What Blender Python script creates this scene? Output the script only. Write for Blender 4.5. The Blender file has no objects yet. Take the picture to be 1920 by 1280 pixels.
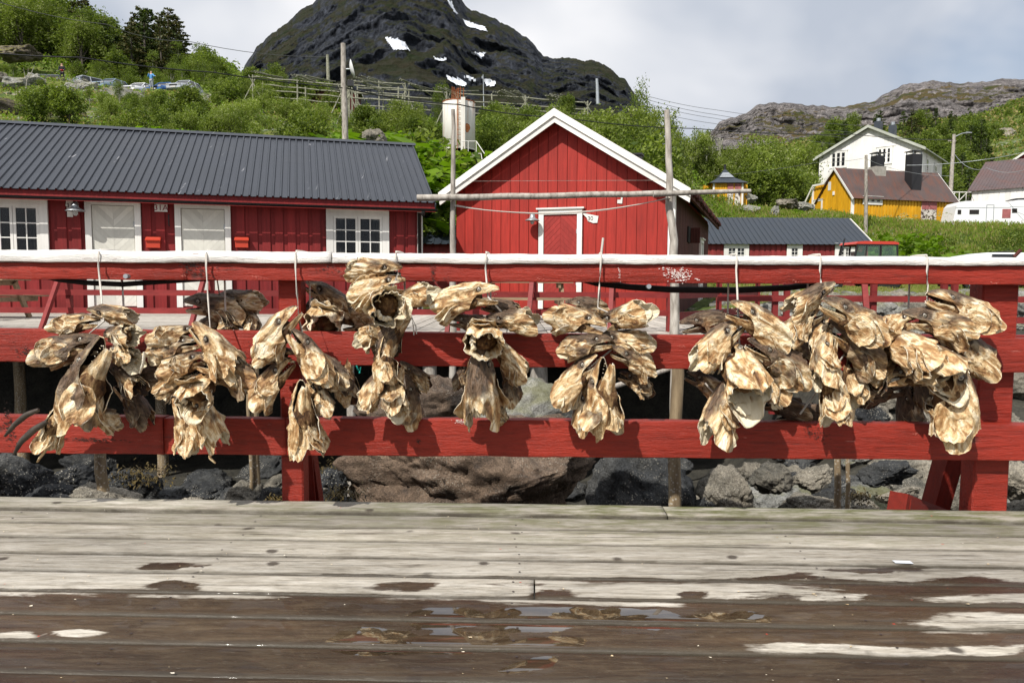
import bpy, bmesh, math, random
import numpy as np
from mathutils import Vector, Matrix, noise
R = math.radians
random.seed(7); np.random.seed(7)
SC = bpy.context.scene
COL = SC.collection

# ---------------------------------------------------------------- camera
F = 1400.0
CAMZ = 1.13
cam_d = bpy.data.cameras.new('camera')
cam = bpy.data.objects.new('camera', cam_d); COL.objects.link(cam)
cam_d.sensor_width = 36.0; cam_d.lens = F / 1920.0 * 36.0
cam_d.clip_start = 0.05; cam_d.clip_end = 9000
CM = Matrix.Translation((0, 0, CAMZ)) @ (Matrix.Rotation(R(90 - 4.25), 4, 'X') @ Matrix.Rotation(R(0.28), 4, 'Z'))
cam.matrix_world = CM
SC.camera = cam
C3 = CM.to_3x3()
def ray(px, py):
    return C3 @ Vector(((px - 960) / F, (640 - py) / F, -1.0))
def at(px, py, Y):
    v = ray(px, py); return Vector((0, 0, CAMZ)) + v * (Y / v.y)
def gz(px, py, z):
    v = ray(px, py); return Vector((0, 0, CAMZ)) + v * ((z - CAMZ) / v.z)

# ---------------------------------------------------------------- light
SUN_DIR = Vector((0.52, 0.84, -1.02)).normalized()      # the way the light travels
w = bpy.data.worlds.new('World'); SC.world = w; w.use_nodes = True
nt = w.node_tree; nt.nodes.clear()
def nn(nt, t, **k):
    n = nt.nodes.new(t)
    for a, b in k.items():
        if a == 'inp':
            for i, v in b.items(): n.inputs[i].default_value = v
        else: setattr(n, a, b)
    return n
sky = nn(nt, 'ShaderNodeTexSky'); sky.sky_type = 'NISHITA'; sky.sun_disc = False
sky.sun_elevation = math.asin(-SUN_DIR.z)
sky.sun_rotation = math.atan2(-SUN_DIR.x, -SUN_DIR.y)
sky.air_density = 1.0; sky.dust_density = 1.0
tc = nn(nt, 'ShaderNodeTexCoord')
mp = nn(nt, 'ShaderNodeMapping'); mp.inputs['Scale'].default_value = (1.0, 1.0, 1.7)
mp.inputs['Location'].default_value = (0.13, 0.3, 0.2)
nt.links.new(tc.outputs['Generated'], mp.inputs['Vector'])
n1 = nn(nt, 'ShaderNodeTexNoise', inp={'Scale': 1.9, 'Detail': 5.0, 'Roughness': 0.48, 'Distortion': 0.25})
n2 = nn(nt, 'ShaderNodeTexNoise', inp={'Scale': 2.6, 'Detail': 4.0, 'Roughness': 0.45, 'Distortion': 0.3})
mp2 = nn(nt, 'ShaderNodeMapping'); mp2.inputs['Location'].default_value = (3.1, 1.7, 4.4)
nt.links.new(mp.outputs[0], n1.inputs['Vector']); nt.links.new(mp.outputs[0], mp2.inputs['Vector'])
nt.links.new(mp2.outputs[0], n2.inputs['Vector'])
r1 = nn(nt, 'ShaderNodeValToRGB')                        # cover of cloud
r1.color_ramp.elements[0].position = 0.26; r1.color_ramp.elements[1].position = 0.40
r2 = nn(nt, 'ShaderNodeValToRGB')                        # brightness of cloud
r2.color_ramp.elements[0].position = 0.38; r2.color_ramp.elements[0].color = (5.1, 5.6, 6.5, 1)
r2.color_ramp.elements[1].position = 0.63; r2.color_ramp.elements[1].color = (9.4, 9.4, 9.6, 1)
nt.links.new(n1.outputs[0], r1.inputs[0]); nt.links.new(n2.outputs[0], r2.inputs[0])
mx = nn(nt, 'ShaderNodeMixRGB')
nt.links.new(r1.outputs[0], mx.inputs[0]); nt.links.new(sky.outputs[0], mx.inputs[1]); nt.links.new(r2.outputs[0], mx.inputs[2])
bg = nn(nt, 'ShaderNodeBackground', inp={'Strength': 0.1})
wo = nn(nt, 'ShaderNodeOutputWorld')
nt.links.new(mx.outputs[0], bg.inputs['Color']); nt.links.new(bg.outputs[0], wo.inputs['Surface'])
sd = bpy.data.lights.new('sun', 'SUN'); sd.energy = 5.0; sd.angle = R(0.6); sd.color = (1.0, 0.95, 0.88)
sun = bpy.data.objects.new('sun', sd); COL.objects.link(sun)
sun.rotation_euler = SUN_DIR.to_track_quat('-Z', 'Y').to_euler(); sun.location = (-20, -30, 40)
SC.view_settings.view_transform = 'Standard'; SC.view_settings.look = 'None'
SC.view_settings.gamma = 1.0; SC.view_settings.exposure = 0.06; SC.view_settings.use_curve_mapping = False
SC.render.engine = 'CYCLES'
SC.cycles.use_denoising = True
SC.cycles.max_bounces = 6; SC.cycles.transparent_max_bounces = 12
SC.cycles.caustics_reflective = False; SC.cycles.caustics_refractive = False

# ---------------------------------------------------------------- materials
class MT:
    """small node helper: every texture is laid in world or object coordinates"""
    def __init__(s, name, rough=0.7, coord='pos', spec=0.3):
        s.m = bpy.data.materials.new(name); s.m.use_nodes = True
        s.nt = s.m.node_tree; s.b = s.nt.nodes['Principled BSDF']
        s.b.inputs['Roughness'].default_value = rough
        s.b.inputs['Specular IOR Level'].default_value = spec
        if coord == 'pos': s.co = nn(s.nt, 'ShaderNodeNewGeometry').outputs['Position']
        else: s.co = nn(s.nt, 'ShaderNodeTexCoord').outputs['Object']
        s.rnd = None
    def L(s, a, b): s.nt.links.new(a, b)
    def inp(s, sock, v):
        if isinstance(v, (int, float)): sock.default_value = (v, v, v, 1) if sock.type == 'RGBA' else v
        elif isinstance(v, (tuple, list)):
            sock.default_value = tuple(v) + ((1.0,) if len(v) == 3 and sock.type == 'RGBA' else ())
        else: s.L(v, sock)
    def random(s):
        if s.rnd is None: s.rnd = nn(s.nt, 'ShaderNodeObjectInfo').outputs['Random']
        return s.rnd
    def vec(s, scale=(1, 1, 1), loc=None, shift=False):
        n = nn(s.nt, 'ShaderNodeMapping'); n.inputs['Scale'].default_value = scale
        s.L(s.co, n.inputs['Vector'])
        if loc: n.inputs['Location'].default_value = loc
        o = n.outputs[0]
        if shift:
            mu = nn(s.nt, 'ShaderNodeMath', operation='MULTIPLY', inp={1: 57.0}); s.L(s.random(), mu.inputs[0])
            ad = nn(s.nt, 'ShaderNodeVectorMath', operation='ADD'); s.L(o, ad.inputs[0]); s.L(mu.outputs[0], ad.inputs[1]); o = ad.outputs[0]
        return o
    def noise(s, scale, vec=None, detail=4.0, rough=0.55, dist=0.0):
        n = nn(s.nt, 'ShaderNodeTexNoise', inp={'Scale': scale, 'Detail': detail, 'Roughness': rough, 'Distortion': dist})
        s.L(vec if vec is not None else s.co, n.inputs['Vector']); return n.outputs[0]
    def voro(s, scale, vec=None, feature='F1', out='Distance'):
        n = nn(s.nt, 'ShaderNodeTexVoronoi', feature=feature, inp={'Scale': scale})
        s.L(vec if vec is not None else s.co, n.inputs['Vector']); return n.outputs[out]
    def ramp(s, f, *stops):
        n = nn(s.nt, 'ShaderNodeValToRGB'); e = n.color_ramp.elements
        while len(e) < len(stops): e.new(0.5)
        for el, (p, c) in zip(e, stops):
            el.position = p
            el.color = (c, c, c, 1) if isinstance(c, (int, float)) else tuple(c) + (1,)
        s.L(f, n.inputs[0]); return n.outputs[0]
    def mix(s, f, a, b, mode='MIX'):
        n = nn(s.nt, 'ShaderNodeMixRGB', blend_type=mode)
        s.inp(n.inputs[0], f); s.inp(n.inputs[1], a); s.inp(n.inputs[2], b); return n.outputs[0]
    def math(s, op, a, b=0.0, clamp=False):
        n = nn(s.nt, 'ShaderNodeMath', operation=op, use_clamp=clamp)
        s.inp(n.inputs[0], a); s.inp(n.inputs[1], b); return n.outputs[0]
    def attr(s, name):
        return nn(s.nt, 'ShaderNodeAttribute', attribute_name=name).outputs['Fac']
    def vary(s, col, amt=0.25):
        v = s.math('MULTIPLY_ADD', s.random(), amt); v.node.inputs[2].default_value = 1 - amt / 2
        return s.mix(1.0, col, v, 'MULTIPLY')
    def color(s, v): s.inp(s.b.inputs['Base Color'], v)
    def rough(s, v): s.inp(s.b.inputs['Roughness'], v)
    def bump(s, h, dist=0.01, strength=1.0, prev=None):
        n = nn(s.nt, 'ShaderNodeBump', inp={'Strength': strength, 'Distance': dist}); s.L(h, n.inputs['Height'])
        if prev is not None: s.L(prev, n.inputs['Normal'])
        s.L(n.outputs[0], s.b.inputs['Normal']); return n.outputs[0]

M = {}
def plain(name, col, rough=0.6, metal=0.0, spec=0.3, nscale=None, namt=0.3, coord='pos'):
    t = MT(name, rough, coord, spec); t.b.inputs['Metallic'].default_value = metal
    if nscale:
        n = t.noise(nscale, detail=5)
        t.color(t.mix(1.0, col, t.ramp(n, (0.3, 1 - namt), (0.7, 1 + namt * .4)), 'MULTIPLY'))
        t.bump(n, 0.004, 0.4)
    else: t.color(col)
    M[name] = t.m; return t.m

def paint_boards(name, col, grain=(1, 1, 0.08), amt=0.35, rough=0.6, worn=None, worn_at=0.66):
    t = MT(name, rough)
    v = t.vec(grain, shift=True)
    g = t.noise(22, v, 6, 0.6)
    big = t.noise(0.9, t.vec((1, 1, .5)), 3)
    c = t.mix(1.0, col, t.ramp(g, (0.25, 1 - amt), (0.75, 1 + amt * 0.3)), 'MULTIPLY')
    c = t.mix(1.0, c, t.ramp(big, (0.3, 0.82), (0.7, 1.1)), 'MULTIPLY')
    c = t.vary(c, 0.22)
    if worn is not None:
        k = t.noise(5, t.vec(grain, loc=(5, 2, 1), shift=True), 5, .65)
        c = t.mix(t.ramp(k, (worn_at, 0.0), (worn_at + .06, 1.0)), c, worn)
    t.color(c); t.bump(g, 0.004, 0.6); M[name] = t.m

paint_boards('red_gable', (0.37, 0.027, 0.018), worn=(.5, .12, .09), worn_at=.72)
paint_boards('red_long', (0.235, 0.020, 0.020))
paint_boards('red_far', (0.26, 0.035, 0.035))
paint_boards('red_rail', (0.24, 0.028, 0.026), grain=(.3, 1, 1), worn=(.45, .16, .13), worn_at=.68)
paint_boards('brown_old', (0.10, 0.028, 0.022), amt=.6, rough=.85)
paint_boards('yellow_wall', (0.68, 0.355, 0.014), amt=.3, worn=(.45, .22, .03))
paint_boards('white_wall', (0.80, 0.785, 0.75), amt=.08, rough=.7)
paint_boards('white_trim', (0.78, 0.77, 0.73), amt=.10, rough=.5)
paint_boards('cream_door', (0.70, 0.69, 0.62), amt=.08, rough=.5)
paint_boards('red_door', (0.33, 0.034, 0.028), amt=.25, rough=.5)
paint_boards('grey_trim', (0.42, 0.44, 0.38), amt=.15)
paint_boards('old_wood', (0.30, 0.21, 0.13), grain=(.15, 1, 1), amt=.4)
plain('black_iron', (0.02, 0.02, 0.022), 0.45)
plain('black_rubber', (0.018, 0.018, 0.018), 0.8)
plain('room_shade', (0.022, 0.02, 0.018), 0.9)  # near-black colour painted in for unlit rooms and openings
plain('curtain', (0.42, 0.42, 0.40), 0.9, nscale=9)
plain('zinc', (0.42, 0.45, 0.47), 0.4, 0.6, nscale=12, namt=.2)
plain('ink_red', (0.22, 0.03, 0.05), 0.6)
plain('ink_dark', (0.05, 0.04, 0.04), 0.6)
plain('orange_paint', (0.46, 0.050, 0.025), 0.45)
plain('rope_white', (0.62, 0.58, 0.52), 0.8, nscale=300)
plain('rope_teal', (0.02, 0.36, 0.30), 0.7)
plain('snow', (0.66, 0.70, 0.76), 0.8, nscale=.02)
plain('paper_white', (.74, .66, .62), .7); plain('tar', (.045, .02, .016), .55); plain('chip_pink', (.50, .17, .13), .7); plain('knot_brown', (.25, .14, .10), .8)
plain('concrete', (0.36, 0.34, 0.30), 0.9, nscale=3)
plain('skin', (0.50, 0.30, 0.22), 0.6); plain('cloth_black', (0.02, 0.02, 0.025), 0.8); plain('cloth_red', (0.5, 0.02, 0.02), 0.8)
plain('cloth_blue', (0.09, 0.27, 0.55), 0.8); plain('cloth_grey', (0.30, 0.33, 0.36), 0.8); plain('hair_brown', (.12, .06, .03), .7)
for n_, c_ in (('car_silver', (.42, .45, .50)), ('car_dark', (.05, .07, .09)), ('car_blue', (.04, .13, .36)), ('car_greyblue', (.20, .27, .34)), ('caravan_white', (.76, .77, .78)), ('van_white', (.78, .79, .80)), ('tractor_red', (.50, .045, .025)), ('tractor_grey', (.09, .09, .09))):
    plain(n_, c_, 0.28, spec=.5)
t = MT('glass', 0.04, spec=.7); t.b.inputs['Base Color'].default_value = (.012, .014, .016, 1); M['glass'] = t.m
t = MT('window_glass', 0.03, spec=.5); t.b.inputs['Base Color'].default_value = (.95, .97, .97, 1)
t.b.inputs['Transmission Weight'].default_value = 1.0; t.b.inputs['IOR'].default_value = 1.3; M['window_glass'] = t.m
t = MT('cab_glass', 0.05, spec=.6); t.b.inputs['Base Color'].default_value = (.55, .8, .72, 1)
t.b.inputs['Transmission Weight'].default_value = .9; t.b.inputs['IOR'].default_value = 1.15; M['cab_glass'] = t.m
t = MT('lamp_glass', 0.1); t.b.inputs['Base Color'].default_value = (.8, .82, .82, 1); t.b.inputs['Transmission Weight'].default_value = .6; M['lamp_glass'] = t.m

# sheet metal roofs
def roof_mat(name, col, streak=(0.5, .5, .52), rust=None, k_at=.72):
    t = MT(name, 0.42, spec=.4)
    v = t.vec((3.0, .25, .25))
    s_ = t.noise(3.5, v, 6, .65)
    b_ = t.noise(1.2, None, 3)
    c = t.mix(1.0, col, t.ramp(b_, (.3, .8), (.7, 1.15)), 'MULTIPLY')
    c = t.mix(t.ramp(s_, (k_at, 0.0), (k_at + .05, .55)), c, streak)
    if rust is not None:
        q = t.noise(1.4, t.vec((1.6, .4, .4), loc=(3, 1, 2)), 6, .7)
        c = t.mix(t.ramp(q, (.46, 0.0), (.66, 1.0)), c, rust)
        q2 = t.noise(3, t.vec((2.5, .5, .5), loc=(8, 1, 2)), 6, .7)
        c = t.mix(t.ramp(q2, (.55, 0.0), (.66, .8)), c, (.045, .035, .035))
    t.color(c); t.bump(b_, 0.01, .3); t.rough(t.ramp(b_, (.3, .35), (.7, .55))); M[name] = t.m
roof_mat('roof_dark', (0.042, 0.047, 0.058), k_at=.655)
roof_mat('roof_slate', (0.030, 0.038, 0.050), streak=(.2, .22, .25))
roof_mat('roof_rust', (0.075, 0.050, 0.045), streak=(.1, .07, .06), rust=(.13, .045, .024))
roof_mat('roof_brown', (0.10, 0.07, 0.068), streak=(.2, .15, .13), rust=(.12, .06, .05))

# near railing paint
def rail_paint(name, col, dark, chip, gloss):
    t = MT(name, gloss, coord='obj', spec=.35)
    v = t.vec((.55, 6, 6)); g = t.noise(9, v, 8, .68, .25)
    v2 = t.vec((1.2, 9, 9)); g2 = t.noise(30, v2, 5, .7)
    big = t.noise(1.8, t.vec((1, 2, 2)), 4)
    c = t.mix(1.0, col, t.ramp(g, (.3, .62 if col[1] < .3 else .86), (.50, 1.0), (.75, 1.2 if col[1] < .3 else 1.05)), 'MULTIPLY')
    c = t.mix(1.0, c, t.ramp(big, (.3, .80 if col[1] < .3 else .94), (.7, 1.15 if col[1] < .3 else 1.04)), 'MULTIPLY')
    c = t.mix(t.ramp(t.noise(2.6, t.vec((1, 1.5, 1.5), loc=(2, 8, 4)), 7, .7), (.58, 0.0), (.72, .55)), c, tuple(x * .45 for x in col) if col[1] < .3 else (.55, .50, .43))
    k = t.voro(1.9, t.vec((1.0, 2.2, 2.2)))
    kn = t.ramp(t.math('ADD', k, t.math('MULTIPLY', t.noise(14, None, 4), .10)), (.085, 1.0), (.145, 0.0))
    c = t.mix(t.math('MULTIPLY', kn, .75), c, dark)
    sc = t.noise(6, t.vec((.8, 7, 7), loc=(4, 3, 2)), 8, .75)
    c = t.mix(t.ramp(sc, (.645, 0.0), (.68, .8)), c, chip)
    sd_ = t.noise(4, t.vec((.5, 8, 8), loc=(14, 3, 2)), 8, .75)
    c = t.mix(t.ramp(sd_, (.65, 0.0), (.70, .75)), c, dark)
    ck = t.noise(7, t.vec((.16, 8, 8), loc=(7, 7, 1)), 6, .75); ckm = t.ramp(ck, (.635, 0.0), (.66, 1.0)); c = t.mix(t.math('MULTIPLY', ckm, .8), c, dark)
    t.color(c); t.rough(t.ramp(g2, (.3, gloss - .1), (.7, gloss + .2)))
    p = t.bump(g, 0.010, .9); p = t.bump(g2, .005, .8, p); t.bump(t.math('MULTIPLY', kn, -1), .008, .6, p)
    M[name] = t.m
rail_paint('rail_red', (0.285, 0.024, 0.012), (0.055, 0.02, 0.015), (.58, .22, .18), 0.38)
rail_paint('rail_white', (0.86, 0.84, 0.80), (0.33, 0.24, 0.18), (.22, .09, .07), 0.5)

# near deck (wet and dry), far deck, logs
t = MT('deck_near', 0.6, spec=.4)
v = t.vec((.62, 4.6, 4.6), shift=True)
g = t.noise(7, v, 10, .72, .5); g2 = t.noise(34, t.vec((.34, 2.6, 2.6), shift=True), 6, .75)
dry = t.ramp(g, (.30, (.20, .175, .14)), (.42, (.38, .345, .285)), (.54, (.50, .465, .40)), (.70, (.62, .59, .53))); dry = t.mix(t.math('MULTIPLY', t.attr('moss'), .55), dry, (.23, .215, .165))
dry = t.mix(1.0, dry, t.ramp(g2, (.33, .64), (.52, 1.0)), 'MULTIPLY')
dry = t.mix(1.0, dry, t.ramp(t.noise(1.1, t.vec((.7, 2.0, 2.0)), 4, .6), (.3, .70), (.62, 1.1)), 'MULTIPLY')
dry = t.vary(dry, .42)
moss = t.math('MULTIPLY', t.attr('moss'), t.ramp(t.noise(5, t.vec((.8, 3, 3)), 7, .7), (.42, 0.0), (.58, 1.0)))
dry = t.mix(moss, dry, (.11, .115, .035))
wetc = t.ramp(g, (.28, (.020, .013, .008)), (.48, (.052, .036, .022)), (.72, (.105, .078, .048)))
wetc = t.mix(1.0, wetc, t.ramp(t.noise(.9, t.vec((.8, 2.5, 1)), 5, .6), (.3, .55), (.7, 1.3)), 'MULTIPLY')
wetc = t.mix(t.ramp(t.noise(2.3, t.vec((.8, 3, 1), loc=(3, 1, 7)), 4), (.55, 0.0), (.75, .4)), wetc, (.075, .038, .015))
wn = t.math('MULTIPLY', t.math('SUBTRACT', t.noise(3.0, t.vec((.6, 3.0, 1)), 9, .72, .3), .5), 3.6)
wet = t.ramp(t.math('ADD', t.attr('wet'), wn), (.34, 0.0), (.50, .55), (.66, 1.0))
kv = t.voro(2.3, t.vec((1.5, 1.7, 1.0), shift=True))
knot = t.ramp(t.math('ADD', kv, t.math('MULTIPLY', t.noise(20, None, 3), .10)), (.11, .85), (.16, 0.0))
wetc = t.vary(wetc, .5); c = t.mix(wet, dry, wetc); ed = t.math('MULTIPLY', t.attr('edge'), t.ramp(t.noise(6, t.vec((.7, 2, 2)), 6, .7), (.35, .6), (.6, 1.0))); c = t.mix(ed, c, (.045, .036, .022)); c = t.mix(knot, c, (.03, .02, .014))
cr = t.noise(9, t.vec((.12, 6, 6), loc=(9, 9, 1), shift=True), 6, .75)
c = t.mix(t.ramp(cr, (.59, 0.0), (.63, .85)), c, (.05, .04, .028))
c = t.mix(t.ramp(t.noise(5, t.vec((.5, 2.2, 2.2), loc=(1, 8, 3), shift=True), 7, .75), (.60, 0.0), (.70, .6)), c, (.10, .085, .06))
sc2 = t.noise(26, t.vec((.10, 5, 5), loc=(4, 9, 1), shift=True), 5, .8, .2); c = t.mix(t.ramp(sc2, (.60, 0.0), (.66, .55)), c, (.06, .048, .035)); c = t.mix(t.math('MULTIPLY', t.ramp(t.noise(60, t.vec((.5, 1.5, 1))), (.62, 0.0), (.7, .35)), 1.0), c, (.16, .14, .11))
rp = t.noise(16, t.vec((1, 1.6, 1), loc=(1, 2, 3)), 3, .5)
c = t.mix(t.ramp(rp, (.765, 0.0), (.775, .9)), c, (.50, .05, .03))
wp = t.noise(24, t.vec((1, 1.4, 1), loc=(11, 5, 3)), 3, .55)
c = t.mix(t.ramp(wp, (.775, 0.0), (.785, .9)), c, (.75, .73, .68))
t.color(c)
pud = t.ramp(t.math('ADD', t.attr('pud'), t.math('MULTIPLY', wn, .30)), (.48, 0.0), (.52, 1.0))
t.rough(t.mix(t.math('MULTIPLY', t.attr('edge'), .8), t.mix(pud, t.mix(wet, .75, t.ramp(g2, (.3, .20), (.7, .42))), .02), .6))
dry_edge = t.math('SUBTRACT', 1.0, t.math('MULTIPLY', t.attr('edge'), .85)); t.inp(t.b.inputs['Coat Weight'], t.math('MULTIPLY', t.math('MULTIPLY', wet, t.mix(pud, .16, 1.0)), dry_edge))
t.b.inputs['Coat Roughness'].default_value = .03; t.b.inputs['Coat IOR'].default_value = 1.65
inv = t.math('SUBTRACT', 1.0, t.math('MULTIPLY', pud, 1.0))
hb = t.math('ADD', t.math('MULTIPLY', g, .6), t.math('MULTIPLY', g2, .5))
bn = nn(t.nt, 'ShaderNodeBump', inp={'Distance': .006}); t.L(hb, bn.inputs['Height']); t.L(t.math('MULTIPLY', inv, .8), bn.inputs['Strength']); t.L(bn.outputs[0], t.b.inputs['Normal'])
M['deck_near'] = t.m

t = MT('deck_far', .8)
g = t.noise(8, t.vec((1, 1, 1), shift=True), 6, .6)
t.color(t.vary(t.ramp(g, (.3, (.30, .27, .23)), (.7, (.50, .47, .42))), .4)); M['deck_far'] = t.m
t = MT('log_grey', .8)
g = t.noise(6, t.vec((3, 3, .8)), 7, .65)
c = t.ramp(g, (.3, (.14, .12, .10)), (.5, (.34, .31, .27)), (.72, (.50, .47, .42))); t.color(t.vary(c, .3)); t.bump(g, .01, .8); M['log_grey'] = t.m
t = MT('log_rack', .85)
g = t.noise(6, t.vec((1, 1, 1), shift=True), 5, .65)
t.color(t.ramp(g, (.3, (.13, .13, .09)), (.7, (.36, .36, .28)))); M['log_rack'] = t.m
t = MT('pile_wood', .7)
g = t.noise(5, t.vec((3, 3, .5)), 7, .65); zz = nn(t.nt, 'ShaderNodeSeparateXYZ'); t.L(t.co, zz.inputs[0])
c = t.ramp(g, (.3, (.09, .06, .035)), (.6, (.30, .23, .14)), (.75, (.36, .32, .26)))
bar = t.ramp(t.voro(45), (.25, 1.0), (.35, 0.0))
lowm = t.ramp(t.math('MULTIPLY_ADD', zz.outputs[2], -1.0), (.2, 0.0), (.7, .8))
c = t.mix(t.math('MULTIPLY', bar, lowm), c, (.45, .42, .36)); t.color(c); t.bump(g, .01, .7); M['pile_wood'] = t.m

# rocks
def rock_mat(name, a, b, dk, barnacle=0.0, moss=0.0):
    t = MT(name, .85, spec=.3)
    n1 = t.noise(1.7, None, 8, .62, .3); n2 = t.noise(14, None, 6, .7); n3 = t.noise(90, None, 3, .6)
    c = t.ramp(n1, (.32, dk), (.47, a), (.68, b))
    c = t.mix(1.0, c, t.ramp(n2, (.3, .55), (.6, 1.15)), 'MULTIPLY')
    c = t.mix(1.0, c, t.ramp(n3, (.35, .6), (.62, 1.25)), 'MULTIPLY')
    c = t.vary(c, .35)
    if barnacle:
        bv = t.ramp(t.voro(48), (.22, 1.0), (.33, 0.0))
        bm = t.ramp(t.noise(2.2, t.vec((1, 1, 1), loc=(3, 7, 1)), 5, .6), (.47, 0.0), (.62, barnacle))
        c = t.mix(t.math('MULTIPLY', bv, bm), c, (.46, .43, .36))
    if moss:
        gn = nn(t.nt, 'ShaderNodeNewGeometry'); sp = nn(t.nt, 'ShaderNodeSeparateXYZ'); t.L(gn.outputs['Normal'], sp.inputs[0])
        mm = t.math('MULTIPLY', t.ramp(sp.outputs[2], (.2, 0.0), (.8, 1.0)), t.ramp(t.noise(2.0, None, 6, .65), (.42, 0.0), (.55, moss)))
        c = t.mix(mm, c, (.15, .145, .02))
    t.color(c); p = t.bump(n2, .06, .9); p = t.bump(n3, .012, .9, p)
    if barnacle: t.bump(t.math('MULTIPLY', bv, bm), .004, .8, p)
    M[name] = t.m
rock_mat('rock_brown', (.16, .112, .078), (.27, .20, .145), (.040, .040, .042), barnacle=.5)
rock_mat('rock_dark', (.045, .048, .05), (.09, .09, .085), (.02, .022, .025), barnacle=.9)
rock_mat('rock_grey', (.22, .20, .16), (.38, .34, .27), (.09, .088, .075), barnacle=.8)
rock_mat('rock_pale', (.26, .26, .24), (.42, .41, .38), (.12, .12, .11), moss=.5)
rock_mat('rock_mossy', (.12, .10, .08), (.22, .19, .15), (.05, .045, .04), moss=1.0)

t = MT('kelp', .45); g = t.noise(12, None, 4); t.color(t.ramp(g, (.3, (.02, .015, .006)), (.7, (.13, .09, .02)))); M['kelp'] = t.m

# ground of hillside
t = MT('hill_ground', .95)
n1 = t.noise(.12, None, 7, .62); n2 = t.noise(.9, None, 7, .65); n3 = t.noise(6, None, 5, .7)
c = t.ramp(n2, (.30, (.035, .055, .012)), (.46, (.075, .12, .018)), (.58, (.14, .165, .03)), (.72, (.20, .16, .06)))
rk = t.ramp(t.math('ADD', t.math('MULTIPLY', n1, .5), t.math('MULTIPLY', t.noise(1.6, t.vec((1, 1, 1.5), loc=(5, 1, 2)), 6, .6), .5)), (.56, 0.0), (.60, 1.0))
c = t.mix(rk, c, t.ramp(t.noise(4, None, 6, .7), (.3, (.13, .125, .115)), (.7, (.36, .35, .33))))
c = t.mix(1.0, c, t.ramp(n3, (.3, .6), (.7, 1.3)), 'MULTIPLY'); t.color(c)
p = t.bump(n2, .5, .8); t.bump(n3, .08, .8, p); M['hill_ground'] = t.m
t = MT('shore_ground', .85)
n2 = t.noise(3, None, 7, .65); n3 = t.noise(30, None, 4, .7)
t.color(t.mix(1.0, t.ramp(n2, (.3, (.018, .018, .016)), (.7, (.07, .065, .05))), t.ramp(n3, (.3, .6), (.7, 1.4)), 'MULTIPLY')); p = t.bump(n2, .1, .8); t.bump(n3, .02, .8, p); M['shore_ground'] = t.m
plain('underquay_shade', (.02, .018, .015), .95, nscale=4)

def mountain_mat(name, rock_a, rock_b, green, warm, s=1.0, gcut=.5):
    t = MT(name, .9, spec=.15)
    v = t.vec((1 * s, 1 * s, 1.0 * s))
    n1 = t.noise(.0045, v, 9, .62, .4); n2 = t.noise(.03, t.vec((s, s, 2.2 * s)), 9, .68, .3); n3 = t.noise(.14, t.vec((s, s, .5 * s)), 6, .7)
    rock = t.ramp(n2, (.33, rock_a), (.68, rock_b))
    rock = t.mix(1.0, rock, t.ramp(n3, (.35, .40), (.6, 1.4)), 'MULTIPLY'); rock = t.mix(1.0, rock, t.ramp(t.noise(.22, t.vec((s, s, .12 * s)), 5, .7), (.35, .65), (.62, 1.3)), 'MULTIPLY')
    veg = t.ramp(n2, (.36, green), (.6, warm))
    gn = nn(t.nt, 'ShaderNodeNewGeometry'); sp = nn(t.nt, 'ShaderNodeSeparateXYZ'); t.L(gn.outputs['Normal'], sp.inputs[0])
    k = t.math('ADD', t.math('MULTIPLY', n1, .9), t.math('MULTIPLY', sp.outputs[2], .42))
    k = t.math('ADD', k, t.math('MULTIPLY', n3, .25))
    c = t.mix(t.ramp(k, (gcut + .18, 0.0), (gcut + .28, 1.0)), rock, veg)
    t.color(c); p = t.bump(n2, 18 / s, 1.0); t.bump(n3, 5 / s, 1.0, p); M[name] = t.m
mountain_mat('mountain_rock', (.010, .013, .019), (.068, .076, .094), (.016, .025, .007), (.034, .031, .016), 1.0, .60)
mountain_mat('ridge_rock', (.085, .08, .08), (.33, .30, .29), (.045, .065, .014), (.14, .10, .045), 3.0, .80)

def leaf_mat(name, a, b, trans=.35, hue=.3):
    t = MT(name, .55, spec=.25)
    n1 = t.noise(1.1, None, 3); c = t.ramp(n1, (.3, a), (.7, b)); c = t.vary(c, hue)
    t.color(c)
    tr = nn(t.nt, 'ShaderNodeBsdfTranslucent'); t.L(t.mix(1.0, c, (1.5, 1.6, .9), 'MULTIPLY'), tr.inputs[0])
    ms = nn(t.nt, 'ShaderNodeMixShader', inp={0: trans}); t.L(t.b.outputs[0], ms.inputs[1]); t.L(tr.outputs[0], ms.inputs[2])
    t.L(ms.outputs[0], t.nt.nodes['Material Output'].inputs[0]); M[name] = t.m
leaf_mat('leaf_green', (.10, .145, .018), (.20, .25, .038))
leaf_mat('leaf_pale', (.14, .19, .03), (.23, .28, .06))
leaf_mat('leaf_dark', (.05, .085, .013), (.095, .13, .02))
leaf_mat('leaf_conifer', (.022, .042, .010), (.055, .075, .018), .15)
leaf_mat('leaf_pine', (.050, .058, .014), (.105, .085, .026), .15)
leaf_mat('leaf_blossom', (.36, .38, .20), (.48, .48, .30), .3)
leaf_mat('fern_green', (.10, .19, .008), (.17, .27, .015), .4)
leaf_mat('grass_green', (.12, .18, .02), (.24, .26, .06), .3)
leaf_mat('grass_straw', (.20, .17, .06), (.30, .24, .10), .3)
plain('bark', (.10, .085, .07), .9, nscale=8)
plain('bark_pale', (.34, .32, .28), .9, nscale=8)

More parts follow.
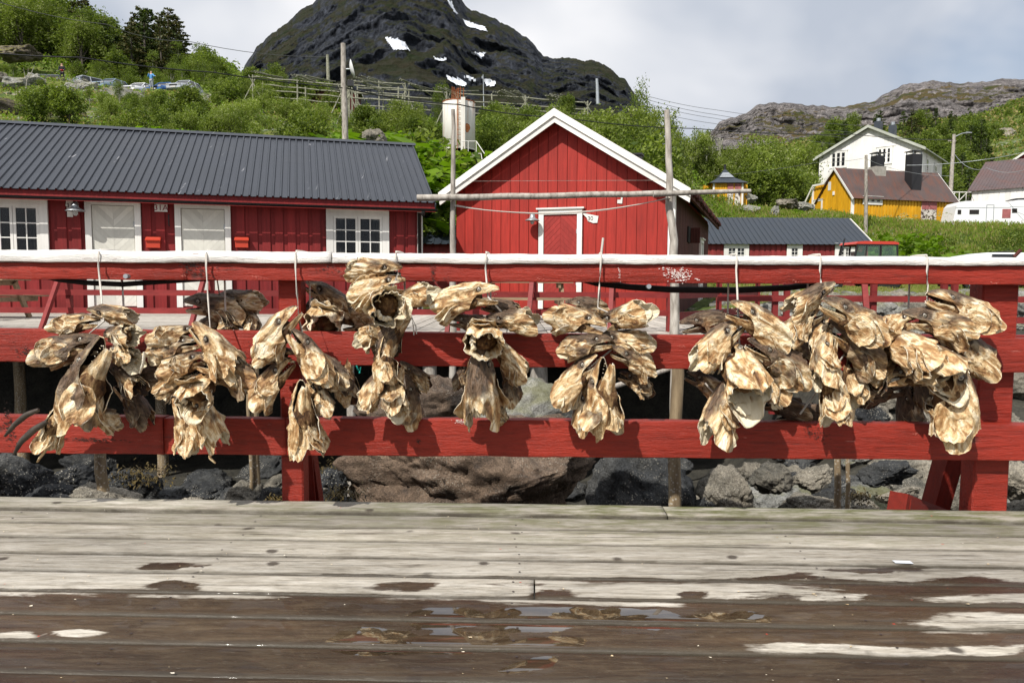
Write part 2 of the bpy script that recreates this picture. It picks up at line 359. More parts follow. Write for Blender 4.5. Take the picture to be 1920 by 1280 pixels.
# dried fish
t = MT('fish_skin', .5, coord='obj', spec=.4)
v = t.vec((1.0, 2.3, 2.3), shift=True)
f1 = t.noise(2.3, v, 5, .58, 1.6); f2 = t.noise(1.7, t.vec((1.3, 1.5, 1.5), loc=(3, 3, 3), shift=True), 4, .55, .8)
f3 = t.noise(9, t.vec((.6, 2.2, 2.2), shift=True), 6, .65, .5); f4 = t.noise(26, t.vec((1, 1.6, 1.6), shift=True), 4, .6)
tone = t.attr('tone')
c = t.ramp(f1, (.31, (.12, .050, .018)), (.43, (.42, .235, .095)), (.52, (.72, .53, .29)), (.62, (.92, .80, .58)))
line = t.ramp(t.math('ABSOLUTE', t.math('SUBTRACT', t.noise(1.5, t.vec((1, 2.6, 2.6), loc=(6, 1, 2), shift=True), 3, .5, 1.2), .5)), (.0, 1.0), (.016, .0))
c = t.mix(t.math('MULTIPLY', line, .75), c, (.30, .16, .07))
dk = t.math('ADD', t.math('MULTIPLY', tone, .36), t.math('MULTIPLY', f2, .80))
oi = t.math('MULTIPLY_ADD', t.random(), .24); oi.node.inputs[2].default_value = -.12
dk = t.math('ADD', dk, oi)
c = t.mix(t.ramp(dk, (.45, 0.0), (.53, .55), (.66, .97)), c, t.ramp(f3, (.35, (.034, .021, .014)), (.65, (.17, .11, .07))))
c = t.mix(1.0, c, t.ramp(f3, (.30, .72), (.52, 1.05)), 'MULTIPLY'); t.color(c)
t.rough(t.ramp(f1, (.3, .34), (.7, .55)))
p = t.bump(f1, .05, .6); p = t.bump(f3, .02, .6, p); t.bump(f4, .005, .5, p)
M['fish_skin'] = t.m
t = MT('fish_inside', .6, coord='obj', spec=.3)
f1 = t.noise(5, t.vec((1, 2, 2), shift=True), 7, .7)
t.color(t.ramp(f1, (.34, (.020, .010, .006)), (.5, (.13, .06, .022)), (.66, (.42, .27, .12)))); t.bump(f1, .05, .8); M['fish_inside'] = t.m
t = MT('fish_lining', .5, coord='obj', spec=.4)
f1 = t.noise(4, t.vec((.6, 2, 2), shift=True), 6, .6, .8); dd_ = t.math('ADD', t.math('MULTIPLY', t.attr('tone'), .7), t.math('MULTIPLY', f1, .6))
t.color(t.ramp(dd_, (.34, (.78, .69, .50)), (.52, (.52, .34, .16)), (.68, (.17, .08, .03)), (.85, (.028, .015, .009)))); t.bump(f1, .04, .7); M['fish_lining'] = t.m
t = MT('fish_bone', .6, coord='obj', spec=.3)
f1 = t.noise(6, t.vec((1, 1, 1), shift=True), 6, .7)
t.color(t.ramp(f1, (.34, (.34, .18, .07)), (.44, (.72, .56, .33)), (.58, (.88, .82, .68)))); t.bump(f1, .04, .8); M['fish_bone'] = t.m
t = MT('fish_eye', .25, coord='obj', spec=.6)
sy = nn(t.nt, 'ShaderNodeSeparateXYZ'); t.L(t.co, sy.inputs[0]); t.color(t.ramp(t.math('ABSOLUTE', sy.outputs[1]), (.70, (.025, .018, .014)), (.78, (.26, .22, .16)), (.88, (.36, .33, .27)), (.93, (.10, .09, .075)))); M['fish_eye'] = t.m
plain('fin_dark', (.075, .062, .05), .5, nscale=20, namt=.6, coord='obj')
# tank
t = MT('tank_paint', .5)
s1 = t.noise(2.2, t.vec((2.4, 2.4, .10)), 7, .65); zz = nn(t.nt, 'ShaderNodeSeparateXYZ'); t.L(t.co, zz.inputs[0])
c = t.mix(t.ramp(s1, (.53, 0.0), (.62, .75)), (.66, .65, .60), (.42, .20, .07))
c = t.mix(t.ramp(t.noise(3, None, 6, .7), (.66, 0.0), (.7, .9)), c, (.22, .08, .03)); t.color(c); M['tank_paint'] = t.m
plain('rust', (.30, .09, .03), .8, nscale=6); plain('emblem_red', (.34, .07, .02), .6, nscale=15); plain('emblem_ochre', (.50, .19, .06), .6)
t = MT('poster_print', .6)
q = t.noise(3.1, t.vec((1.2, 1, 1)), 5, .65, .8)
t.color(t.ramp(q, (.44, (.05, .035, .03)), (.47, (.22, .16, .13)), (.50, (.62, .58, .52)))); M['poster_print'] = t.m
plain('poster_pink', (.36, .12, .12), .7, nscale=4)

# ---------------------------------------------------------------- building helpers
def tag(o, label=None, cat=None, group=None, kind=None):
    if label: o['label'] = label
    if cat: o['category'] = cat
    if group: o['group'] = group
    if kind: o['kind'] = kind
    return o
def empty(name, loc=(0, 0, 0), rz=0.0, label=None, cat=None, group=None, kind=None):
    o = bpy.data.objects.new(name, None); COL.objects.link(o); o.location = loc; o.rotation_euler = (0, 0, rz)
    o.empty_display_size = .1
    return tag(o, label, cat, group, kind)
def link(name, me, parent=None, mats=None):
    o = bpy.data.objects.new(name, me); COL.objects.link(o)
    if parent is not None: o.parent = parent
    if mats:
        for m_ in (mats if isinstance(mats, (list, tuple)) else [mats]): me.materials.append(M[m_])
    return o
_unit = {}
def unit(mat):
    if mat not in _unit:
        me = bpy.data.meshes.new('box'); v = [(x, y, z) for x in (-.5, .5) for y in (-.5, .5) for z in (-.5, .5)]
        me.from_pydata(v, [], [(0, 1, 3, 2), (4, 6, 7, 5), (0, 4, 5, 1), (2, 3, 7, 6), (0, 2, 6, 4), (1, 5, 7, 3)])
        me.materials.append(M[mat]); _unit[mat] = me
    return _unit[mat]
def box(parent, name, x, y, z, mat):
    o = bpy.data.objects.new(name, unit(mat)); COL.objects.link(o)
    if parent is not None: o.parent = parent
    o.location = ((x[0] + x[1]) / 2, (y[0] + y[1]) / 2, (z[0] + z[1]) / 2)
    o.scale = (x[1] - x[0], y[1] - y[0], z[1] - z[0]); return o
def beam_matrix(p, q, w_, h_, up=Vector((0, 0, 1))):
    p = Vector(p); q = Vector(q); d = q - p; L_ = d.length; d.normalize()
    if abs(d.dot(up)) > .98: up = Vector((0, 1, 0))
    s = up.cross(d).normalized(); u = d.cross(s)
    m_ = Matrix((d * L_, s * w_, u * h_)).transposed().to_4x4(); m_.translation = (p + q) / 2; return m_
def beam(parent, name, p, q, w_, h_, mat, up=Vector((0, 0, 1))):
    o = bpy.data.objects.new(name, unit(mat)); COL.objects.link(o)
    if parent is not None: o.parent = parent
    o.matrix_local = beam_matrix(p, q, w_, h_, up); return o
class MB:
    def __init__(s): s.v = []; s.f = []; s.mi = []; s.sm = []
    def add(s, vs, fs, mi=0, smooth=False):
        b = len(s.v); s.v += [tuple(p) for p in vs]; s.f += [tuple(i + b for i in f) for f in fs]
        s.mi += [mi] * len(fs); s.sm += [smooth] * len(fs); return s
    def box(s, x, y, z, mi=0):
        v = [(a, b, c) for a in x for b in y for c in z]
        return s.add(v, [(0, 1, 3, 2), (4, 6, 7, 5), (0, 4, 5, 1), (2, 3, 7, 6), (0, 2, 6, 4), (1, 5, 7, 3)], mi)
    def beam(s, p, q, w_, h_, mi=0):
        m_ = beam_matrix(p, q, w_, h_)
        v = [m_ @ Vector((a, b, c)) for a in (-.5, .5) for b in (-.5, .5) for c in (-.5, .5)]
        return s.add(v, [(0, 1, 3, 2), (4, 6, 7, 5), (0, 4, 5, 1), (2, 3, 7, 6), (0, 2, 6, 4), (1, 5, 7, 3)], mi)
    def tube(s, pts, rad, n=8, mi=0, cap=True):
        pts = [Vector(p) for p in pts]
        if isinstance(rad, (int, float)): rad = [rad] * len(pts)
        vs = []
        for i, p in enumerate(pts):
            d = (pts[min(i + 1, len(pts) - 1)] - pts[max(i - 1, 0)])
            d = d.normalized() if d.length > 1e-9 else Vector((0, 0, 1))
            a = Vector((0, 0, 1)) if abs(d.z) < .9 else Vector((0, 1, 0))
            s1 = a.cross(d).normalized(); s2 = d.cross(s1)
            for k in range(n):
                th = 2 * math.pi * k / n; vs.append(p + (s1 * math.cos(th) + s2 * math.sin(th)) * rad[i])
        fs = [(i * n + k, i * n + (k + 1) % n, (i + 1) * n + (k + 1) % n, (i + 1) * n + k) for i in range(len(pts) - 1) for k in range(n)]
        s.add(vs, fs, mi, True)
        if cap: s.add([vs[k] for k in range(n)], [tuple(range(n))[::-1]], mi); s.add(vs[-n:], [tuple(range(n))], mi)
        return s
    def prism(s, poly, y0, y1, mi=0, axis='y'):
        n = len(poly)
        def P(a, b, c): return {'y': (a, c, b), 'x': (c, a, b), 'z': (a, b, c)}[axis]
        v = [P(a, b, y0) for a, b in poly] + [P(a, b, y1) for a, b in poly]
        f = [tuple(range(n)), tuple(range(2 * n - 1, n - 1, -1))] + [(i, i + n, (i + 1) % n + n, (i + 1) % n) for i in range(n)]
        return s.add(v, f, mi)
    def mesh(s, name):
        me = bpy.data.meshes.new(name); me.from_pydata(s.v, [], s.f)
        if s.f:
            me.polygons.foreach_set('material_index', s.mi); me.polygons.foreach_set('use_smooth', s.sm)
        me.update(); return me
    def build(s, name, mats, parent=None, fix=True):
        me = s.mesh(name)
        if fix:
            bm = bmesh.new(); bm.from_mesh(me); bmesh.ops.recalc_face_normals(bm, faces=bm.faces); bm.to_mesh(me); bm.free()
        return link(name, me, parent, mats)
def tubeo(parent, name, pts, rad, mat, n=8):
    return MB().tube(pts, rad, n).build(name, mat, parent)
def fbm(p, o=4, h=.5):
    a = 0; s_ = 1
    for i in range(o): a += noise.noise(p) * s_; p = p * 2.03 + Vector((7.1, 3.3, 1.7)); s_ *= h
    return a
def text_mesh(name, body, size, parent, mat, loc, rot=(R(90), 0, 0), extrude=.004):
    cu = bpy.data.curves.new(name, 'FONT'); cu.body = body; cu.size = size; cu.extrude = extrude; cu.align_x = 'CENTER'; cu.align_y = 'CENTER'
    ob = bpy.data.objects.new(name, cu); me = bpy.data.meshes.new_from_object(ob)
    o = link(name, me, parent, mat); o.location = loc; o.rotation_euler = rot
    bpy.data.objects.remove(ob); return o
# ================================================================ LAND
def zy(y, Y): return CAMZ + (536 - y) / F * Y
COLS = {
 -700: [(14, .3), (22, .4), (26, 5), (30, 8), (75, 22), (90, 29), (150, 52), (300, 40)],
 0:    [(14, .3), (23, .4), (27, 5.4), (31, 7.4), (50, 13.2), (73, 20.0), (79, 20.4), (92, 28), (112, 37.5), (150, 52), (200, 44), (300, 20)],
 300:  [(14, .3), (24, .4), (28, 5.6), (50, 12.8), (72, 18.9), (78, 19.6), (100, 29), (118, 34), (150, 32), (300, 10)],
 410:  [(14, .3), (24, .4), (28, 5.4), (45, 10.8), (60, 15.2), (75, 19.6), (100, 28.5), (122, 37.0), (150, 36), (300, 10)],
 500:  [(14, .3), (25, .4), (29, 5.4), (45, 10.4), (60, 14.6), (85, 22.6), (105, 28.5), (140, 28), (300, 10)],
 700:  [(14, .3), (25, .4), (30, 4.6), (45, 9.2), (60, 13.2), (80, 18.2), (100, 19), (300, 10)],
 780:  [(14, .3), (34, .5), (38, 5.0), (45, 9.0), (60, 13.3), (80, 18.0), (100, 18), (300, 6)],
 850:  [(14, .3), (33, .5), (37, 6.2), (43, 7.8), (60, 13.4), (80, 18.0), (100, 18), (300, 6)],
 1100: [(14, .3), (30, .8), (38, 5), (60, 13.4), (80, 17.4), (110, 17), (300, 6)],
 1250: [(14, .3), (30, .8), (42, 3), (60, 9.5), (80, 14), (120, 15), (300, 8)],
 1400: [(14, .5), (20, .9), (46, 1.2), (56, 6.4), (61, 7.2), (75, 9.5), (100, 14), (140, 21), (200, 36), (260, 50), (300, 50)],
 1600: [(14, .9), (20, 1.0), (48, 1.2), (53, 4.0), (58, 6.2), (66, 6.6), (80, 8), (100, 15), (140, 28), (200, 42), (260, 52), (300, 52)],
 1800: [(14, .9), (20, 1.0), (46, 1.2), (52, 4.2), (57, 5.7), (68, 6.2), (80, 9), (100, 17), (140, 29), (200, 45), (260, 58), (300, 58)],
 1920: [(14, .9), (20, 1.0), (45, 1.2), (51, 4.4), (57, 5.9), (68, 6.4), (80, 9), (100, 18), (140, 31), (200, 50), (260, 64), (300, 64)],
 2700: [(14, .9), (20, 1.0), (45, 1.2), (51, 4.4), (57, 5.9), (68, 6.4), (80, 9), (100, 18), (140, 31), (200, 50), (260, 64), (300, 64)],
}
CK = sorted(COLS)
CA = {k: (np.array([a for a, b in COLS[k]]), np.array([b for a, b in COLS[k]])) for k in CK}
def tz(X, Y, bump=True):
    px = 960 + F * X / max(Y, .1)
    px = min(max(px, CK[0]), CK[-1])
    i = max(j for j in range(len(CK)) if CK[j] <= px + 1e-6); i = min(i, len(CK) - 2)
    a, b = CK[i], CK[i + 1]; f_ = (px - a) / (b - a); f_ = f_ * f_ * (3 - 2 * f_)
    z = float(np.interp(Y, *CA[a])) * (1 - f_) + float(np.interp(Y, *CA[b])) * f_
    if bump and Y > 24:
        k = min(1, (Y - 24) / 12)
        if px > 1330 and Y < 50: k *= .25
        if px < 450 and 68 < Y < 81: k *= .25
        z += k * (.9 * fbm(Vector((X * .09, Y * .09, 0)), 4) + .25 * fbm(Vector((X * .5, Y * .5, 3)), 3))
    return z
def on(px, Y):                                  # a point on the land in that direction at that distance
    X = (px - 960) / F * Y
    for _ in range(3):
        z = tz(X, Y); v = at(px, 500, Y)
        py = 536 - (z - CAMZ) * F / Y; X = at(px, py, Y).x
    return Vector((X, Y, tz(X, Y)))
def grid_mesh(name, P, mat, smooth=True):
    """P[j][i] -> points"""
    ny = len(P); nx = len(P[0]); v = [tuple(p) for row in P for p in row]
    f = [(j * nx + i, j * nx + i + 1, (j + 1) * nx + i + 1, (j + 1) * nx + i) for j in range(ny - 1) for i in range(nx - 1)]
    me = bpy.data.meshes.new(name); me.from_pydata(v, [], f); me.polygons.foreach_set('use_smooth', [smooth] * len(f)); me.update()
    return link(name, me, None, mat)

deps = [14, 16, 18, 20, 22, 23, 24, 25, 26] + [26 + .8 * i for i in range(1, 70)] + [82 + 1.6 * i for i in range(1, 50)] + [165, 175, 190, 210, 235, 260, 300]
pxs = list(range(-700, 2701, 16))
tag(grid_mesh('hillside', [[Vector(((px - 960) / F * Y, Y, tz((px - 960) / F * Y, Y))) for px in pxs] for Y in deps], 'hill_ground'), kind='structure')

# sea-level ground out to the horizon
g_ = grid_mesh('ground', [[Vector((x, y, -2.6)) for x in np.linspace(-6000, 6000, 5)] for y in np.linspace(-3000, 7500, 5)], 'shore_ground'); tag(g_, kind='structure')
# shore between the two quays
def sm(a, b, x): t_ = min(1, max(0, (x - a) / (b - a))); return t_ * t_ * (3 - 2 * t_)
def shz(X, Y):
    z = -.85 - .75 * sm(3.5, 9, Y)
    z += 2.1 * sm(12.4, 14.2, Y)
    r_ = sm(2.4, 4.2, X - .25 * (Y - 9))
    z = z * (1 - r_) + r_ * (-.95 + 1.75 * sm(5.5, 13.5, Y) + .25 * sm(13.5, 20, Y))
    z += .10 * fbm(Vector((X * .9, Y * .9, 5)), 4)
    if Y < 4: z = min(z, -.75)
    return min(z, .40) if X - .25 * (Y - 9) < 2.4 and Y > 12 else z
tag(grid_mesh('shore', [[Vector((x, y, shz(x, y))) for x in np.arange(-24, 24.1, .3)] for y in np.arange(-8, 16.1, .3)], 'shore_ground'), kind='structure')

# mountains
def ridge(name, sky_pts, base_y, Y0, Y1, step, nv, amp, mat, freq, back=1.25, expo=.8, prof=None):
    xs = [p[0] for p in sky_pts]; ys = [p[1] for p in sky_pts]
    P = []; px_l = np.arange(xs[0], xs[-1] + .1, step)
    nb = max(6, nv // 8)
    for j in range(nv + nb + 1):
        row = []
        for px in px_l:
            sy = float(np.interp(px, xs, ys))
            sy += (4.6 * fbm(Vector((px * .05, 1.1, 2.2)), 5, .6) if amp > 20 else 3.6 * fbm(Vector((px * .045, 1.1, 2.2)), 4))
            v = min(j / nv, 1.0)
            Y = Y0 + (Y1 - Y0) * v
            y = base_y + (sy - base_y) * v ** expo
            p = at(px, y, Y)
            if j <= nv:
                q = Vector((p.x, p.y, p.z * .55)) * freq
                rd = 1 - abs(noise.noise(q * .6)) * 2
                rd2 = 1 - abs(noise.noise(q * 1.7 + Vector((3, 1, 7)))) * 2
                d = amp * (.8 * rd + .5 * rd2 + (.40 if amp > 20 else .6) * fbm(Vector((q.x * 3.2, q.y * 3.2, q.z * 4.6)), 6, .62) + (.75 * (1 - 2 * abs(noise.noise(Vector((q.x * 2.6 + .3 * noise.noise(q * 3), q.y * 2.6, q.z * .5)))))  if amp > 20 else 0)) * math.sin(math.pi * min(1, v * .9 + .08)) ** .6
                if v > .97: d *= .4
                u = Vector((p.x, p.y, 0)).normalized()
                p = p - u * d + Vector((0, 0, 1)) * (.25 * amp * fbm(q * 2.1 + Vector((9, 9, 9)), 4) * (1 - v) * v * 3)
            else:
                k = (j - nv) / nb
                y1 = at(px, sy, Y1); u = Vector((y1.x, y1.y, 0)).normalized()
                p = y1 + u * (Y1 * (back - 1) * k) - Vector((0, 0, 1)) * ((y1.z + 3) * k ** 1.5)
            row.append(p)
        P.append(row)
    o = tag(grid_mesh(name, P, mat), kind='structure')
    return o, P, px_l
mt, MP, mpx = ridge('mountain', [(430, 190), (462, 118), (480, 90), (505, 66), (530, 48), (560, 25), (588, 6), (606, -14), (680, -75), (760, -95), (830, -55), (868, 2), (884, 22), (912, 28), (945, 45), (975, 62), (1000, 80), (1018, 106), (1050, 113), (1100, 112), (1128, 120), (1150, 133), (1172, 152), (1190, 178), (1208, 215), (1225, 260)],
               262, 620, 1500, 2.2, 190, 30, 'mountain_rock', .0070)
rg, _, _ = ridge('rocky_ridge', [(1300, 275), (1335, 246), (1348, 230), (1372, 222), (1400, 211), (1425, 196), (1450, 191), (1476, 195), (1505, 196), (1560, 201), (1600, 198), (1640, 188), (1655, 178), (1690, 163), (1722, 155), (1750, 152), (1790, 156), (1830, 156), (1870, 149), (1920, 150), (2000, 156), (2200, 150), (2600, 190)],
               285, 215, 400, 3.2, 110, 8, 'ridge_rock', .030)
# snow left in the gullies, draped over the face of the mountain
def inside(poly, x, y):
    c_ = False
    for i in range(len(poly)):
        (x1, y1), (x2, y2) = poly[i], poly[i - 1]
        if (y1 > y) != (y2 > y) and x < (x2 - x1) * (y - y1) / (y2 - y1) + x1: c_ = not c_
    return c_
CI = CM.inverted()
def pix(p):
    q = CI @ Vector(p); return 960 - F * q.x / q.z, 640 + F * q.y / q.z
SNOW = [[(720, 73), (742, 78), (757, 82), (766, 96), (738, 98)], [(838, 0), (846, 4), (850, 16), (858, 27), (850, 22), (842, 12)],
        [(868, 38), (880, 42), (890, 48), (905, 50), (912, 60), (900, 58), (888, 54), (876, 52)], [(882, 100), (898, 102), (912, 99), (900, 112), (896, 114)],
        [(812, 109), (824, 113), (838, 113), (830, 118), (818, 116)], [(832, 142), (848, 149), (860, 150), (872, 158), (874, 164), (858, 162), (846, 158)], [(868, 148), (880, 146), (892, 156), (880, 154)], [(902, 149), (914, 152), (930, 158), (922, 166), (912, 165)]]
NR = 191; allq = {}
for j in range(NR):
    for i in range(len(mpx)):
        x, y = pix(MP[j][i])
        allq[(j, i)] = (x, y)
for pl in SNOW:
    cx = sum(a for a, b in pl) / len(pl); cy = sum(b for a, b in pl) / len(pl)
    pl2 = [(cx + (a - cx) * 1.04, cy + (b - cy) * 1.0) for a, b in pl]
    vid = {}; V = []; Fc = []
    for j in range(NR - 1):
        for i in range(len(mpx) - 1):
            x, y = allq[(j, i)]
            if abs(x - cx) > 40 or abs(y - cy) > 30: continue
            x += 1.6 * fbm(Vector((x * .16, y * .16, 4)), 3); y += 1.6 * fbm(Vector((x * .12, y * .2, 9)), 3)
            if inside(pl2, x, y):
                q = []
                for (a, b) in ((j, i), (j, i + 1), (j + 1, i + 1), (j + 1, i)):
                    if (a, b) not in vid:
                        vid[(a, b)] = len(V); p = MP[a][b]; u = (p - Vector((0, 0, CAMZ))).normalized()
                        V.append(tuple(p - u * 2.0 + Vector((0, 0, 1.2))))
                    q.append(vid[(a, b)])
                Fc.append(q)
    if Fc:
        me = bpy.data.meshes.new('snow_patch'); me.from_pydata(V, [], Fc); me.polygons.foreach_set('use_smooth', [True] * len(Fc)); me.update()
        link('snow_patch', me, mt, 'snow')

# ================================================================ NEAR QUAY
# direction of the railing: a little nearer on the right
FA = math.atan2(3.72 - 3.87, 5.2)
FD = Vector((math.cos(FA), math.sin(FA), 0)); FN = Vector((-math.sin(FA), math.cos(FA), 0))   # along, and away from the camera
F0 = Vector((0, 3.79, 0))
def fpt(s_, d_, z): return F0 + FD * s_ + FN * d_ + Vector((0, 0, z))     # s along, d beyond the quay edge
def spx(px, d_=0.0, z=0.5):                                                 # s whose picture column is px
    lo, hi = -8, 8
    for _ in range(40):
        m_ = (lo + hi) / 2
        if pix(fpt(m_, d_, z))[0] < px: lo = m_
        else: hi = m_
    return m_
deck = empty('deck', (0, 0, 0), kind='structure')
DRY = [  # patches of dry wood inside the wet part: cx, cy, rx, ry in picture px, turned into places on the boards
 (700, 1103, 800, 17), (1190, 1120, 300, 14), (1880, 1122, 150, 12), (1900, 1168, 160, 16), (1600, 1215, 160, 12), (1860, 1215, 110, 12), (30, 1192, 60, 10), (1560, 1118, 60, 10), (170, 1188, 50, 8)]
WETB = [(332, 1098, 36, 8), (748, 1103, 48, 10), (1012, 1115, 46, 9), (1325, 1115, 34, 7), (1700, 1100, 240, 22), (1500, 1078, 60, 7), (1480, 1080, 120, 5), (300, 1062, 60, 4), (1650, 1065, 80, 4)]
PUD = [(825, 1158, 75, 20), (720, 1203, 90, 22), (860, 1205, 105, 22), (1000, 1160, 110, 21), (1010, 1208, 80, 18), (1150, 1160, 80, 18), (1230, 1160, 60, 18), (1400, 1160, 46, 14), (1330, 1160, 50, 14), (1000, 1250, 60, 12)]
def ell(L_, px, py):
    return max((1 - math.hypot((px - a) / c_, (py - b) / d_) for a, b, c_, d_ in L_), default=-9)
rnd = random.Random(3)
PW = .192; k = 0; d_ = -.005
plank_no = 0
while d_ > -6.2:
    wv = PW + rnd.uniform(-.006, .006); d0 = d_ - wv + .013; d1 = d_
    near = d0 > -2.4
    cuts = [-3.9 + rnd.uniform(-.3, .3), 4.6 + rnd.uniform(-.3, .3)] if plank_no % 3 else [rnd.uniform(-3.4, -2.6), 6.0]
    if plank_no == 4 or plank_no == 5: cuts = [-4.2, spx(1002, d_, 0)]
    if plank_no == 0: cuts = [-5.0, spx(1240, 0, 0)]
    if plank_no == 4: cuts = [spx(1915, d_, 0)]
    ends = [-6.2] + sorted(cuts) + [6.2]
    for a, b in zip(ends[:-1], ends[1:]):
        if b - a < .2: continue
        a2 = a + .003; b2 = b - .003
        nx = max(2, int((b2 - a2) / (.025 if near else .3))); prof = [(0, -.045), (0, -.006), (.007, 0), (.5, .0015), (.993, 0), (1, -.006), (1, -.045)] if not near else \
            [(0, -.045), (0, -.007), (.03, -.0015), (.12, 0), (.3, .001), (.5, .0015), (.7, .001), (.88, 0), (.97, -.0015), (1, -.007), (1, -.045)]
        V = []; wet = []; pud = []; mos = []; edg = []; zoff = rnd.uniform(-.003, .003) + (.012 if plank_no == 0 else 0); ph = rnd.uniform(0, 99)
        for i in range(nx + 1):
            s_ = a2 + (b2 - a2) * i / nx
            e0 = .004 * noise.noise(Vector((s_ * 2.5, ph, 0))) + .002 * noise.noise(Vector((s_ * 14, ph, 5)))
            e1 = .004 * noise.noise(Vector((s_ * 2.5, ph, 7))) + .002 * noise.noise(Vector((s_ * 14, ph, 9)))
            for (q, zq) in prof:
                dd = d0 + e0 + (d1 + e1 - d0 - e0) * q
                V.append(fpt(s_, dd, zoff + zq + (.0025 * noise.noise(Vector((s_ * .8, dd * 3, ph))))))
                p = V[-1]; edg.append(max(0, 1 - min(q, 1 - q) / .075))
                if near:
                    px, py = pix(p); nz_ = Vector((p.x * 2.2, p.y * 5.0, 3.3)); px += 46 * fbm(nz_, 4, .6); py += 9 * fbm(nz_ + Vector((9, 4, 1)), 4, .65); wf = (py - (1098 - .012 * px)) / 26.0
                    wf = max(-1, min(2.2, wf)); e = ell(DRY, px, py)
                    if e > -1.2: wf = min(wf, .5 - 1.25 * e)
                    e = ell(WETB, px, py)
                    if e > -.6: wf = max(wf, .42 + 1.4 * e)
                    # water creeps along the joints
                    if py > 1072 and (q < .1 or q > .9): wf = max(wf, .75)
                    wet.append(wf)
                    e = ell(PUD, px, py); pud.append(max(-1, min(1.5, .5 + 2.0 * e)) * (0 if q < .05 or q > .95 else 1))
                    mos.append(min(1, max(0, (1040 - py) / 85)) * (0.30 + .70 * sm(200, 1300, px)) )
                else:
                    wet.append(-.2); pud.append(-1); mos.append(0)
        n = len(prof)
        f = [(i * n + j, (i + 1) * n + j, (i + 1) * n + j + 1, i * n + j + 1) for i in range(nx) for j in range(n - 1)]
        f += [tuple(range(n)), tuple(nx * n + j for j in range(n - 1, -1, -1))]
        o0 = Vector(V[len(V) // 2]); me = bpy.data.meshes.new('plank'); me.from_pydata([tuple(p - o0) for p in V], [], f)
        me.polygons.foreach_set('use_smooth', [True] * (len(f) - 2) + [False] * 2)
        for nm, dat in (('wet', wet), ('pud', pud), ('moss', mos), ('edge', edg)):
            at_ = me.attributes.new(nm, 'FLOAT', 'POINT'); at_.data.foreach_set('value', dat)
        me.update(); ob = link('plank', me, deck, 'deck_near'); ob.location = o0
    d_ -= PW; plank_no += 1
# joists and posts that carry the quay
for dd in (-.35, -1.6, -2.9, -4.2): beam(deck, 'joist', fpt(-6.1, dd, -.14), fpt(6.1, dd, -.14), .1, .18, 'pile_wood')
mbn = MB()                                          # nail heads on the boards
for i in range(10):
    for s0 in (-3.6, -2.4, -1.2, 0.05, 1.25, 2.45, 3.6):
        for q in (.05, .14):
            p = fpt(s0 + rnd.uniform(-.02, .02), -PW * i - q, .0035)
            mbn.add([p + Vector((.005 * math.cos(t_), .005 * math.sin(t_), 0)) for t_ in (0, 1.05, 2.1, 3.14, 4.2, 5.24)], [(0, 1, 2, 3, 4, 5)])
tag(mbn.build('nail_heads', 'ink_dark', deck, fix=False), kind='stuff')
# small bits lying on the boards
mbd = MB()
for i in range(170):
    s_ = rnd.uniform(-3, 3); dd = rnd.uniform(-1.9, -.03); p = fpt(s_, dd, .004); r_ = rnd.choice([.0016, .0022, .003, .0045]) * rnd.uniform(.6, 1.2); a_ = rnd.uniform(0, 3)
    mbd.add([p + Vector((math.cos(a_ + t_) * r_ * (1.8 if int(t_) % 2 else .8), math.sin(a_ + t_) * r_, (0.0015 if t_ else 0.0))) for t_ in (0, 1.2, 2.4, 3.6, 4.8)], [(0, 1, 2, 3, 4)])
tag(mbd.build('fish_scraps', 'fish_bone', None, fix=False), 'tiny pale flakes of dried fish scattered over the quay boards', 'scraps', kind='stuff')
pp = gz(1692, 1053, .006)
tag(MB().add([pp + Vector((-.034, -.012, 0)), pp + Vector((.036, -.02, .001)), pp + Vector((.034, .006, .003)), pp + Vector((-.036, .014, .002))], [(0, 1, 2, 3)]).build('paper_scrap', 'snow', None, fix=False), 'small white slip of paper lying on the dry quay boards at right', 'paper')

# ---------------------------------------------------------------- the railing
rail = empty('railing', fpt(0, 0, 0), 0, 'red and white quay railing of three thick painted rails, hung with dried cod heads', 'railing')
RB = F0.copy()
def lp(v): return Vector(v) - RB
def rail_board(name, s0, s1, d0, d1, z0f, z1f, mat, seed, rough_=.004, label=None):
    """thick board with rounded, uneven edges; z0f, z1f = functions of s"""
    n = int((s1 - s0) / .03) + 2; prof = [(0, .035), (.014, .008), (.045, 0), (.5, 0), (.955, 0), (.986, .008), (1, .035), (1, .5), (1, .965), (.986, .992), (.955, 1), (.5, 1), (.045, 1), (.014, .992), (0, .965), (0, .5)]
    V = []; m = len(prof); c0 = fpt((s0 + s1) / 2, (d0 + d1) / 2, z0f(0))
    for i in range(n):
        s_ = s0 + (s1 - s0) * i / (n - 1)
        for a, b in prof:
            e = rough_ * (noise.noise(Vector((s_ * 3, a * 2 + seed, b * 3))) * 1.2 + .5 * noise.noise(Vector((s_ * 17, a * 4 + seed, b * 5))))
            dd = d0 + (d1 - d0) * a + e * (1 if a > .5 else -1); zz_ = z0f(s_) + (z1f(s_) - z0f(s_)) * b + e * (1 if b > .5 else -1)
            V.append(fpt(s_, dd, zz_) - c0)
    f = [(i * m + j, i * m + (j + 1) % m, (i + 1) * m + (j + 1) % m, (i + 1) * m + j) for i in range(n - 1) for j in range(m)]
    me = bpy.data.meshes.new(name); me.from_pydata([tuple(p) for p in V], [], f + [tuple(range(m - 1, -1, -1)), tuple((n - 1) * m + j for j in range(m))])
    me.polygons.foreach_set('use_smooth', [True] * len(f) + [False] * 2); me.update()
    o = link(name, me, rail, mat); o.location = lp(c0)
    if label: o['label'] = label
    return o
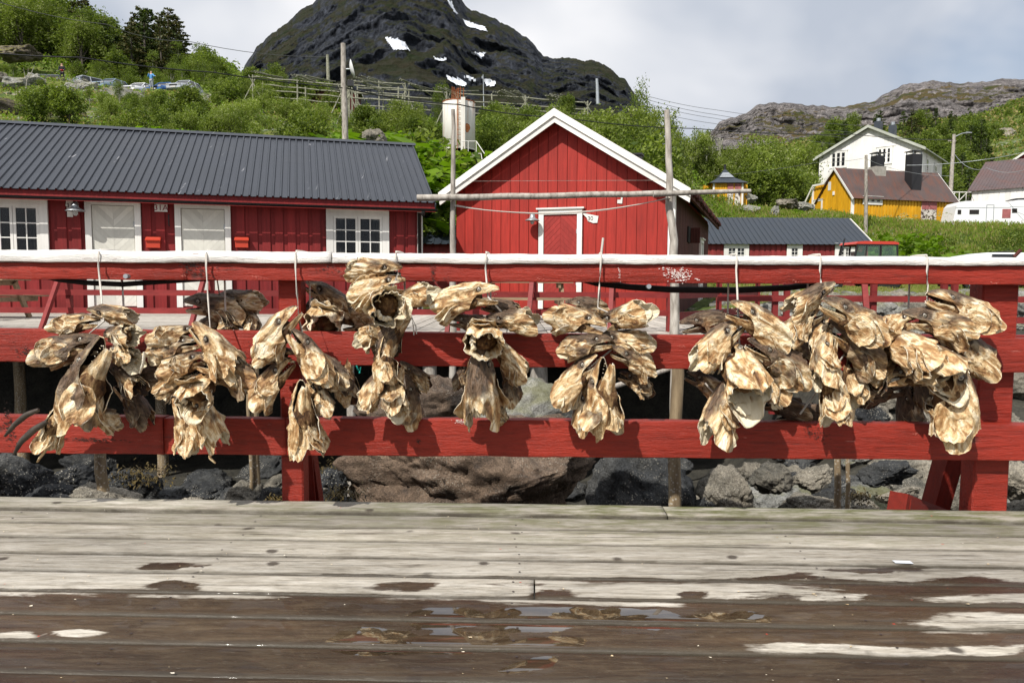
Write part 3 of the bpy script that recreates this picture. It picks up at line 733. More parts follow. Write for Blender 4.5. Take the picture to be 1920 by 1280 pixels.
# heights of rails from the picture, as straight lines in s (front face of the rails at d = -.06)
DF = -.075
def zline(pxy0, pxy1):
    (xa, ya), (xb, yb) = pxy0, pxy1
    def zz_at(px, py):
        v = ray(px, py); o = Vector((0, 0, CAMZ)); t_ = (fpt(0, DF, 0) - o).dot(FN) / v.dot(FN); p = o + v * t_
        return (p - fpt(0, 0, 0)).dot(FD), p.z
    sa, za = zz_at(xa, ya); sb, zb = zz_at(xb, yb)
    return lambda s_: za + (zb - za) * (s_ - sa) / (sb - sa)
zA = zline((0, 470), (1920, 483)); zB = zline((0, 491), (1920, 498)); zC = zline((0, 523), (1920, 534))
zD = zline((0, 616), (1920, 634)); zE = zline((0, 677), (1920, 699)); zF_ = zline((0, 779), (1920, 797)); zG = zline((0, 849), (1920, 863))
j1 = spx(624, DF, 1.25)
rail_board('cap_rail', -4.6, j1 - .003, -.100, .075, zB, lambda s_: zA(s_) + .004, 'rail_white', 3, .005, 'white painted cap rail')
rail_board('cap_rail', j1 + .003, 4.6, -.096, .078, zB, zA, 'rail_white', 23, .005, 'white painted cap rail')
j2 = spx(350, DF, 1.2)
rail_board('rail', -4.6, j2, DF, -.005, zC, lambda s_: zB(s_) - .003, 'rail_red', 41)
rail_board('rail', j2 + .004, 4.6, DF - .002, -.004, zC, lambda s_: zB(s_) - .003, 'rail_red', 51)
rail_board('rail', -4.6, spx(1120, DF, .9), DF, -.005, zE, zD, 'rail_red', 61)
rail_board('rail', spx(1120, DF, .9) + .003, 4.6, DF, -.005, zE, zD, 'rail_red', 67)
j3 = spx(306, DF, .4); j4 = spx(536, DF, .4)
rail_board('rail', -4.6, j3, DF - .004, -.005, zG, zF_, 'rail_red', 71)
rail_board('rail', j3 + .004, j4, DF, -.005, zG, lambda s_: zF_(s_) - .004, 'rail_red', 77)
rail_board('rail', j4 + .004, 4.6, DF - .003, -.005, zG, lambda s_: zF_(s_) + .002, 'rail_red', 81)
def post(px0, px1, zb, zt, d0, d1, name='post', mat='rail_red'):
    s0 = spx(px0, d0, .2); s1 = spx(px1, d0, .2); c0 = fpt((s0 + s1) / 2, (d0 + d1) / 2, 0)
    mb = MB(); m_ = .008
    V = []
    for z in (zb, zt):
        for a, b in ((s0 + m_, d0), (s1 - m_, d0), (s1, d0 + m_), (s1, d1 - m_), (s1 - m_, d1), (s0 + m_, d1), (s0, d1 - m_), (s0, d0 + m_)): V.append(fpt(a, b, z) - c0)
    mb.add(V, [tuple(range(8)), tuple(range(15, 7, -1))] + [(i, (i + 1) % 8, 8 + (i + 1) % 8, 8 + i) for i in range(8)])
    o = mb.build(name, mat, rail); o.location = lp(c0); return o
post(527, 568, -.9, 1.17, .002, .105)
post(1826, 1893, -.9, 1.165, -.003, .12)
post(-370, -330, -.9, 1.17, .002, .105)
# second timber beside the right post, struts behind both posts, foot timber
def strut(px0, y0, D0, px1, y1, D1, w_, h_, name='brace'):
    p = at(px0, y0, D0); q = at(px1, y1, D1); o = beam(rail, name, lp(p), lp(q), w_, h_, 'rail_red'); return o
strut(562, 640, 3.98, 588, 985, 4.25, .055, .07)
strut(604, 1000, 4.30, 556, 660, 4.0, .05, .06)
strut(1862, 560, 3.92, 1742, 990, 4.35, .10, .12)
strut(1682, 944, 3.78, 1790, 984, 4.35, .09, .12)
strut(1792, 986, 4.3, 1690, 950, 3.80, .085, .10, 'foot_timber')
for px, py in ((235, 518), (1217, 537)):
    p = at(px, py, 3.69); tubeo(rail, 'bolt', [lp(p), lp(p + Vector((0, .03, 0)))], .012, 'zinc')
def flecks(px, py, rx, ry, n_, size, mat, name):
    mb = MB(); o = Vector((0, 0, CAMZ)); r_ = random.Random(int(px + py))
    for _ in range(n_):
        a, b = r_.gauss(0, .45), r_.gauss(0, .45); v = ray(px + a * rx, py + b * ry + .5 * a * ry); t_ = (fpt(0, DF - .0085, 0) - o).dot(FN) / v.dot(FN); p = o + v * t_ - RB; w2, h2 = size * r_.uniform(.5, 2.4), size * r_.uniform(.3, .8)
        mb.add([p + FD * (w2 * math.cos(k_ * 1.05) * r_.uniform(.6, 1)) + Vector((0, 0, h2 * math.sin(k_ * 1.05) * r_.uniform(.6, 1))) for k_ in range(6)], [(5, 4, 3, 2, 1, 0)])
    tag(mb.build(name, mat, rail, fix=False), kind='stuff')
flecks(1270, 515, 34, 14, 170, .0035, 'paper_white', 'white_splash'); flecks(1162, 512, 3, 18, 26, .002, 'paper_white', 'white_splash'); flecks(862, 790, 16, 5, 40, .0028, 'paper_white', 'white_splash')
flecks(368, 503, 34, 18, 130, .0045, 'tar', 'tar_stain'); flecks(68, 661, 46, 9, 120, .005, 'tar', 'tar_stain'); flecks(476, 668, 16, 18, 70, .004, 'tar', 'tar_stain'); flecks(18, 800, 14, 34, 120, .005, 'tar', 'tar_stain')
flecks(612, 500, 40, 16, 80, .0035, 'tar', 'tar_stain'); flecks(812, 510, 8, 24, 60, .0035, 'tar', 'tar_stain'); flecks(180, 825, 60, 5, 90, .0045, 'tar', 'tar_stain'); flecks(1530, 812, 26, 18, 90, .0035, 'tar', 'tar_stain'); flecks(785, 827, 6, 6, 30, .003, 'tar', 'tar_stain')
for _i in range(26): flecks(30 + _i * 74 + rnd.uniform(-20, 20), rnd.choice((505, 515, 640, 668, 800, 838)) + _i * .6, 10, 3, 9, .0025, rnd.choice(('tar', 'chip_pink', 'chip_pink')), 'paint_chips')
for _i in range(16): flecks(60 + _i * 118 + rnd.uniform(-30, 30), 482 + _i * .45 + rnd.uniform(-6, 6), 20, 3, 14, .0022, 'knot_brown', 'paint_chips')
# black hose sagging behind the top rail
hp = [(1080, 520), (1120, 531), (1180, 538), (1260, 543), (1380, 544), (1480, 539), (1560, 528), (1640, 522)]
tag(tubeo(None, 'hose', [at(a, b, 3.86) for a, b in hp], .017, 'black_rubber', 10), 'black rubber hose sagging below the top rail between the middle and right bundles', 'hose')
hp = [(60, 512), (110, 524), (160, 530), (230, 533), (300, 528), (420, 520), (500, 516), (620, 518)]
tag(tubeo(None, 'hose', [at(a, b, 3.9) for a, b in hp], .014, 'black_rubber', 10), 'black rubber hose behind the left end of the top rail', 'hose')

# ================================================================ ROCKS
def rock_mesh(seed, sub=3, flat=7, rough_=.10, sx=1.0, sy=.85, sz=.7):
    r_ = random.Random(seed); bm = bmesh.new(); bmesh.ops.create_icosphere(bm, subdivisions=sub, radius=1.0)
    pl = []
    for _ in range(flat):
        n_ = Vector((r_.gauss(0, 1), r_.gauss(0, 1), r_.gauss(0, 1))).normalized(); pl.append((n_, r_.uniform(.52, .85)))
    off = Vector((seed * 3.1, seed * 1.7, 0))
    for v in bm.verts:
        p = v.co.copy()
        for n_, h in pl:
            d = p.dot(n_)
            if d > h: p -= n_ * (d - h) * .93
        nrm = v.co.normalized()
        cr = 1 - 2 * abs(noise.noise(p * 1.3 + off + Vector((5, 5, 5)))); p += nrm * rough_ * (fbm(p * 1.6 + off, 6, .62) + .35 * abs(noise.noise(p * 5 + off)) - .45 * max(0, cr) ** 9)
        v.co = Vector((p.x * sx, p.y * sy, p.z * sz))
    for f in bm.faces: f.smooth = True
    me = bpy.data.meshes.new('boulder'); bm.to_mesh(me); bm.free()
    return me
def with_mat(me, mat):
    m2 = me.copy(); m2.materials.clear(); m2.materials.append(M[mat]); return m2
RV = [rock_mesh(100 + i, 5, r_ + 3, .19, 1, .9, .75) for i, r_ in enumerate((9, 11, 8, 12, 10, 9, 13, 8))]
RMATS = {}
def rock(mat, i, loc, size, rz=None, label=None, group=None, tilt=.3, name='boulder'):
    key = (mat, i % len(RV))
    if key not in RMATS: RMATS[key] = with_mat(RV[i % len(RV)], mat)
    o = bpy.data.objects.new(name, RMATS[key]); COL.objects.link(o); o.location = loc
    if not isinstance(size, (tuple, list)): size = (size,) * 3
    o.scale = size; o.rotation_euler = (rnd.uniform(-tilt, tilt), rnd.uniform(-tilt, tilt), rnd.uniform(0, 6.3) if rz is None else rz)
    return tag(o, label or 'rock', 'rock', group)
# the great boulder and its neighbours
def bigrock(seed, mat, px, py, Y, size, label, rz=0, flat=9):
    me = rock_mesh(seed, 6 if seed == 311 else 5, flat + 2, .13 if seed == 311 else .18, 1, 1, 1); o = link('boulder', me, None, mat); o.location = at(px, py, Y); o.scale = size; o.rotation_euler = (0, 0, rz); return tag(o, label, 'boulder')
bigrock(311, 'rock_brown', 905, 905, 5.95, (1.12, .85, .62), 'huge brown and grey cracked boulder under the middle of the railing', .2, 8)
bigrock(317, 'rock_brown', 815, 792, 7.1, (.82, .6, .42), 'grey lichened crest of boulder seen just left of the middle, between the lower rails', .6)
bigrock(322, 'rock_pale', 985, 802, 6.9, (.72, .5, .40), 'pale grey rounded boulder top right of the tongue-shaped hanging head', .1)
bigrock(331, 'rock_dark', 1190, 920, 5.4, (.42, .4, .42), 'dark barnacled boulder between the brown boulder and the grey pile', .9)
bigrock(336, 'rock_brown', 1085, 800, 7.2, (.35, .3, .2), 'small reddish boulder lying behind the pale pole', .9)
NEAR = [  # px, py (centre), depth, size, material, label
 (1365, 925, 5.4, (.29, .26, .30), 'rock_grey', 'tall tan boulder crusted with barnacles right of the grey pile'),
 (1445, 900, 5.7, (.21, .2, .20), 'rock_grey', 'grey wedge-shaped boulder right of the tall tan one'),
 (1520, 895, 5.8, (.20, .18, .13), 'rock_grey', 'flat greenish grey boulder left of the thin brown stakes'),
 (1515, 950, 5.2, (.20, .17, .13), 'rock_grey', 'low tan boulder at the quay edge left of the thin stakes'),
 (1660, 885, 6.0, (.27, .22, .15), 'rock_dark', 'dark brown flat boulder left of the leaning red strut'),
 (1322, 955, 5.3, (.10, .12, .12), 'rock_dark', 'dark boulder at the foot of the grey pile'),
 (1620, 950, 5.3, (.14, .14, .10), 'rock_grey', 'small weed-tufted stone behind the thin stakes'),
 (1690, 930, 5.2, (.16, .14, .10), 'rock_grey', 'small tan stone left of the red foot timber'),
 (1795, 930, 5.6, (.22, .2, .20), 'rock_grey', 'grey-green boulder seen between leaning strut and right post'),
 (1915, 905, 5.7, (.24, .2, .26), 'rock_grey', 'tan boulder right of the right post, low in the gap'),
 (1925, 960, 5.0, (.18, .2, .14), 'rock_grey', 'stone at the far right end of the quay edge'),
 (30, 900, 5.4, (.26, .24, .24), 'rock_dark', 'dark wet boulder at the left edge of the picture'),
 (90, 935, 5.0, (.17, .18, .16), 'rock_dark', 'small dark boulder beside the left edge boulder'),
 (140, 900, 5.9, (.24, .22, .17), 'rock_dark', 'black boulder left of the orange-brown pile'),
 (125, 945, 4.9, (.18, .14, .13), 'rock_dark', 'slanting dark stone at the quay edge left of the orange-brown pile'),
 (195, 940, 5.0, (.24, .2, .16), 'rock_grey', 'sloping grey boulder at the foot of the orange-brown pile'),
 (260, 910, 5.6, (.23, .2, .20), 'rock_dark', 'weedy dark boulder right of the orange-brown pile'),
 (325, 932, 5.3, (.15, .15, .12), 'rock_dark', 'rounded grey-black stone below the second bundle'),
 (365, 945, 5.0, (.10, .1, .08), 'rock_grey', 'small pointed pale stone below the second bundle'),
 (460, 930, 5.3, (.16, .14, .13), 'rock_grey', 'tan rough stone at the foot of the doubled thin pile'),
 (505, 935, 5.2, (.10, .1, .14), 'rock_dark', 'blue-black stone just left of the left railing post'),
 (620, 905, 5.8, (.15, .14, .16), 'rock_dark', 'blue-grey stone right of the left railing post'),
 (660, 880, 6.4, (.22, .2, .14), 'rock_dark', 'dark stones topped with brown weed near the greenish pile'),
 (640, 945, 5.1, (.14, .12, .08), 'rock_dark', 'low weedy stone at the quay edge left of the big boulder'),
 (1560, 945, 6.4, (.3, .3, .25), 'rock_dark', 'dark stone in the gap behind the low tan boulder'),
 (1240, 880, 6.3, (.3, .3, .25), 'rock_dark', 'dark boulder behind the grey pile'),
]
for i, (px, py, Y, sz_, mt_, lb) in enumerate(NEAR):
    rock(mt_, i * 3 + 1, at(px, py, Y), sz_, None, lb)
# the bed of the channel under the far quay
n_ = 0
for i in range(75):
    px = rnd.uniform(-60, 1300); Y = rnd.uniform(5.4, 13.0); X = (px - 960) / F * Y
    if 620 < px < 1150 and Y < 8.2: continue
    s_ = rnd.uniform(.2, .42); rock('rock_dark' if rnd.random() < .8 else 'rock_grey', i, (X, Y, shz(X, Y) + s_ * .15), (s_, s_, s_ * rnd.uniform(.6, .9)), None, 'dark wet stone on the channel bed below the far quay', 'stones on the channel bed')
# stone bank at the right
for i in range(170):
    Y = rnd.uniform(6.2, 14.5); px = rnd.uniform(1270, 2060); X = (px - 960) / F * Y
    if X - .25 * (Y - 9) < 2.6 and Y > 8.6: continue
    s_ = rnd.uniform(.18, .42); rock(rnd.choice(['rock_grey', 'rock_grey', 'rock_pale', 'rock_dark'] if Y < 9 else ['rock_pale', 'rock_pale', 'rock_grey']), i, (X, Y, shz(X, Y) + s_ * .2), (s_, s_, s_ * rnd.uniform(.6, .9)), None, 'grey stone in the sloping stone bank at right', 'stones of the bank')
mbs = MB()
for i in range(150):
    px = rnd.uniform(1290, 2000); Y = rnd.uniform(14, 24); X = (px - 960) / F * Y; s_ = rnd.uniform(.14, .32); me_ = RV[i % 8]
    a_ = rnd.uniform(0, 6.3); m_ = Matrix.Translation((X, Y, tz(X, Y) - .03)) @ Matrix.Rotation(a_, 4, 'Z') @ Matrix.Diagonal((s_, s_, s_ * .65, 1))
    if 'LOWR' not in globals(): LOWR = [rock_mesh(200 + q, 2, 9, .14, 1, .9, .75) for q in range(6)]
    l_ = LOWR[i % 6]; mbs.add([m_ @ v.co for v in l_.vertices], [tuple(p.vertices) for p in l_.polygons], 0, True)
tag(mbs.build('rubble', 'rock_pale', None, fix=False), 'pale rubble at the grassy top of the stone bank', 'rubble', kind='stuff')
# kelp and weed tufts over stones
mbk = MB()
for (px, py, Y, sp, n_) in ((262, 898, 5.45, .12, 420), (520, 945, 4.95, .05, 160), (650, 888, 6.1, .12, 420), (640, 935, 5.05, .08, 360), (1612, 940, 5.15, .06, 260)):
    c0 = at(px, py, Y)
    for _ in range(n_):
        p = c0 + Vector((rnd.gauss(0, sp), rnd.gauss(0, sp * .6), rnd.gauss(0, sp * .3) + .04)); l_ = rnd.uniform(.012, .035); a_ = rnd.uniform(0, 6.3)
        d1 = Vector((math.cos(a_) * .9, math.sin(a_) * .9, -.7)) * l_; s1 = Vector((-math.sin(a_), math.cos(a_), 0)) * .006
        mbk.add([p - s1, p + s1, p + d1 + s1 * .4, p + d1 - s1 * .4], [(0, 1, 2, 3)])
tag(mbk.build('seaweed', 'kelp', None, fix=False), 'brown seaweed hanging on the stones below the railing', 'seaweed', kind='stuff')
# ================================================================ FAR QUAY
FZ = .55
fd = empty('far_quay', (0, 9.4, FZ), kind='structure')
def fl(x, y, z): return Vector((x, y - 9.4, z - FZ))
# left part: boards that run along the edge; right part: boards that run away from the edge
yy = 9.25
for i in range(33):
    w_ = .17; box(fd, 'plank', (-16, -1.95), (yy - 9.4, yy + w_ - .012 - 9.4), (-.05, rnd.uniform(-.004, .004)), 'deck_far'); yy += w_
for i in range(26):
    x0 = -1.93 + i * .17; f_ = rnd.uniform(-.05, .05)
    box(fd, 'plank', (x0, x0 + .158), (-.15 + f_ + max(0, x0 - 2.05) * 1.55, 6.6), (-.05, rnd.uniform(-.004, .004)), 'deck_far')
for i in range(8):
    x0 = 2.49 + i * .17
    box(fd, 'plank', (x0, x0 + .158), (-.1 + (x0 - 2.05) * 1.6, 6.6), (-.05, rnd.uniform(-.004, .004)), 'deck_far')
beam(fd, 'edge_beam', fl(-16, 9.42, .38), fl(2.1, 9.42, .38), .14, .2, 'pile_wood')
for yb in (10.6, 12.0, 13.4): beam(fd, 'joist', fl(-16, yb, .36), fl(3.2, yb, .36), .14, .22, 'pile_wood')
wall_ = box(None, 'dark_backing', (-16, 3.0), (14.0, 14.3), (-2.4, .44), 'underquay_shade'); tag(wall_, kind='structure')  # dark wall added so the hollow under the far quay stays black
# piles
def pile(px, Y, zt, zb, r_, mat, label, dx=0.0):
    p = at(px, 700, Y); n_ = 7; pts = [Vector((p.x + dx * (i / n_), Y, zt + (zb - zt) * i / n_)) + Vector((.008 * math.sin(i * 1.7 + px), .008 * math.cos(i * 2.1), 0)) for i in range(n_ + 1)]
    o = MB().tube([q - pts[-1] for q in pts], [r_ * (1 + .12 * i / n_) for i in range(n_ + 1)], 10).build('quay_pile', mat, None); o.location = pts[-1]
    return tag(o, label, 'pile', 'piles under the far quay')
pile(184, 5.0, .17, -.9, .036, 'pile_wood', 'orange brown timber pile among dark boulders, left end of the channel')
pile(466, 5.3, .74, -.98, .013, 'pile_wood', 'thinner left one of the two thin piles below the second bundle')
pile(477, 5.35, .74, -.98, .026, 'pile_wood', 'thicker right one of the two thin piles below the second bundle')
pile(657, 9.3, .34, -1.7, .055, 'log_grey', 'greenish round pile right of the third bundle')
for px in (36, 300, 560): pile(px, 10.6, .3, -1.7, .07, 'pile_wood', 'dark pile set back under the far quay')
pile(1269, 4.9, .80, -.95, .040, 'pile_wood', 'weathered grey pile under the right upright pole, foot among barnacled stones')
pile(1010, 9.6, .34, -1.6, .11, 'log_grey', 'stout grey pile stub seen just right of the fifth bundle')
pile(806, 9.6, .34, -1.6, .09, 'log_grey', 'grey pile stub between the fourth and fifth bundles')
pile(1583, 5.0, .55, -.8, .021, 'pile_wood', 'left one of two thin brown stakes at right', -.03)
pile(1602, 5.05, .55, -.8, .014, 'pile_wood', 'right one of two thin brown stakes at right', -.03)
tag(tubeo(None, 'pole', [at(1030, 762, 8.3), at(1140, 728, 8.7), at(1260, 690, 9.2)], [.035, .032, .028], 'log_grey'), 'pale bare pole lying slantwise under the far quay behind the sixth bundle', 'pole')

# fence of the far quay
def fence(name, label, origin): return empty(name, origin, 0, label, 'fence')
FO = Vector((0, 9.6, FZ)); fe = fence('quay_fence', 'red fence with leaning stays along the edge of the far quay', FO)
FX1 = at(1262, 560, 9.6).x
xs_ = [at(p, 560, 9.6).x for p in (-330, -100, 127, 395, 560, 705, 858, 1002, 1150)]
for z in (1.41, 1.02, .79):
    segs = [-9.5] + [x for x in xs_[1::2]] + [FX1]
    for a, b in zip(segs[:-1], segs[1:]): box(fe, 'rail', (a + .004, b - .004), (-.028 + rnd.uniform(-.004, .004), .004), (z - FZ - .036, z - FZ + .036), 'red_rail')
for x in xs_:
    box(fe, 'post', (x - .03, x + .03), (.006, .075), (0, .90), 'red_rail')
    beam(fe, 'brace', (x - .10, -.42, .0), (x - .02, -.04, .80), .055, .045, 'red_rail')
    box(fe, 'foot_plank', (x - .22, x - .02), (-.55, .1), (-.06, -.004), 'deck_far')
box(fe, 'post', (FX1 - .07, FX1 + .05), (-.06, .08), (0, .92), 'red_rail')
P2 = Vector((4.35, 13.2, FZ)) - FO; A2 = Vector((FX1 + .03, .06, 0))
for z in (1.38, 1.03, .74): beam(fe, 'rail', A2 + Vector((0, 0, z - FZ)), P2 + Vector((0, 0, z - FZ)), .035, .11, 'red_rail')
for k_ in (.45, .98):
    q = A2.lerp(P2, k_); box(fe, 'post', (q.x - .035, q.x + .035), (q.y - .035, q.y + .035), (-.1, .9), 'red_rail')
fe2 = fence('quay_fence', 'red fence on posts over the stone bank at right', Vector((0, 10.1, 0)))
xa = at(1345, 560, 10.1).x; xb = at(2150, 560, 10.1).x
for z in (1.36, .98, .70): box(fe2, 'rail', (xa, xb), (-.035, 0.0), (z - .042, z + .042), 'red_rail')
for p_ in (1455, 1477, 1640, 1772, 1792, 1960): 
    x = at(p_, 560, 10.1).x; box(fe2, 'post', (x - .035, x + .035), (.003, .07), (-.6, 1.4), 'red_rail')
for p_ in (1612,): 
    x = at(p_, 560, 10.1).x; beam(fe2, 'brace', (x - .06, -.5, .1), (x + .04, -.03, 1.2), .07, .05, 'red_rail')
box(fe2, 'sill', (xa - .5, xb), (-.05, .12), (.34, .5), 'red_rail')

# picnic tables
def picnic(x0, x1, y, label):
    t_ = empty('picnic_table', ((x0 + x1) / 2, y, FZ), 0, label, 'table'); h = (x1 - x0) / 2
    for i in range(5): box(t_, 'tabletop_board', (-h, h), (-.36 + i * .145, -.36 + i * .145 + .135), (.63, .665), 'old_wood')
    for s_ in (-1, 1):
        for i in range(2): box(t_, 'bench_board', (-h, h), (s_ * .72 - .13 + i * .135, s_ * .72 - .005 + i * .135), (.36, .395), 'old_wood')
    for sx in (-h * .72, h * .72):
        box(t_, 'crossbar', (sx - .02, sx + .02), (-.33, .33), (.55, .63), 'old_wood'); box(t_, 'crossbar', (sx - .02, sx + .02), (-.84, .84), (.28, .36), 'old_wood')
        for s_ in (-1, 1): beam(t_, 'leg', (sx + .045, s_ * .55, 0), (sx + .045, s_ * .2, .6), .045, .09, 'old_wood')
    return t_
picnic(at(895, 531, 12.4).x, at(1072, 531, 12.4).x, 12.4, 'weathered wooden picnic table in front of the red gable house')
picnic(at(-170, 548, 12.0).x, at(18, 548, 12.0).x, 12.2, 'wooden picnic table in front of the long red house, at the left edge')
for px, py, Y, sz_ in ((688, 0, 0, 0),):
    pass
# drying pole frame in front of the gable house
pf = empty('drying_scaffold', at(848, 600, 9.15), 0, 'grey frame of two bare upright poles and one long cross pole before the gable house', 'frame')
pf.location.z = -1.6; O_ = Vector(pf.location)
def pts_px(L_, o): return [at(a, b, Y) - o for a, b, Y in L_]
def crooked(pts, n_, amp, seed):
    out = []
    for i in range(n_ + 1):
        f_ = i / n_ * (len(pts) - 1); a = min(int(f_), len(pts) - 2); p = pts[a].lerp(pts[a + 1], f_ - a)
        out.append(p + Vector((amp * noise.noise(Vector((i * .45, seed, 0))), 0, amp * .5 * noise.noise(Vector((i * .45, seed, 5))))))
    return out
def taper(a, b, n_): return [a + (b - a) * i / n_ for i in range(n_ + 1)]
MB().tube(crooked(pts_px([(848, 960, 9.15), (849, 480, 9.15), (850, 205, 9.15)], O_), 16, .025, 1), taper(.05, .022, 16), 10).build('upright_pole', 'log_grey', pf)
MB().tube(crooked(pts_px([(1271, 962, 9.1), (1262, 480, 9.15), (1250, 206, 9.15)], O_), 18, .05, 3), taper(.075, .032, 18), 10).build('upright_pole', 'log_grey', pf)
MB().tube(crooked(pts_px([(782, 371, 9.05), (1000, 368, 9.05), (1250, 362, 9.05)], O_), 14, .03, 5), taper(.040, .035, 14), 10).build('cross_pole', 'log_grey', pf)
MB().tube(crooked(pts_px([(1225, 364, 9.0), (1300, 361, 9.0), (1408, 358, 9.0)], O_), 8, .02, 9), taper(.036, .024, 8), 10).build('cross_pole', 'log_grey', pf)
def sag(p, q, s_, n_=14): return [p.lerp(q, i / n_) - Vector((0, 0, s_ * 4 * (i / n_) * (1 - i / n_))) for i in range(n_ + 1)]
tag(tubeo(None, 'clothes_line', sag(at(852, 386, 9.1), at(1256, 371, 9.1), .13), .0065, 'rope_white', 6), 'white doubled rope sagging between the two bare upright poles', 'rope')
tag(tubeo(None, 'clothes_line', sag(at(852, 384, 9.12), at(1256, 370, 9.12), .15), .005, 'rope_white', 6), 'thin lower strand of white rope between the two upright poles', 'rope')
tag(tubeo(None, 'thin_wire', sag(at(850, 340, 9.15), at(1252, 338, 9.15), .0), .002, 'log_grey', 5), 'taut thin wire high between the two bare upright poles', 'wire')
tag(tubeo(None, 'stick', [at(1122, 520, 5.0), at(1131, 446, 5.0)], .008, 'rope_white', 6), 'thin pale stick leaning up behind the white cap rail', 'stick')

# ================================================================ HOUSES
class Frame:
    """vertical plane through o along direction d, facing the camera; local x along, z up, -y outwards"""
    def __init__(s, o, ang): s.o = Vector(o); s.a = ang; s.d = Vector((math.cos(ang), math.sin(ang), 0)); s.n = Vector((-math.sin(ang), math.cos(ang), 0))
    def xz(s, px, py, off=0.0):
        v = ray(px, py); c = Vector((0, 0, CAMZ)); q = s.o + s.n * off; t_ = (q - c).dot(s.n) / v.dot(s.n); p = c + v * t_
        return (p - s.o).dot(s.d), p.z - s.o.z
def boards(par, x0, x1, z0, ztop, y, th, pitch, wid, openings, mat, name='board'):
    n_ = max(1, int(round((x1 - x0) / pitch))); pt = (x1 - x0) / n_
    for i in range(n_):
        a = x0 + i * pt + (pt - wid) / 2; b = a + wid; top = min(ztop(a), ztop(b)) if callable(ztop) else ztop
        iv = [(z0, top)]
        for (ox0, ox1, oz0, oz1) in openings:
            if b > ox0 and a < ox1:
                new = []
                for (c_, d_) in iv:
                    if oz0 > c_: new.append((c_, min(d_, oz0)))
                    if oz1 < d_: new.append((max(c_, oz1), d_))
                iv = new
        for (c_, d_) in iv:
            if d_ - c_ > .02: box(par, name, (a, b), (y - th - rnd.uniform(0, .003), y), (c_, d_), mat)
def casing(par, x0, x1, z0, z1, w_, mat='white_trim', out=.07, head=True, y=0.0, sill=True):
    """outer boards round a door or window, butted end to end"""
    mb = MB()
    mb.box((x0, x0 + w_), (y - out, y - .01), (z0, z1 - w_)); mb.box((x1 - w_, x1), (y - out, y - .01), (z0, z1 - w_)); mb.box((x0, x1), (y - out - .004, y - .01), (z1 - w_, z1))
    if head: mb.box((x0 - .05, x1 + .05), (y - out - .05, y - .01), (z1 + .001, z1 + .035))
    if sill: mb.box((x0, x1), (y - out, y - .01), (z0 - w_ * .8, z0 - .001))
    return mb
def window(par, x0, x1, z0, z1, cas=2, cols=2, rows=3, w_=.13, fr=.05, mat='white_trim', curtains=True, y=0.0, head=True, sill=True, out=.07):
    wd = casing(par, x0, x1, z0, z1, w_, mat, out, head, y, sill).build('window', mat, par)
    a0 = x0 + w_; a1 = x1 - w_; b0 = z0; b1 = z1 - w_
    box(wd, 'shade_panel', (a0, a1), (y - .012, y - .006), (b0, b1), 'room_shade')  # flat panel close behind the glass, painted dark as the unlit room
    mb = MB(); cw = (a1 - a0) / cas
    for c in range(cas):
        p0 = a0 + c * cw + .004; p1 = a0 + (c + 1) * cw - .004
        mb.box((p0, p0 + fr), (y - .062, y - .03), (b0, b1)); mb.box((p1 - fr, p1), (y - .062, y - .03), (b0, b1))
        mb.box((p0 + fr, p1 - fr), (y - .061, y - .03), (b0, b0 + fr)); mb.box((p0 + fr, p1 - fr), (y - .061, y - .03), (b1 - fr, b1))
        gw = (p1 - p0 - 2 * fr) / cols; gh = (b1 - b0 - 2 * fr) / rows; m_ = fr * .22
        for i in range(1, cols): mb.box((p0 + fr + i * gw - m_, p0 + fr + i * gw + m_), (y - .058, y - .034), (b0 + fr, b1 - fr))
        for j in range(1, rows): mb.box((p0 + fr, p1 - fr), (y - .057, y - .035), (b0 + fr + j * gh - m_, b0 + fr + j * gh + m_))
        for i in range(cols):
            for j in range(rows):
                box(wd, 'pane', (p0 + fr + i * gw + m_, p0 + fr + (i + 1) * gw - m_), (y - .048, y - .044), (b0 + fr + j * gh + m_, b0 + fr + (j + 1) * gh - m_), 'window_glass')
    mb.build('sash', mat, wd)
    if curtains:
        for s_ in (0, 1):
            cm_ = MB(); n_ = 12; ww = (a1 - a0) * .2; V = []
            for i in range(n_ + 1):
                xx = (a0 + .06 + ww * i / n_) if s_ == 0 else (a1 - .06 - ww * i / n_)
                V += [(xx, y - .026 - .008 * math.sin(i * 1.9), b0 + .02), (xx, y - .026 - .008 * math.sin(i * 1.9), b1 - .02)]
            cm_.add(V, [(2 * i, 2 * i + 2, 2 * i + 3, 2 * i + 1) for i in range(n_)], 0, True); cm_.build('curtain', 'curtain', wd, fix=False)
    return wd
def clip_poly(poly, x0, x1, z0, z1):
    for ax, lim, sg in ((0, x0, 1), (0, x1, -1), (1, z0, 1), (1, z1, -1)):
        out = []
        for i in range(len(poly)):
            p, q = poly[i - 1], poly[i]; dp = (p[ax] - lim) * sg; dq = (q[ax] - lim) * sg
            if dp >= 0: out.append(p)
            if dp * dq < 0:
                t_ = dp / (dp - dq); out.append((p[0] + (q[0] - p[0]) * t_, p[1] + (q[1] - p[1]) * t_))
        poly = out
        if not poly: return []
    return poly
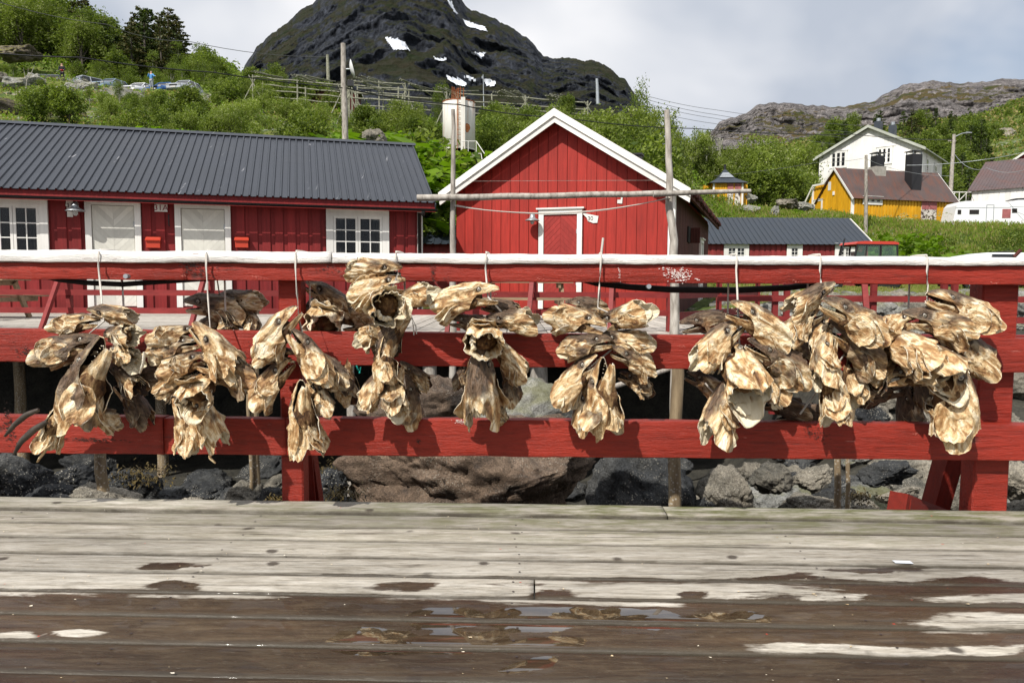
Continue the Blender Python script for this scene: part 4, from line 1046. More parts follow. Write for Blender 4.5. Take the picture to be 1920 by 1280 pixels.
def door(par, x0, x1, z0, z1, w_, mat, trim='white_trim', chevron=.095, up=True, half=True, y=0.0, name='door'):
    casing(par, x0, x1, z0, z1, w_, trim, .07, True, y, False).build('door_frame', trim, par)
    a0 = x0 + w_ + .01; a1 = x1 - w_ - .01; b0 = z0 + .02; b1 = z1 - w_ - .01
    dr = box(par, name, (a0, a1), (y - .03, y - .012), (b0, b1), mat)
    dr2 = empty('door_leaf', (0, 0, 0)); dr2.parent = par; bpy.data.objects.remove(dr)
    MB().box((a0, a1), (y - .028, y - .008), (b0, b1)).build('door_back', mat, dr2)
    c_ = (a0 + a1) / 2
    for s_ in (-1, 1):
        k_ = -1.5
        for i in range(60):
            base = b0 - 1.2 + i * chevron * 1.414
            # line rises towards the centre
            q0 = [(c_, base + 0.006), (c_, base + chevron * 1.414 - .003), (c_ + s_ * 1.5, base + chevron * 1.414 - .003 - 1.5), (c_ + s_ * 1.5, base + .003 - 1.5)]
            if not up: q0 = [(c_, base + .002), (c_, base + chevron * 1.414 - .002), (c_ + s_ * 1.5, base + chevron * 1.414 + 1.5 - .002), (c_ + s_ * 1.5, base + 1.5 + .002)]
            lim = (a0 + .01, c_ - .002) if s_ < 0 else (c_ + .002, a1 - .01)
            q = clip_poly(q0, lim[0], lim[1], b0 + .01, b1 - .01)
            if len(q) >= 3: MB().prism(q, y - .034, y - .0282).build('board', mat, dr2)
    hx = a0 + .09; MB().tube([(hx, y - .043, b0 + .95), (hx, y - .09, b0 + .95), (hx + .10, y - .095, b0 + .95)], .012, 8).build('handle', 'zinc', dr2)
    for zz_ in (.25, .8): MB().box((a1 - .012, a1 + .015), (y - .052, y - .040), (b0 + (b1 - b0) * zz_, b0 + (b1 - b0) * zz_ + .1)).build('hinge', 'zinc', dr2)
    return dr2
def corr(par, name, x0, x1, yE, zE, yR, zR, period, h, mat, t_=.012):
    """profiled sheet between the eave line and the ridge line"""
    nrm = Vector((0, -(zR - zE), abs(yR - yE) * (1 if yR > yE else 1))); 
    nrm = Vector((0, -(zR - zE) * (1 if yR > yE else -1), abs(yR - yE))).normalized()
    xs = []; x = x0
    while x < x1:
        for f_, e in ((0, 0), (.66, 0), (.74, 1), (.90, 1), (.98, 0)):
            xx = x + f_ * period
            if xx <= x1: xs.append((xx, e * h))
        x += period
    V = []
    for xx, e in xs:
        for k_ in range(5):
            f_ = k_ / 4; p = Vector((xx, yE + (yR - yE) * f_, zE + (zR - zE) * f_)) + nrm * (e + .006 * noise.noise(Vector((xx * .7, f_ * 3, 2)))); V.append(p)
    n_ = len(xs); F_ = [(i * 5 + k_, (i + 1) * 5 + k_, (i + 1) * 5 + k_ + 1, i * 5 + k_ + 1) for i in range(n_ - 1) for k_ in range(4)]
    mb = MB().add(V, F_); mb.add([p - nrm * t_ for p in V], [f[::-1] for f in F_])
    # edges
    mb.add([V[i * 5] for i in range(n_)] + [V[i * 5] - nrm * t_ for i in range(n_)], [(i, i + 1, n_ + i + 1, n_ + i) for i in range(n_ - 1)])
    return mb.build(name, mat, par, fix=False)
def lamp(par, x, y, z, sc=1.0, name='wall_lamp'):
    lm = empty(name, (x, y, z)); lm.parent = par
    prof = [(.018, .16), (.05, .155), (.062, .10), (.075, .06), (.17, .015), (.175, 0), (.16, .004), (.07, .05)]
    V = []; n_ = 20
    for r_, zz_ in prof:
        for k_ in range(n_): V.append((r_ * sc * math.cos(k_ * 2 * math.pi / n_), r_ * sc * math.sin(k_ * 2 * math.pi / n_), zz_ * sc))
    mb = MB().add(V, [(i * n_ + k_, i * n_ + (k_ + 1) % n_, (i + 1) * n_ + (k_ + 1) % n_, (i + 1) * n_ + k_) for i in range(len(prof) - 1) for k_ in range(n_)], 0, True)
    mb.build('lamp_shade', 'zinc', lm)
    MB().tube([(0, 0, .10 * sc), (0, 0, -.05 * sc), (0, 0, -.085 * sc)], [.045 * sc, .05 * sc, .02 * sc], 12).build('lamp_glass', 'lamp_glass', lm)
    MB().tube([(0, 0, .15 * sc), (0, .05 * sc, .19 * sc), (0, .13 * sc, .17 * sc), (0, .20 * sc, .10 * sc)], .016 * sc, 8).build('bracket', 'zinc', lm)
    return lm
# ---- long red house at the left
A = R(15.6)
HL = Frame((-2.07, 17.1, FZ), A); H1 = empty('red_house', HL.o, A, 'long dark red boarded house with grey profiled metal roof, left of the gable house', 'house')
xL = -13.5; WT = 2.52
RZ0 = HL.xz(770, 272, 3.0)[1]
wb = MB().box((xL, 0), (.0, 6), (-.15, WT + .05)).prism([(0.0, WT + .05), (6.0, WT + .05), (3.0, RZ0 - .12)], -.02, 0.0, axis='x').build('wall', 'red_long', H1)
def R4(f, a, b, off=0): 
    x0, z1 = f.xz(a[0], a[1], off); x1, z0 = f.xz(b[0], b[1], off); return x0, x1, z0, z1
w1 = R4(HL, (-42, 369), (95, 479)); w2 = R4(HL, (611, 392), (729, 480))
d1_ = R4(HL, (160, 373), (271, 590)); d2_ = R4(HL, (328, 380), (437, 592))
opn = [w1, w2, (d1_[0], d1_[1], -1, d1_[3]), (d2_[0], d2_[1], -1, d2_[3])]
boards(wb, xL, -.10, -.02, WT, 0, .018, .262, .262 - .004, opn, 'red_long')
boards(wb, xL + .13, -.10, -.02, WT, -.019, .026, .262, .165, opn, 'red_long')
window(H1, *w1, w_=.15, y=-.03); window(H1, *w2, w_=.15, y=-.03)
for dd in (d1_, d2_):
    door(H1, dd[0], dd[1], .10, dd[3], .115, 'cream_door', up=False, y=-.03)
    box(H1, 'door_step', (dd[0] + .1, dd[1] - .1), (-.20, -.02), (-.02, .10), 'red_long')
box(H1, 'corner_board', (-.10, .02), (-.07, .10), (-.05, WT), 'white_trim')
xR = .28
EY, EZ = -.44, HL.xz(812, 380, -.44)[1]; RZ_ = HL.xz(770, 272, 3.0)[1]
rf = corr(H1, 'roof', xL - .2, xR, EY, EZ, 3.0, RZ_, .155, .030, 'roof_dark'); corr(H1, 'roof', xL - .2, xR, 6.44, EZ, 3.0, RZ_, .155, .030, 'roof_dark')
MB().prism([(2.86, RZ_ - .03), (3.0, RZ_ + .055), (3.14, RZ_ - .03), (3.0, RZ_ + .03)], xL - .22, xR + .02, axis='x').build('ridge_cap', 'roof_dark', rf)
box(H1, 'fascia', (xL - .2, xR - .02), (EY + .06, EY + .09), (EZ - .20, EZ + .012), 'red_long')
box(H1, 'soffit', (xL - .2, xR - .02), (EY + .095, -.03), (EZ - .09, EZ - .05), 'red_long')
gt = MB(); V = []; 
for xx in (xL - .2, xR):
    for k_ in range(9): a_ = math.pi + k_ * math.pi / 8; V.append((xx, EY - .05 + .06 * math.cos(a_), EZ - .145 + .055 * math.sin(a_)))
gt.add(V, [(k_, k_ + 1, k_ + 10, k_ + 9) for k_ in range(8)], 0, True); gt.add([(p[0], p[1] * 1.0 + .0, p[2]) for p in V], [(k_ + 9, k_ + 10, k_ + 1, k_) for k_ in range(8)], 0, True)
gt.build('gutter', 'black_iron', H1, fix=False)
MB().tube([(-.03, EY - .05, EZ - .20), (-.03, EY - .05, EZ - .28), (-.06, -.12, WT - .32), (-.06, -.12, -.1)], .04, 10).build('downpipe', 'black_iron', H1)
for sy in ((EY, EZ - .02, 3.0, RZ_ - .02),):
    beam(H1, 'barge_board', (xR - .03, sy[0], sy[1] - .06), (xR - .03, sy[2], sy[3] - .06), .025, .10, 'roof_dark')
# lamp, number plates, boxes and bar on the wall
lx, lz = HL.xz(141, 396, -.28); lamp(H1, lx, -.28, lz - .0, 1.05)
def plate(par, x, z, w_, h_, body, size, ink, shape=None, y=-.06, mat='white_trim', name='sign', rot=0):
    s_ = empty(name, (x, y, z)); s_.parent = par; s_.rotation_euler = (0, rot, 0)
    if shape: MB().prism(shape, -.012, 0).build('board', mat, s_)
    else: MB().box((-w_ / 2, w_ / 2), (-.012, 0), (-h_ / 2, h_ / 2)).build('board', mat, s_)
    if body: text_mesh('lettering', body, size, s_, ink, (0, -.0145, 0), extrude=.001)
    return s_
sx_, sz_ = HL.xz(302, 390, -.06); plate(H1, sx_, sz_, .245, .155, '31A', .165, 'ink_red')
sx_, sz_ = HL.xz(131, 386, -.06)
plate(H1, sx_, sz_, 0, 0, '31', .12, 'ink_dark', [(-.05, -.22), (.05, -.22), (.055, -.02), (.075, .0), (.055, .14), (.03, .20), (.0, .22), (-.03, .20), (-.055, .14), (-.075, 0), (-.055, -.02)])
sx_, sz_ = HL.xz(317, 413, -.06); MB().tube([(sx_, -.045, sz_ + .12), (sx_, -.10, sz_ + .10), (sx_, -.10, sz_ - .10), (sx_, -.045, sz_ - .12)], .012, 8).build('bar_handle', 'black_iron', H1)
for (a, b) in ((287, 449), (453, 449)):
    sx_, sz_ = HL.xz(a, b, -.12)
    bx_ = MB().prism([(-.10, .0), (-.10, -.17), (.0, -.17), (.0, .06), (-.06, .05)], -.13, .13, axis='x').build('mailbox', 'orange_paint', H1); bx_.location = (sx_, -.045, sz_)
    MB().prism([(-.14, -.015), (-.135, -.03), (.0, .055), (.0, .07)], -.145, .145, axis='x').build('lid', 'orange_paint', bx_)

# ---- red gable house
B = R(-19); D0 = 17.8
HG = Frame((.0607 * D0, D0, FZ - .02), B); H2 = empty('gable_house', HG.o, B, 'bright red gable house with white bargeboards and a chevron boarded door', 'house')
gx0 = HG.xz(856, 500)[0]; gx1 = HG.xz(1262, 500)[0]; ax, az = HG.xz(1040, 208, -.38)
le = HG.xz(828, 368, -.38); re_ = HG.xz(1290, 348, -.38)
sl = (az - (le[1] + re_[1]) / 2) / ((re_[0] - le[0]) / 2)
def roofz(x): return az - abs(x - ax) * sl
DL = 9.5; ez0 = roofz(gx0) - .05; ez1 = roofz(gx1) - .05
wg = MB().prism([(gx0, -.15), (gx1, -.15), (gx1, ez1 - .06), (ax, az - .12), (gx0, ez0 - .06)], 0, DL).build('wall', 'red_gable', H2)
dg = R4(HG, (1012, 394), (1091, 585)); dg = (dg[0], dg[1], 0, dg[3])
boards(wg, gx0 + .003, gx1 - .13, -.1, lambda x: roofz(x) - .1, -.001, .022, .231, .222, [dg], 'red_gable')
door(H2, dg[0], dg[1], .06, dg[3], .12, 'red_door', up=True, y=-.022)
box(H2, 'corner_board', (gx1 - .125, gx1 + .03), (-.045, .12), (-.1, ez1 - .1), 'white_trim')
# roof slabs and double white bargeboards
for sx2, ex in ((-1, le[0]), (1, re_[0])):
    p0 = Vector((ax, 0, az)); p1 = Vector((ex, 0, roofz(ex))); dv = (p1 - p0).normalized(); nv_ = Vector((-dv.z, 0, dv.x)) * (1 if sx2 > 0 else -1)
    if nv_.z < 0: nv_ = -nv_
    quad = [(p0.x, p0.z), (p1.x, p1.z), (p1.x + nv_.x * .05, p1.z + nv_.z * .05), (p0.x, p0.z + .06)]
    MB().prism(quad, -.36, DL + .3).build('roof', 'roof_brown', H2)
    a1 = (p0.x, p0.z + .05); b1 = (p1.x + dv.x * .05 + nv_.x * .04, p1.z + dv.z * .05 + nv_.z * .04); h1 = .17
    MB().prism([a1, b1, (b1[0], b1[1] - h1), (a1[0], a1[1] - h1)], -.445, -.405).build('barge_board', 'white_trim', H2)
    MB().prism([(a1[0], a1[1] - h1 + .03), (b1[0], b1[1] - h1 + .03), (b1[0] - sx2 * .02, b1[1] - h1 - .13), (a1[0], a1[1] - h1 - .14)], -.400, -.365).build('barge_board', 'white_trim', H2)
    box(H2, 'purlin_end', (ex - sx2 * .36 - .05, ex - sx2 * .36 + .05), (-.355, -.03), (roofz(ex - sx2 * .36) - .18, roofz(ex - sx2 * .36) - .08), 'red_gable')
# side wall, old dark boards, seen at a slant
sw = empty('side_wall', (gx1 + .001, 0, 0)); sw.parent = H2; sw.rotation_euler = (0, 0, R(90))
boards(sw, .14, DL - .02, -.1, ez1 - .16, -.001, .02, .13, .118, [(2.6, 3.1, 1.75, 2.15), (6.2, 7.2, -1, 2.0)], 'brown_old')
box(sw, 'hatch', (2.6, 3.1), (-.06, -.004), (1.75, 2.15), 'room_shade'); box(sw, 'hatch_lid', (3.12, 3.16), (-.3, -.004), (1.75, 2.15), 'brown_old')
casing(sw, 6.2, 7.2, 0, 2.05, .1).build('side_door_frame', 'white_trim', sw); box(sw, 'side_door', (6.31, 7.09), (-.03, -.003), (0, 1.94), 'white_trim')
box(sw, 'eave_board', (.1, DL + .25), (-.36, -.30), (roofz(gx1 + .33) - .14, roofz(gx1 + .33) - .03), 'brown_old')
for i in range(60):
    a_ = .1 + i * .16; box(sw, 'eave_sod', (a_, a_ + .14), (-.40 - rnd.uniform(0, .05), -.30), (roofz(re_[0]) - rnd.uniform(.01, .10), roofz(re_[0]) + .05), 'brown_old')
lx, lz = HG.xz(998, 414, -.27); lamp(H2, lx, -.27, lz, 1.0)
sx_, sz_ = HG.xz(1107, 410, -.04)
plate(H2, sx_, sz_, 0, 0, '30', .14, 'ink_dark', [(-.19, .12), (-.13, .125), (.19, .055), (.165, -.10), (.07, -.105), (-.06, -.055), (-.085, .02)], y=-.035)
sx_, sz_ = HG.xz(1163, 377, -.04); plate(H2, sx_, sz_, 0, 0, None, .1, 'ink_dark', [(-.07, -.05), (.045, -.06), (.055, .10), (.02, .10), (.01, .03), (-.065, .03)], y=-.035)
sx_, sz_ = HG.xz(1198, 290, 3); vz = roofz(sx_); MB().box((sx_ - .12, sx_ + .12), (2.6, 2.9), (vz - .2, vz + .28)).box((sx_ - .15, sx_ + .15), (2.57, 2.93), (vz + .281, vz + .33)).build('chimney', 'black_iron', H2)

# ---- generic far house
def far_house(name, label, o, ang, x0, x1, dep, hw, hr, wall, roofm, ridge='x', pitch=.28, over=.3, trim='white_trim', openings=(), corrp=.25, wid=None, base=.3):
    h = empty(name, o, ang, label, 'house')
    if ridge == 'x':
        wl = MB().box((x0, x1), (0, dep), (-base, hw)).prism([(0, hw), (dep, hw), (dep / 2, hr - .06)], x0, x0 + .05, axis='x').prism([(0, hw), (dep, hw), (dep / 2, hr - .06)], x1 - .05, x1, axis='x').build('wall', wall, h)
        boards(wl, x0, x1, 0, hw - .02, -.001, .03, pitch, wid or pitch * .62, openings, wall)
        s_ = (hr - hw) / (dep / 2)
        corr(h, 'roof', x0 - over, x1 + over, -over, hw - over * s_ + .06, dep / 2, hr, corrp, .03, roofm); corr(h, 'roof', x0 - over, x1 + over, dep + over, hw - over * s_ + .06, dep / 2, hr, corrp, .03, roofm)
        for xx in (x0 - over, x1 + over - .04):
            for a, b in ((-over, dep / 2), (dep + over, dep / 2)): beam(h, 'barge_board', (xx + .02, a, hw - over * s_ - .03), (xx + .02, b, hr - .08), .04, .13, trim)
    else:
        xm = (x0 + x1) / 2; wl = MB().prism([(x0, -base), (x1, -base), (x1, hw), (xm, hr - .1), (x0, hw)], 0, dep).build('wall', wall, h)
        s_ = (hr - hw) / ((x1 - x0) / 2); rz_ = lambda x: hr - abs(x - xm) * s_
        boards(wl, x0, x1, 0, lambda x: rz_(x) - .15, -.001, .025, pitch, wid or pitch * .8, openings, wall)
        for sg in (-1, 1):
            xe = xm + sg * ((x1 - x0) / 2 + over); ze = rz_(xe)
            MB().prism([(xm, hr), (xe, ze), (xe, ze + .1), (xm, hr + .12)], -over, dep + over).build('roof', roofm, h)
            MB().prism([(xm, hr + .13), (xe + sg * .03, ze + .13), (xe + sg * .03, ze - .14), (xm, hr - .14)], -over - .05, -over - .004).build('barge_board', trim, h)
    return h, wl
def frame_at(px, Y, zb, ang): p = at(px, 450, Y); return Frame((p.x, Y, zb), ang)
# small house in the gap between the two red houses
f = frame_at(745, 30, .8, 0); far_house('small_red_house', 'small red house with dark roof in the gap between the long and gable houses', f.o, 0, 0, f.xz(850, 460)[0], 5.5, f.xz(820, 454)[1], f.xz(820, 402, 2.75)[1], 'red_far', 'roof_slate', corrp=.3)
# low red house at right
f = frame_at(1322, 42, 1.15, R(0)); ww = R4(f, (1357, 457), (1403, 486)); w2_ = R4(f, (1475, 457), (1503, 486)); w3_ = R4(f, (1565, 457), (1601, 486))
h_, wl_ = far_house('low_red_house', 'low red house with slate grey roof and three white windows, right of the gable house', f.o, 0, 0, f.xz(1628, 460)[0], 6, f.xz(1480, 455)[1], f.xz(1480, 408.5, 3)[1], 'red_far', 'roof_slate', openings=[ww, w2_, w3_], pitch=.30, corrp=.3)
for q, c_ in ((ww, 2), (w2_, 1), (w3_, 2)): window(h_, *q, cas=c_, cols=2, rows=3, w_=.2, fr=.06, curtains=True, y=-.03)
# yellow house
YA = R(15); f = frame_at(1597, 60, 6.55, YA); HY = empty('yellow_house', f.o, YA, 'ochre yellow boarded house with rusty roof and two dark chimneys', 'house')
LX = f.xz(1788, 400)[0]; he = f.xz(1600, 366)[1]; hr = f.xz(1640, 318, 2.0)[1]
wl_ = MB().box((0, LX), (0, 4.2), (-1, he)).prism([(0, -1), (5.6, -1), (5.6, he - .1), (4.6, he + 1.3), (3.3, he + 1.3), (2.1, hr - .1), (0, he)], -.02, .06, axis='x').box((.0, 3), (4.2, 5.6), (-1, he - .1)).prism([(0, he), (4.2, he), (2.1, hr - .1)], LX - .06, LX, axis='x').build('wall', 'yellow_wall', HY)
wy = R4(f, (1617, 368), (1653, 382)); pstr = R4(f, (1728, 368), (1754, 413))
boards(wl_, .15, LX - .14, -.05, he - .02, -.001, .04, .30, .19, [wy, pstr], 'yellow_wall')
gs = empty('gable_wall', (-.021, 0, 0)); gs.parent = HY; gs.rotation_euler = (0, 0, R(-90))      # local x runs towards -y: use negative
boards(gs, -5.6, -3.35, -.05, lambda x: he + 1.2 if x > -4.6 else he - .1, -.001, .03, .30, .2, [(-4.9, -3.6, -1, 1.9)], 'yellow_wall')
boards(gs, -3.3, -.15, -.05, lambda x: min(he + (-x) * .98, hr - abs(x + 2.1) * .8 - .25), -.001, .03, .30, .27, [], 'yellow_wall')
casing(gs, -4.75, -3.65, 0, 2.0, .14).build('door_frame', 'white_trim', gs); dy = box(gs, 'door', (-4.6, -3.8), (-.04, -.004), (0, 1.85), 'yellow_wall')
box(gs, 'corner_board', (-.16, .03), (-.06, .1), (-.1, he), 'white_trim'); box(gs, 'corner_board', (-5.05, -4.85), (-.06, .0), (-.1, he + 1.2), 'white_trim'); box(gs, 'corner_board', (-5.7, -5.58), (-.05, .1), (-.1, he - .1), 'white_trim')
box(gs, 'hatch', (-3.0, -2.65), (-.05, -.004), (2.6, 3.3), 'white_trim'); box(gs, 'lamp_box', (-2.35, -2.15), (-.1, -.004), (2.15, 2.45), 'white_trim')
box(HY, 'corner_board', (LX - .14, LX + .02), (-.06, .1), (-.1, he), 'white_trim')
sl_ = (hr - he) / 2.1
ry = corr(HY, 'roof', -.28, LX + .28, -.3, he - .3 * sl_ + .08, 2.1, hr, .16, .012, 'roof_rust'); corr(HY, 'roof', -.28, LX + .28, 4.5, he - .3 * sl_ + .08, 2.1, hr, .16, .012, 'roof_rust')
beam(HY, 'barge_board', (-.26, -.3, he - .3 * sl_), (-.26, 2.1, hr - .07), .05, .15, 'white_trim'); beam(HY, 'barge_board', (-.26, 2.1, hr - .07), (-.26, 3.3, he + 1.32), .05, .15, 'white_trim')
beam(HY, 'barge_board', (-.26, 3.3, he + 1.32), (-.26, 4.7, he + 1.32), .05, .15, 'white_trim'); beam(HY, 'barge_board', (-.26, 4.7, he + 1.34), (-.26, 5.9, he - .25), .05, .15, 'white_trim')
beam(HY, 'barge_board', (LX + .26, -.3, he - .3 * sl_), (LX + .26, 2.1, hr - .07), .05, .13, 'white_trim')
window(HY, *wy, cas=3, cols=1, rows=1, w_=.14, fr=.12, curtains=False, y=-.04, head=True)
x0, x1, z0, z1 = pstr; z1 = min(z1, he - .22)
po = MB().box((x0, x1), (-.075, -.003), (z0, z1)).build('poster_panel', 'poster_print', HY)
box(po, 'poster_heading', (x0, (x0 + x1) / 2 - .012), (-.085, -.076), (z0 + (z1 - z0) * .55, z1), 'poster_pink'); box(po, 'poster_heading', ((x0 + x1) / 2 + .012, x1), (-.085, -.076), (z0 + (z1 - z0) * .55, z1), 'poster_pink')
def chim(par, xa_, xb_, ya_, zb_, zt_, mat='black_iron', d_=.75, cap=True):
    c_ = MB().box((xa_, xb_), (ya_, ya_ + d_), (zb_, zt_)).build('chimney', mat, par)
    if cap:
        for (u, v_) in ((xa_ + .06, ya_ + .06), (xb_ - .06, ya_ + .06), (xa_ + .06, ya_ + d_ - .06), (xb_ - .06, ya_ + d_ - .06)): box(c_, 'strut', (u - .03, u + .03), (v_ - .03, v_ + .03), (zt_ + .001, zt_ + .2), 'zinc')
        box(c_, 'cap', (xa_ - .08, xb_ + .08), (ya_ - .08, ya_ + d_ + .08), (zt_ + .201, zt_ + .26), mat)
    return c_
a, z_ = f.xz(1711, 288, .6); b, _ = f.xz(1729, 288, .6); chim(HY, a, b, .55, f.xz(1720, 355, .6)[1] - .5, z_, d_=.8)
a, z_ = f.xz(1644, 291, 1.7); b, _ = f.xz(1659, 291, 1.7); zr_ = f.xz(1650, 312, 1.7)[1]; chim(HY, a, b, 1.7, zr_, z_, d_=.7); chim(HY, a - .12, b + .12, 1.6, zr_ - 1.2, zr_ - .01, 'concrete', .9, False)
box(HY, 'plinth', (0.05, LX - .05), (-.03, .0), (-.8, -.05), 'concrete')
# white house behind
WA = R(-40); f = frame_at(1531, 79, 8.2, WA); WX = f.xz(1725, 330)[0]
hwL = f.xz(1531, 296)[1]; hrr = f.xz(1620, 238, -.3)[1]
wA = R4(f, (1557, 285), (1588, 312)); wB = R4(f, (1644, 277), (1673, 305))
HW, wl_ = far_house('white_house', 'large white gabled house with grey trim standing above the yellow house', f.o, WA, 0, WX, 10, hwL, hrr, 'white_wall', 'grey_trim', 'y', pitch=.36, wid=.33, over=.45, trim='grey_trim', openings=[wA, wB], base=2)
for q in (wA, wB): window(HW, *q, cas=3, cols=1, rows=3, w_=.13, fr=.09, mat='white_trim', curtains=True, y=-.03)
sw2 = empty('side_wall', (WX + .001, 0, 0)); sw2.parent = HW; sw2.rotation_euler = (0, 0, R(90))
window(sw2, 2.3, 3.3, hwL - 2.3, hwL - .6, cas=1, cols=1, rows=3, w_=.13, fr=.1, curtains=False, y=0); window(sw2, 6.0, 7.4, hwL - 2.1, hwL - .8, cas=2, cols=1, rows=2, w_=.13, fr=.1, curtains=False, y=0)
for px in (1645, 1672):
    a, z_ = f.xz(px - 6, 228 if px < 1660 else 235, 3); b, _ = f.xz(px + 6, 230, 3); chim(HW, a, b, 3, z_ - 2.5, z_, 'roof_slate', .9, False); MB().tube([((a + b) / 2, 3.45, z_), ((a + b) / 2, 3.45, z_ + .35)], .2, 10).build('chimney_pot', 'zinc', HW)
# white warehouse and red gable at the right edge
QA = R(-44); f = frame_at(1818, 64, 5.9, QA)
far_house('white_warehouse', 'white boarded store with brown roof behind the caravans at the right edge', f.o, QA, 0, 16, 11, f.xz(1820, 357)[1], f.xz(1860, 303, 5.5)[1], 'white_wall', 'roof_brown', 'x', pitch=.4, wid=.37, over=.3, base=2)
f = frame_at(1886, 88, 9, R(-35)); far_house('red_gabled_house', 'red house with white bargeboard peeping over the brown roof at the right edge', f.o, R(-35), 0, 9, 8, f.xz(1888, 306)[1], f.xz(1888, 306)[1] + 3.2, 'red_far', 'roof_brown', 'y', over=.4, base=3)
# yellow kiosk
f = frame_at(1334, 60, 7.15, R(-3)); kx = f.xz(1393, 380)[0]; kh = f.xz(1360, 342)[1]; ka = f.xz(1358, 316, 1.3)[1]
KI = empty('kiosk', f.o, R(-3), 'small yellow kiosk with dark pyramid roof and posters, above the low red house', 'kiosk')
wk = MB().box((0, kx), (0, 2.6), (0, kh)).box((-.55, -.001), (.7, 2.2), (0, kh - .1)).box((kx + .001, kx + .5), (.7, 2.2), (0, kh - .1)).build('wall', 'yellow_wall', KI)
boards(wk, .14, kx * .46, 0, kh - .02, -.001, .03, .2, .13, [], 'yellow_wall'); boards(wk, -.55, -.01, 0, kh - .12, .699, .03, .2, .13, [], 'yellow_wall')
for a in (0, kx - .14): box(KI, 'corner_board', (a, a + .14), (-.05, -.002), (0, kh - .01), 'white_trim')
for i, a in enumerate((kx * .48, kx * .72)):
    p_ = box(KI, 'poster_panel', (a, a + kx * .19), (-.06, -.03), (.05, kh * .95), 'poster_print'); box(KI, 'poster_heading', (a, a + kx * .19), (-.07, -.061), (kh * .62, kh * .95), 'poster_pink')
o_ = .32; base_ = [(-o_, -o_, kh - .05), (kx + o_, -o_, kh - .05), (kx + o_, 2.6 + o_, kh - .05), (-o_, 2.6 + o_, kh - .05)]
mid_ = [(kx * .22, .55, kh + .42), (kx * .78, .55, kh + .42), (kx * .78, 2.05, kh + .42), (kx * .22, 2.05, kh + .42)]; top_ = (kx / 2, 1.3, ka)
MB().add(base_ + mid_ + [top_], [(0, 1, 5, 4), (1, 2, 6, 5), (2, 3, 7, 6), (3, 0, 4, 7), (4, 5, 8), (5, 6, 8), (6, 7, 8), (7, 4, 8), (3, 2, 1, 0)]).build('roof', 'roof_slate', KI)
MB().add([(kx * .26, .50, kh + .48), (kx * .74, .50, kh + .48), (kx * .60, .90, kh + .9), (kx * .40, .90, kh + .9)], [(0, 1, 2, 3)]).build('pale_patch', 'zinc', KI)  # pale quad on the front slope of the roof
MB().tube([(kx / 2, 1.3, ka - .1), (kx / 2, 1.3, ka + .3)], .1, 8).build('finial', 'black_iron', KI)
for i in range(6):
    box(KI, 'foundation_stone', (-.1 + i * .45, .33 + i * .45), (-.1 - rnd.uniform(0, .06), .3), (-.55, -.03), 'concrete')

# ================================================================ VEHICLES
def loft(sections, name, mat, parent, smooth=True):
    """sections = list of (x, [(y, z)...]) rings"""
    n_ = len(sections[0][1]); V = [(x, y, z) for x, r_ in sections for y, z in r_]; m_ = len(sections)
    F_ = [(i * n_ + k_, i * n_ + (k_ + 1) % n_, (i + 1) * n_ + (k_ + 1) % n_, (i + 1) * n_ + k_) for i in range(m_ - 1) for k_ in range(n_)]
    mb = MB().add(V, F_, 0, smooth); mb.add(V[:n_], [tuple(range(n_))]); mb.add(V[-n_:], [tuple(range(n_))]); return mb.build(name, mat, parent)
def wheel(par, x, y, z, r_, w_, name='wheel'):
    o = MB().tube([(x, y - w_ / 2, z), (x, y - w_ / 2 + .02, z), (x, y + w_ / 2 - .02, z), (x, y + w_ / 2, z)], [r_ * .94, r_, r_, r_ * .94], 20).build(name, 'black_rubber', par)
    MB().tube([(x, y - w_ / 2 - .012, z), (x, y + w_ / 2 + .012, z)], r_ * .6, 14).build('rim', 'zinc', o); return o
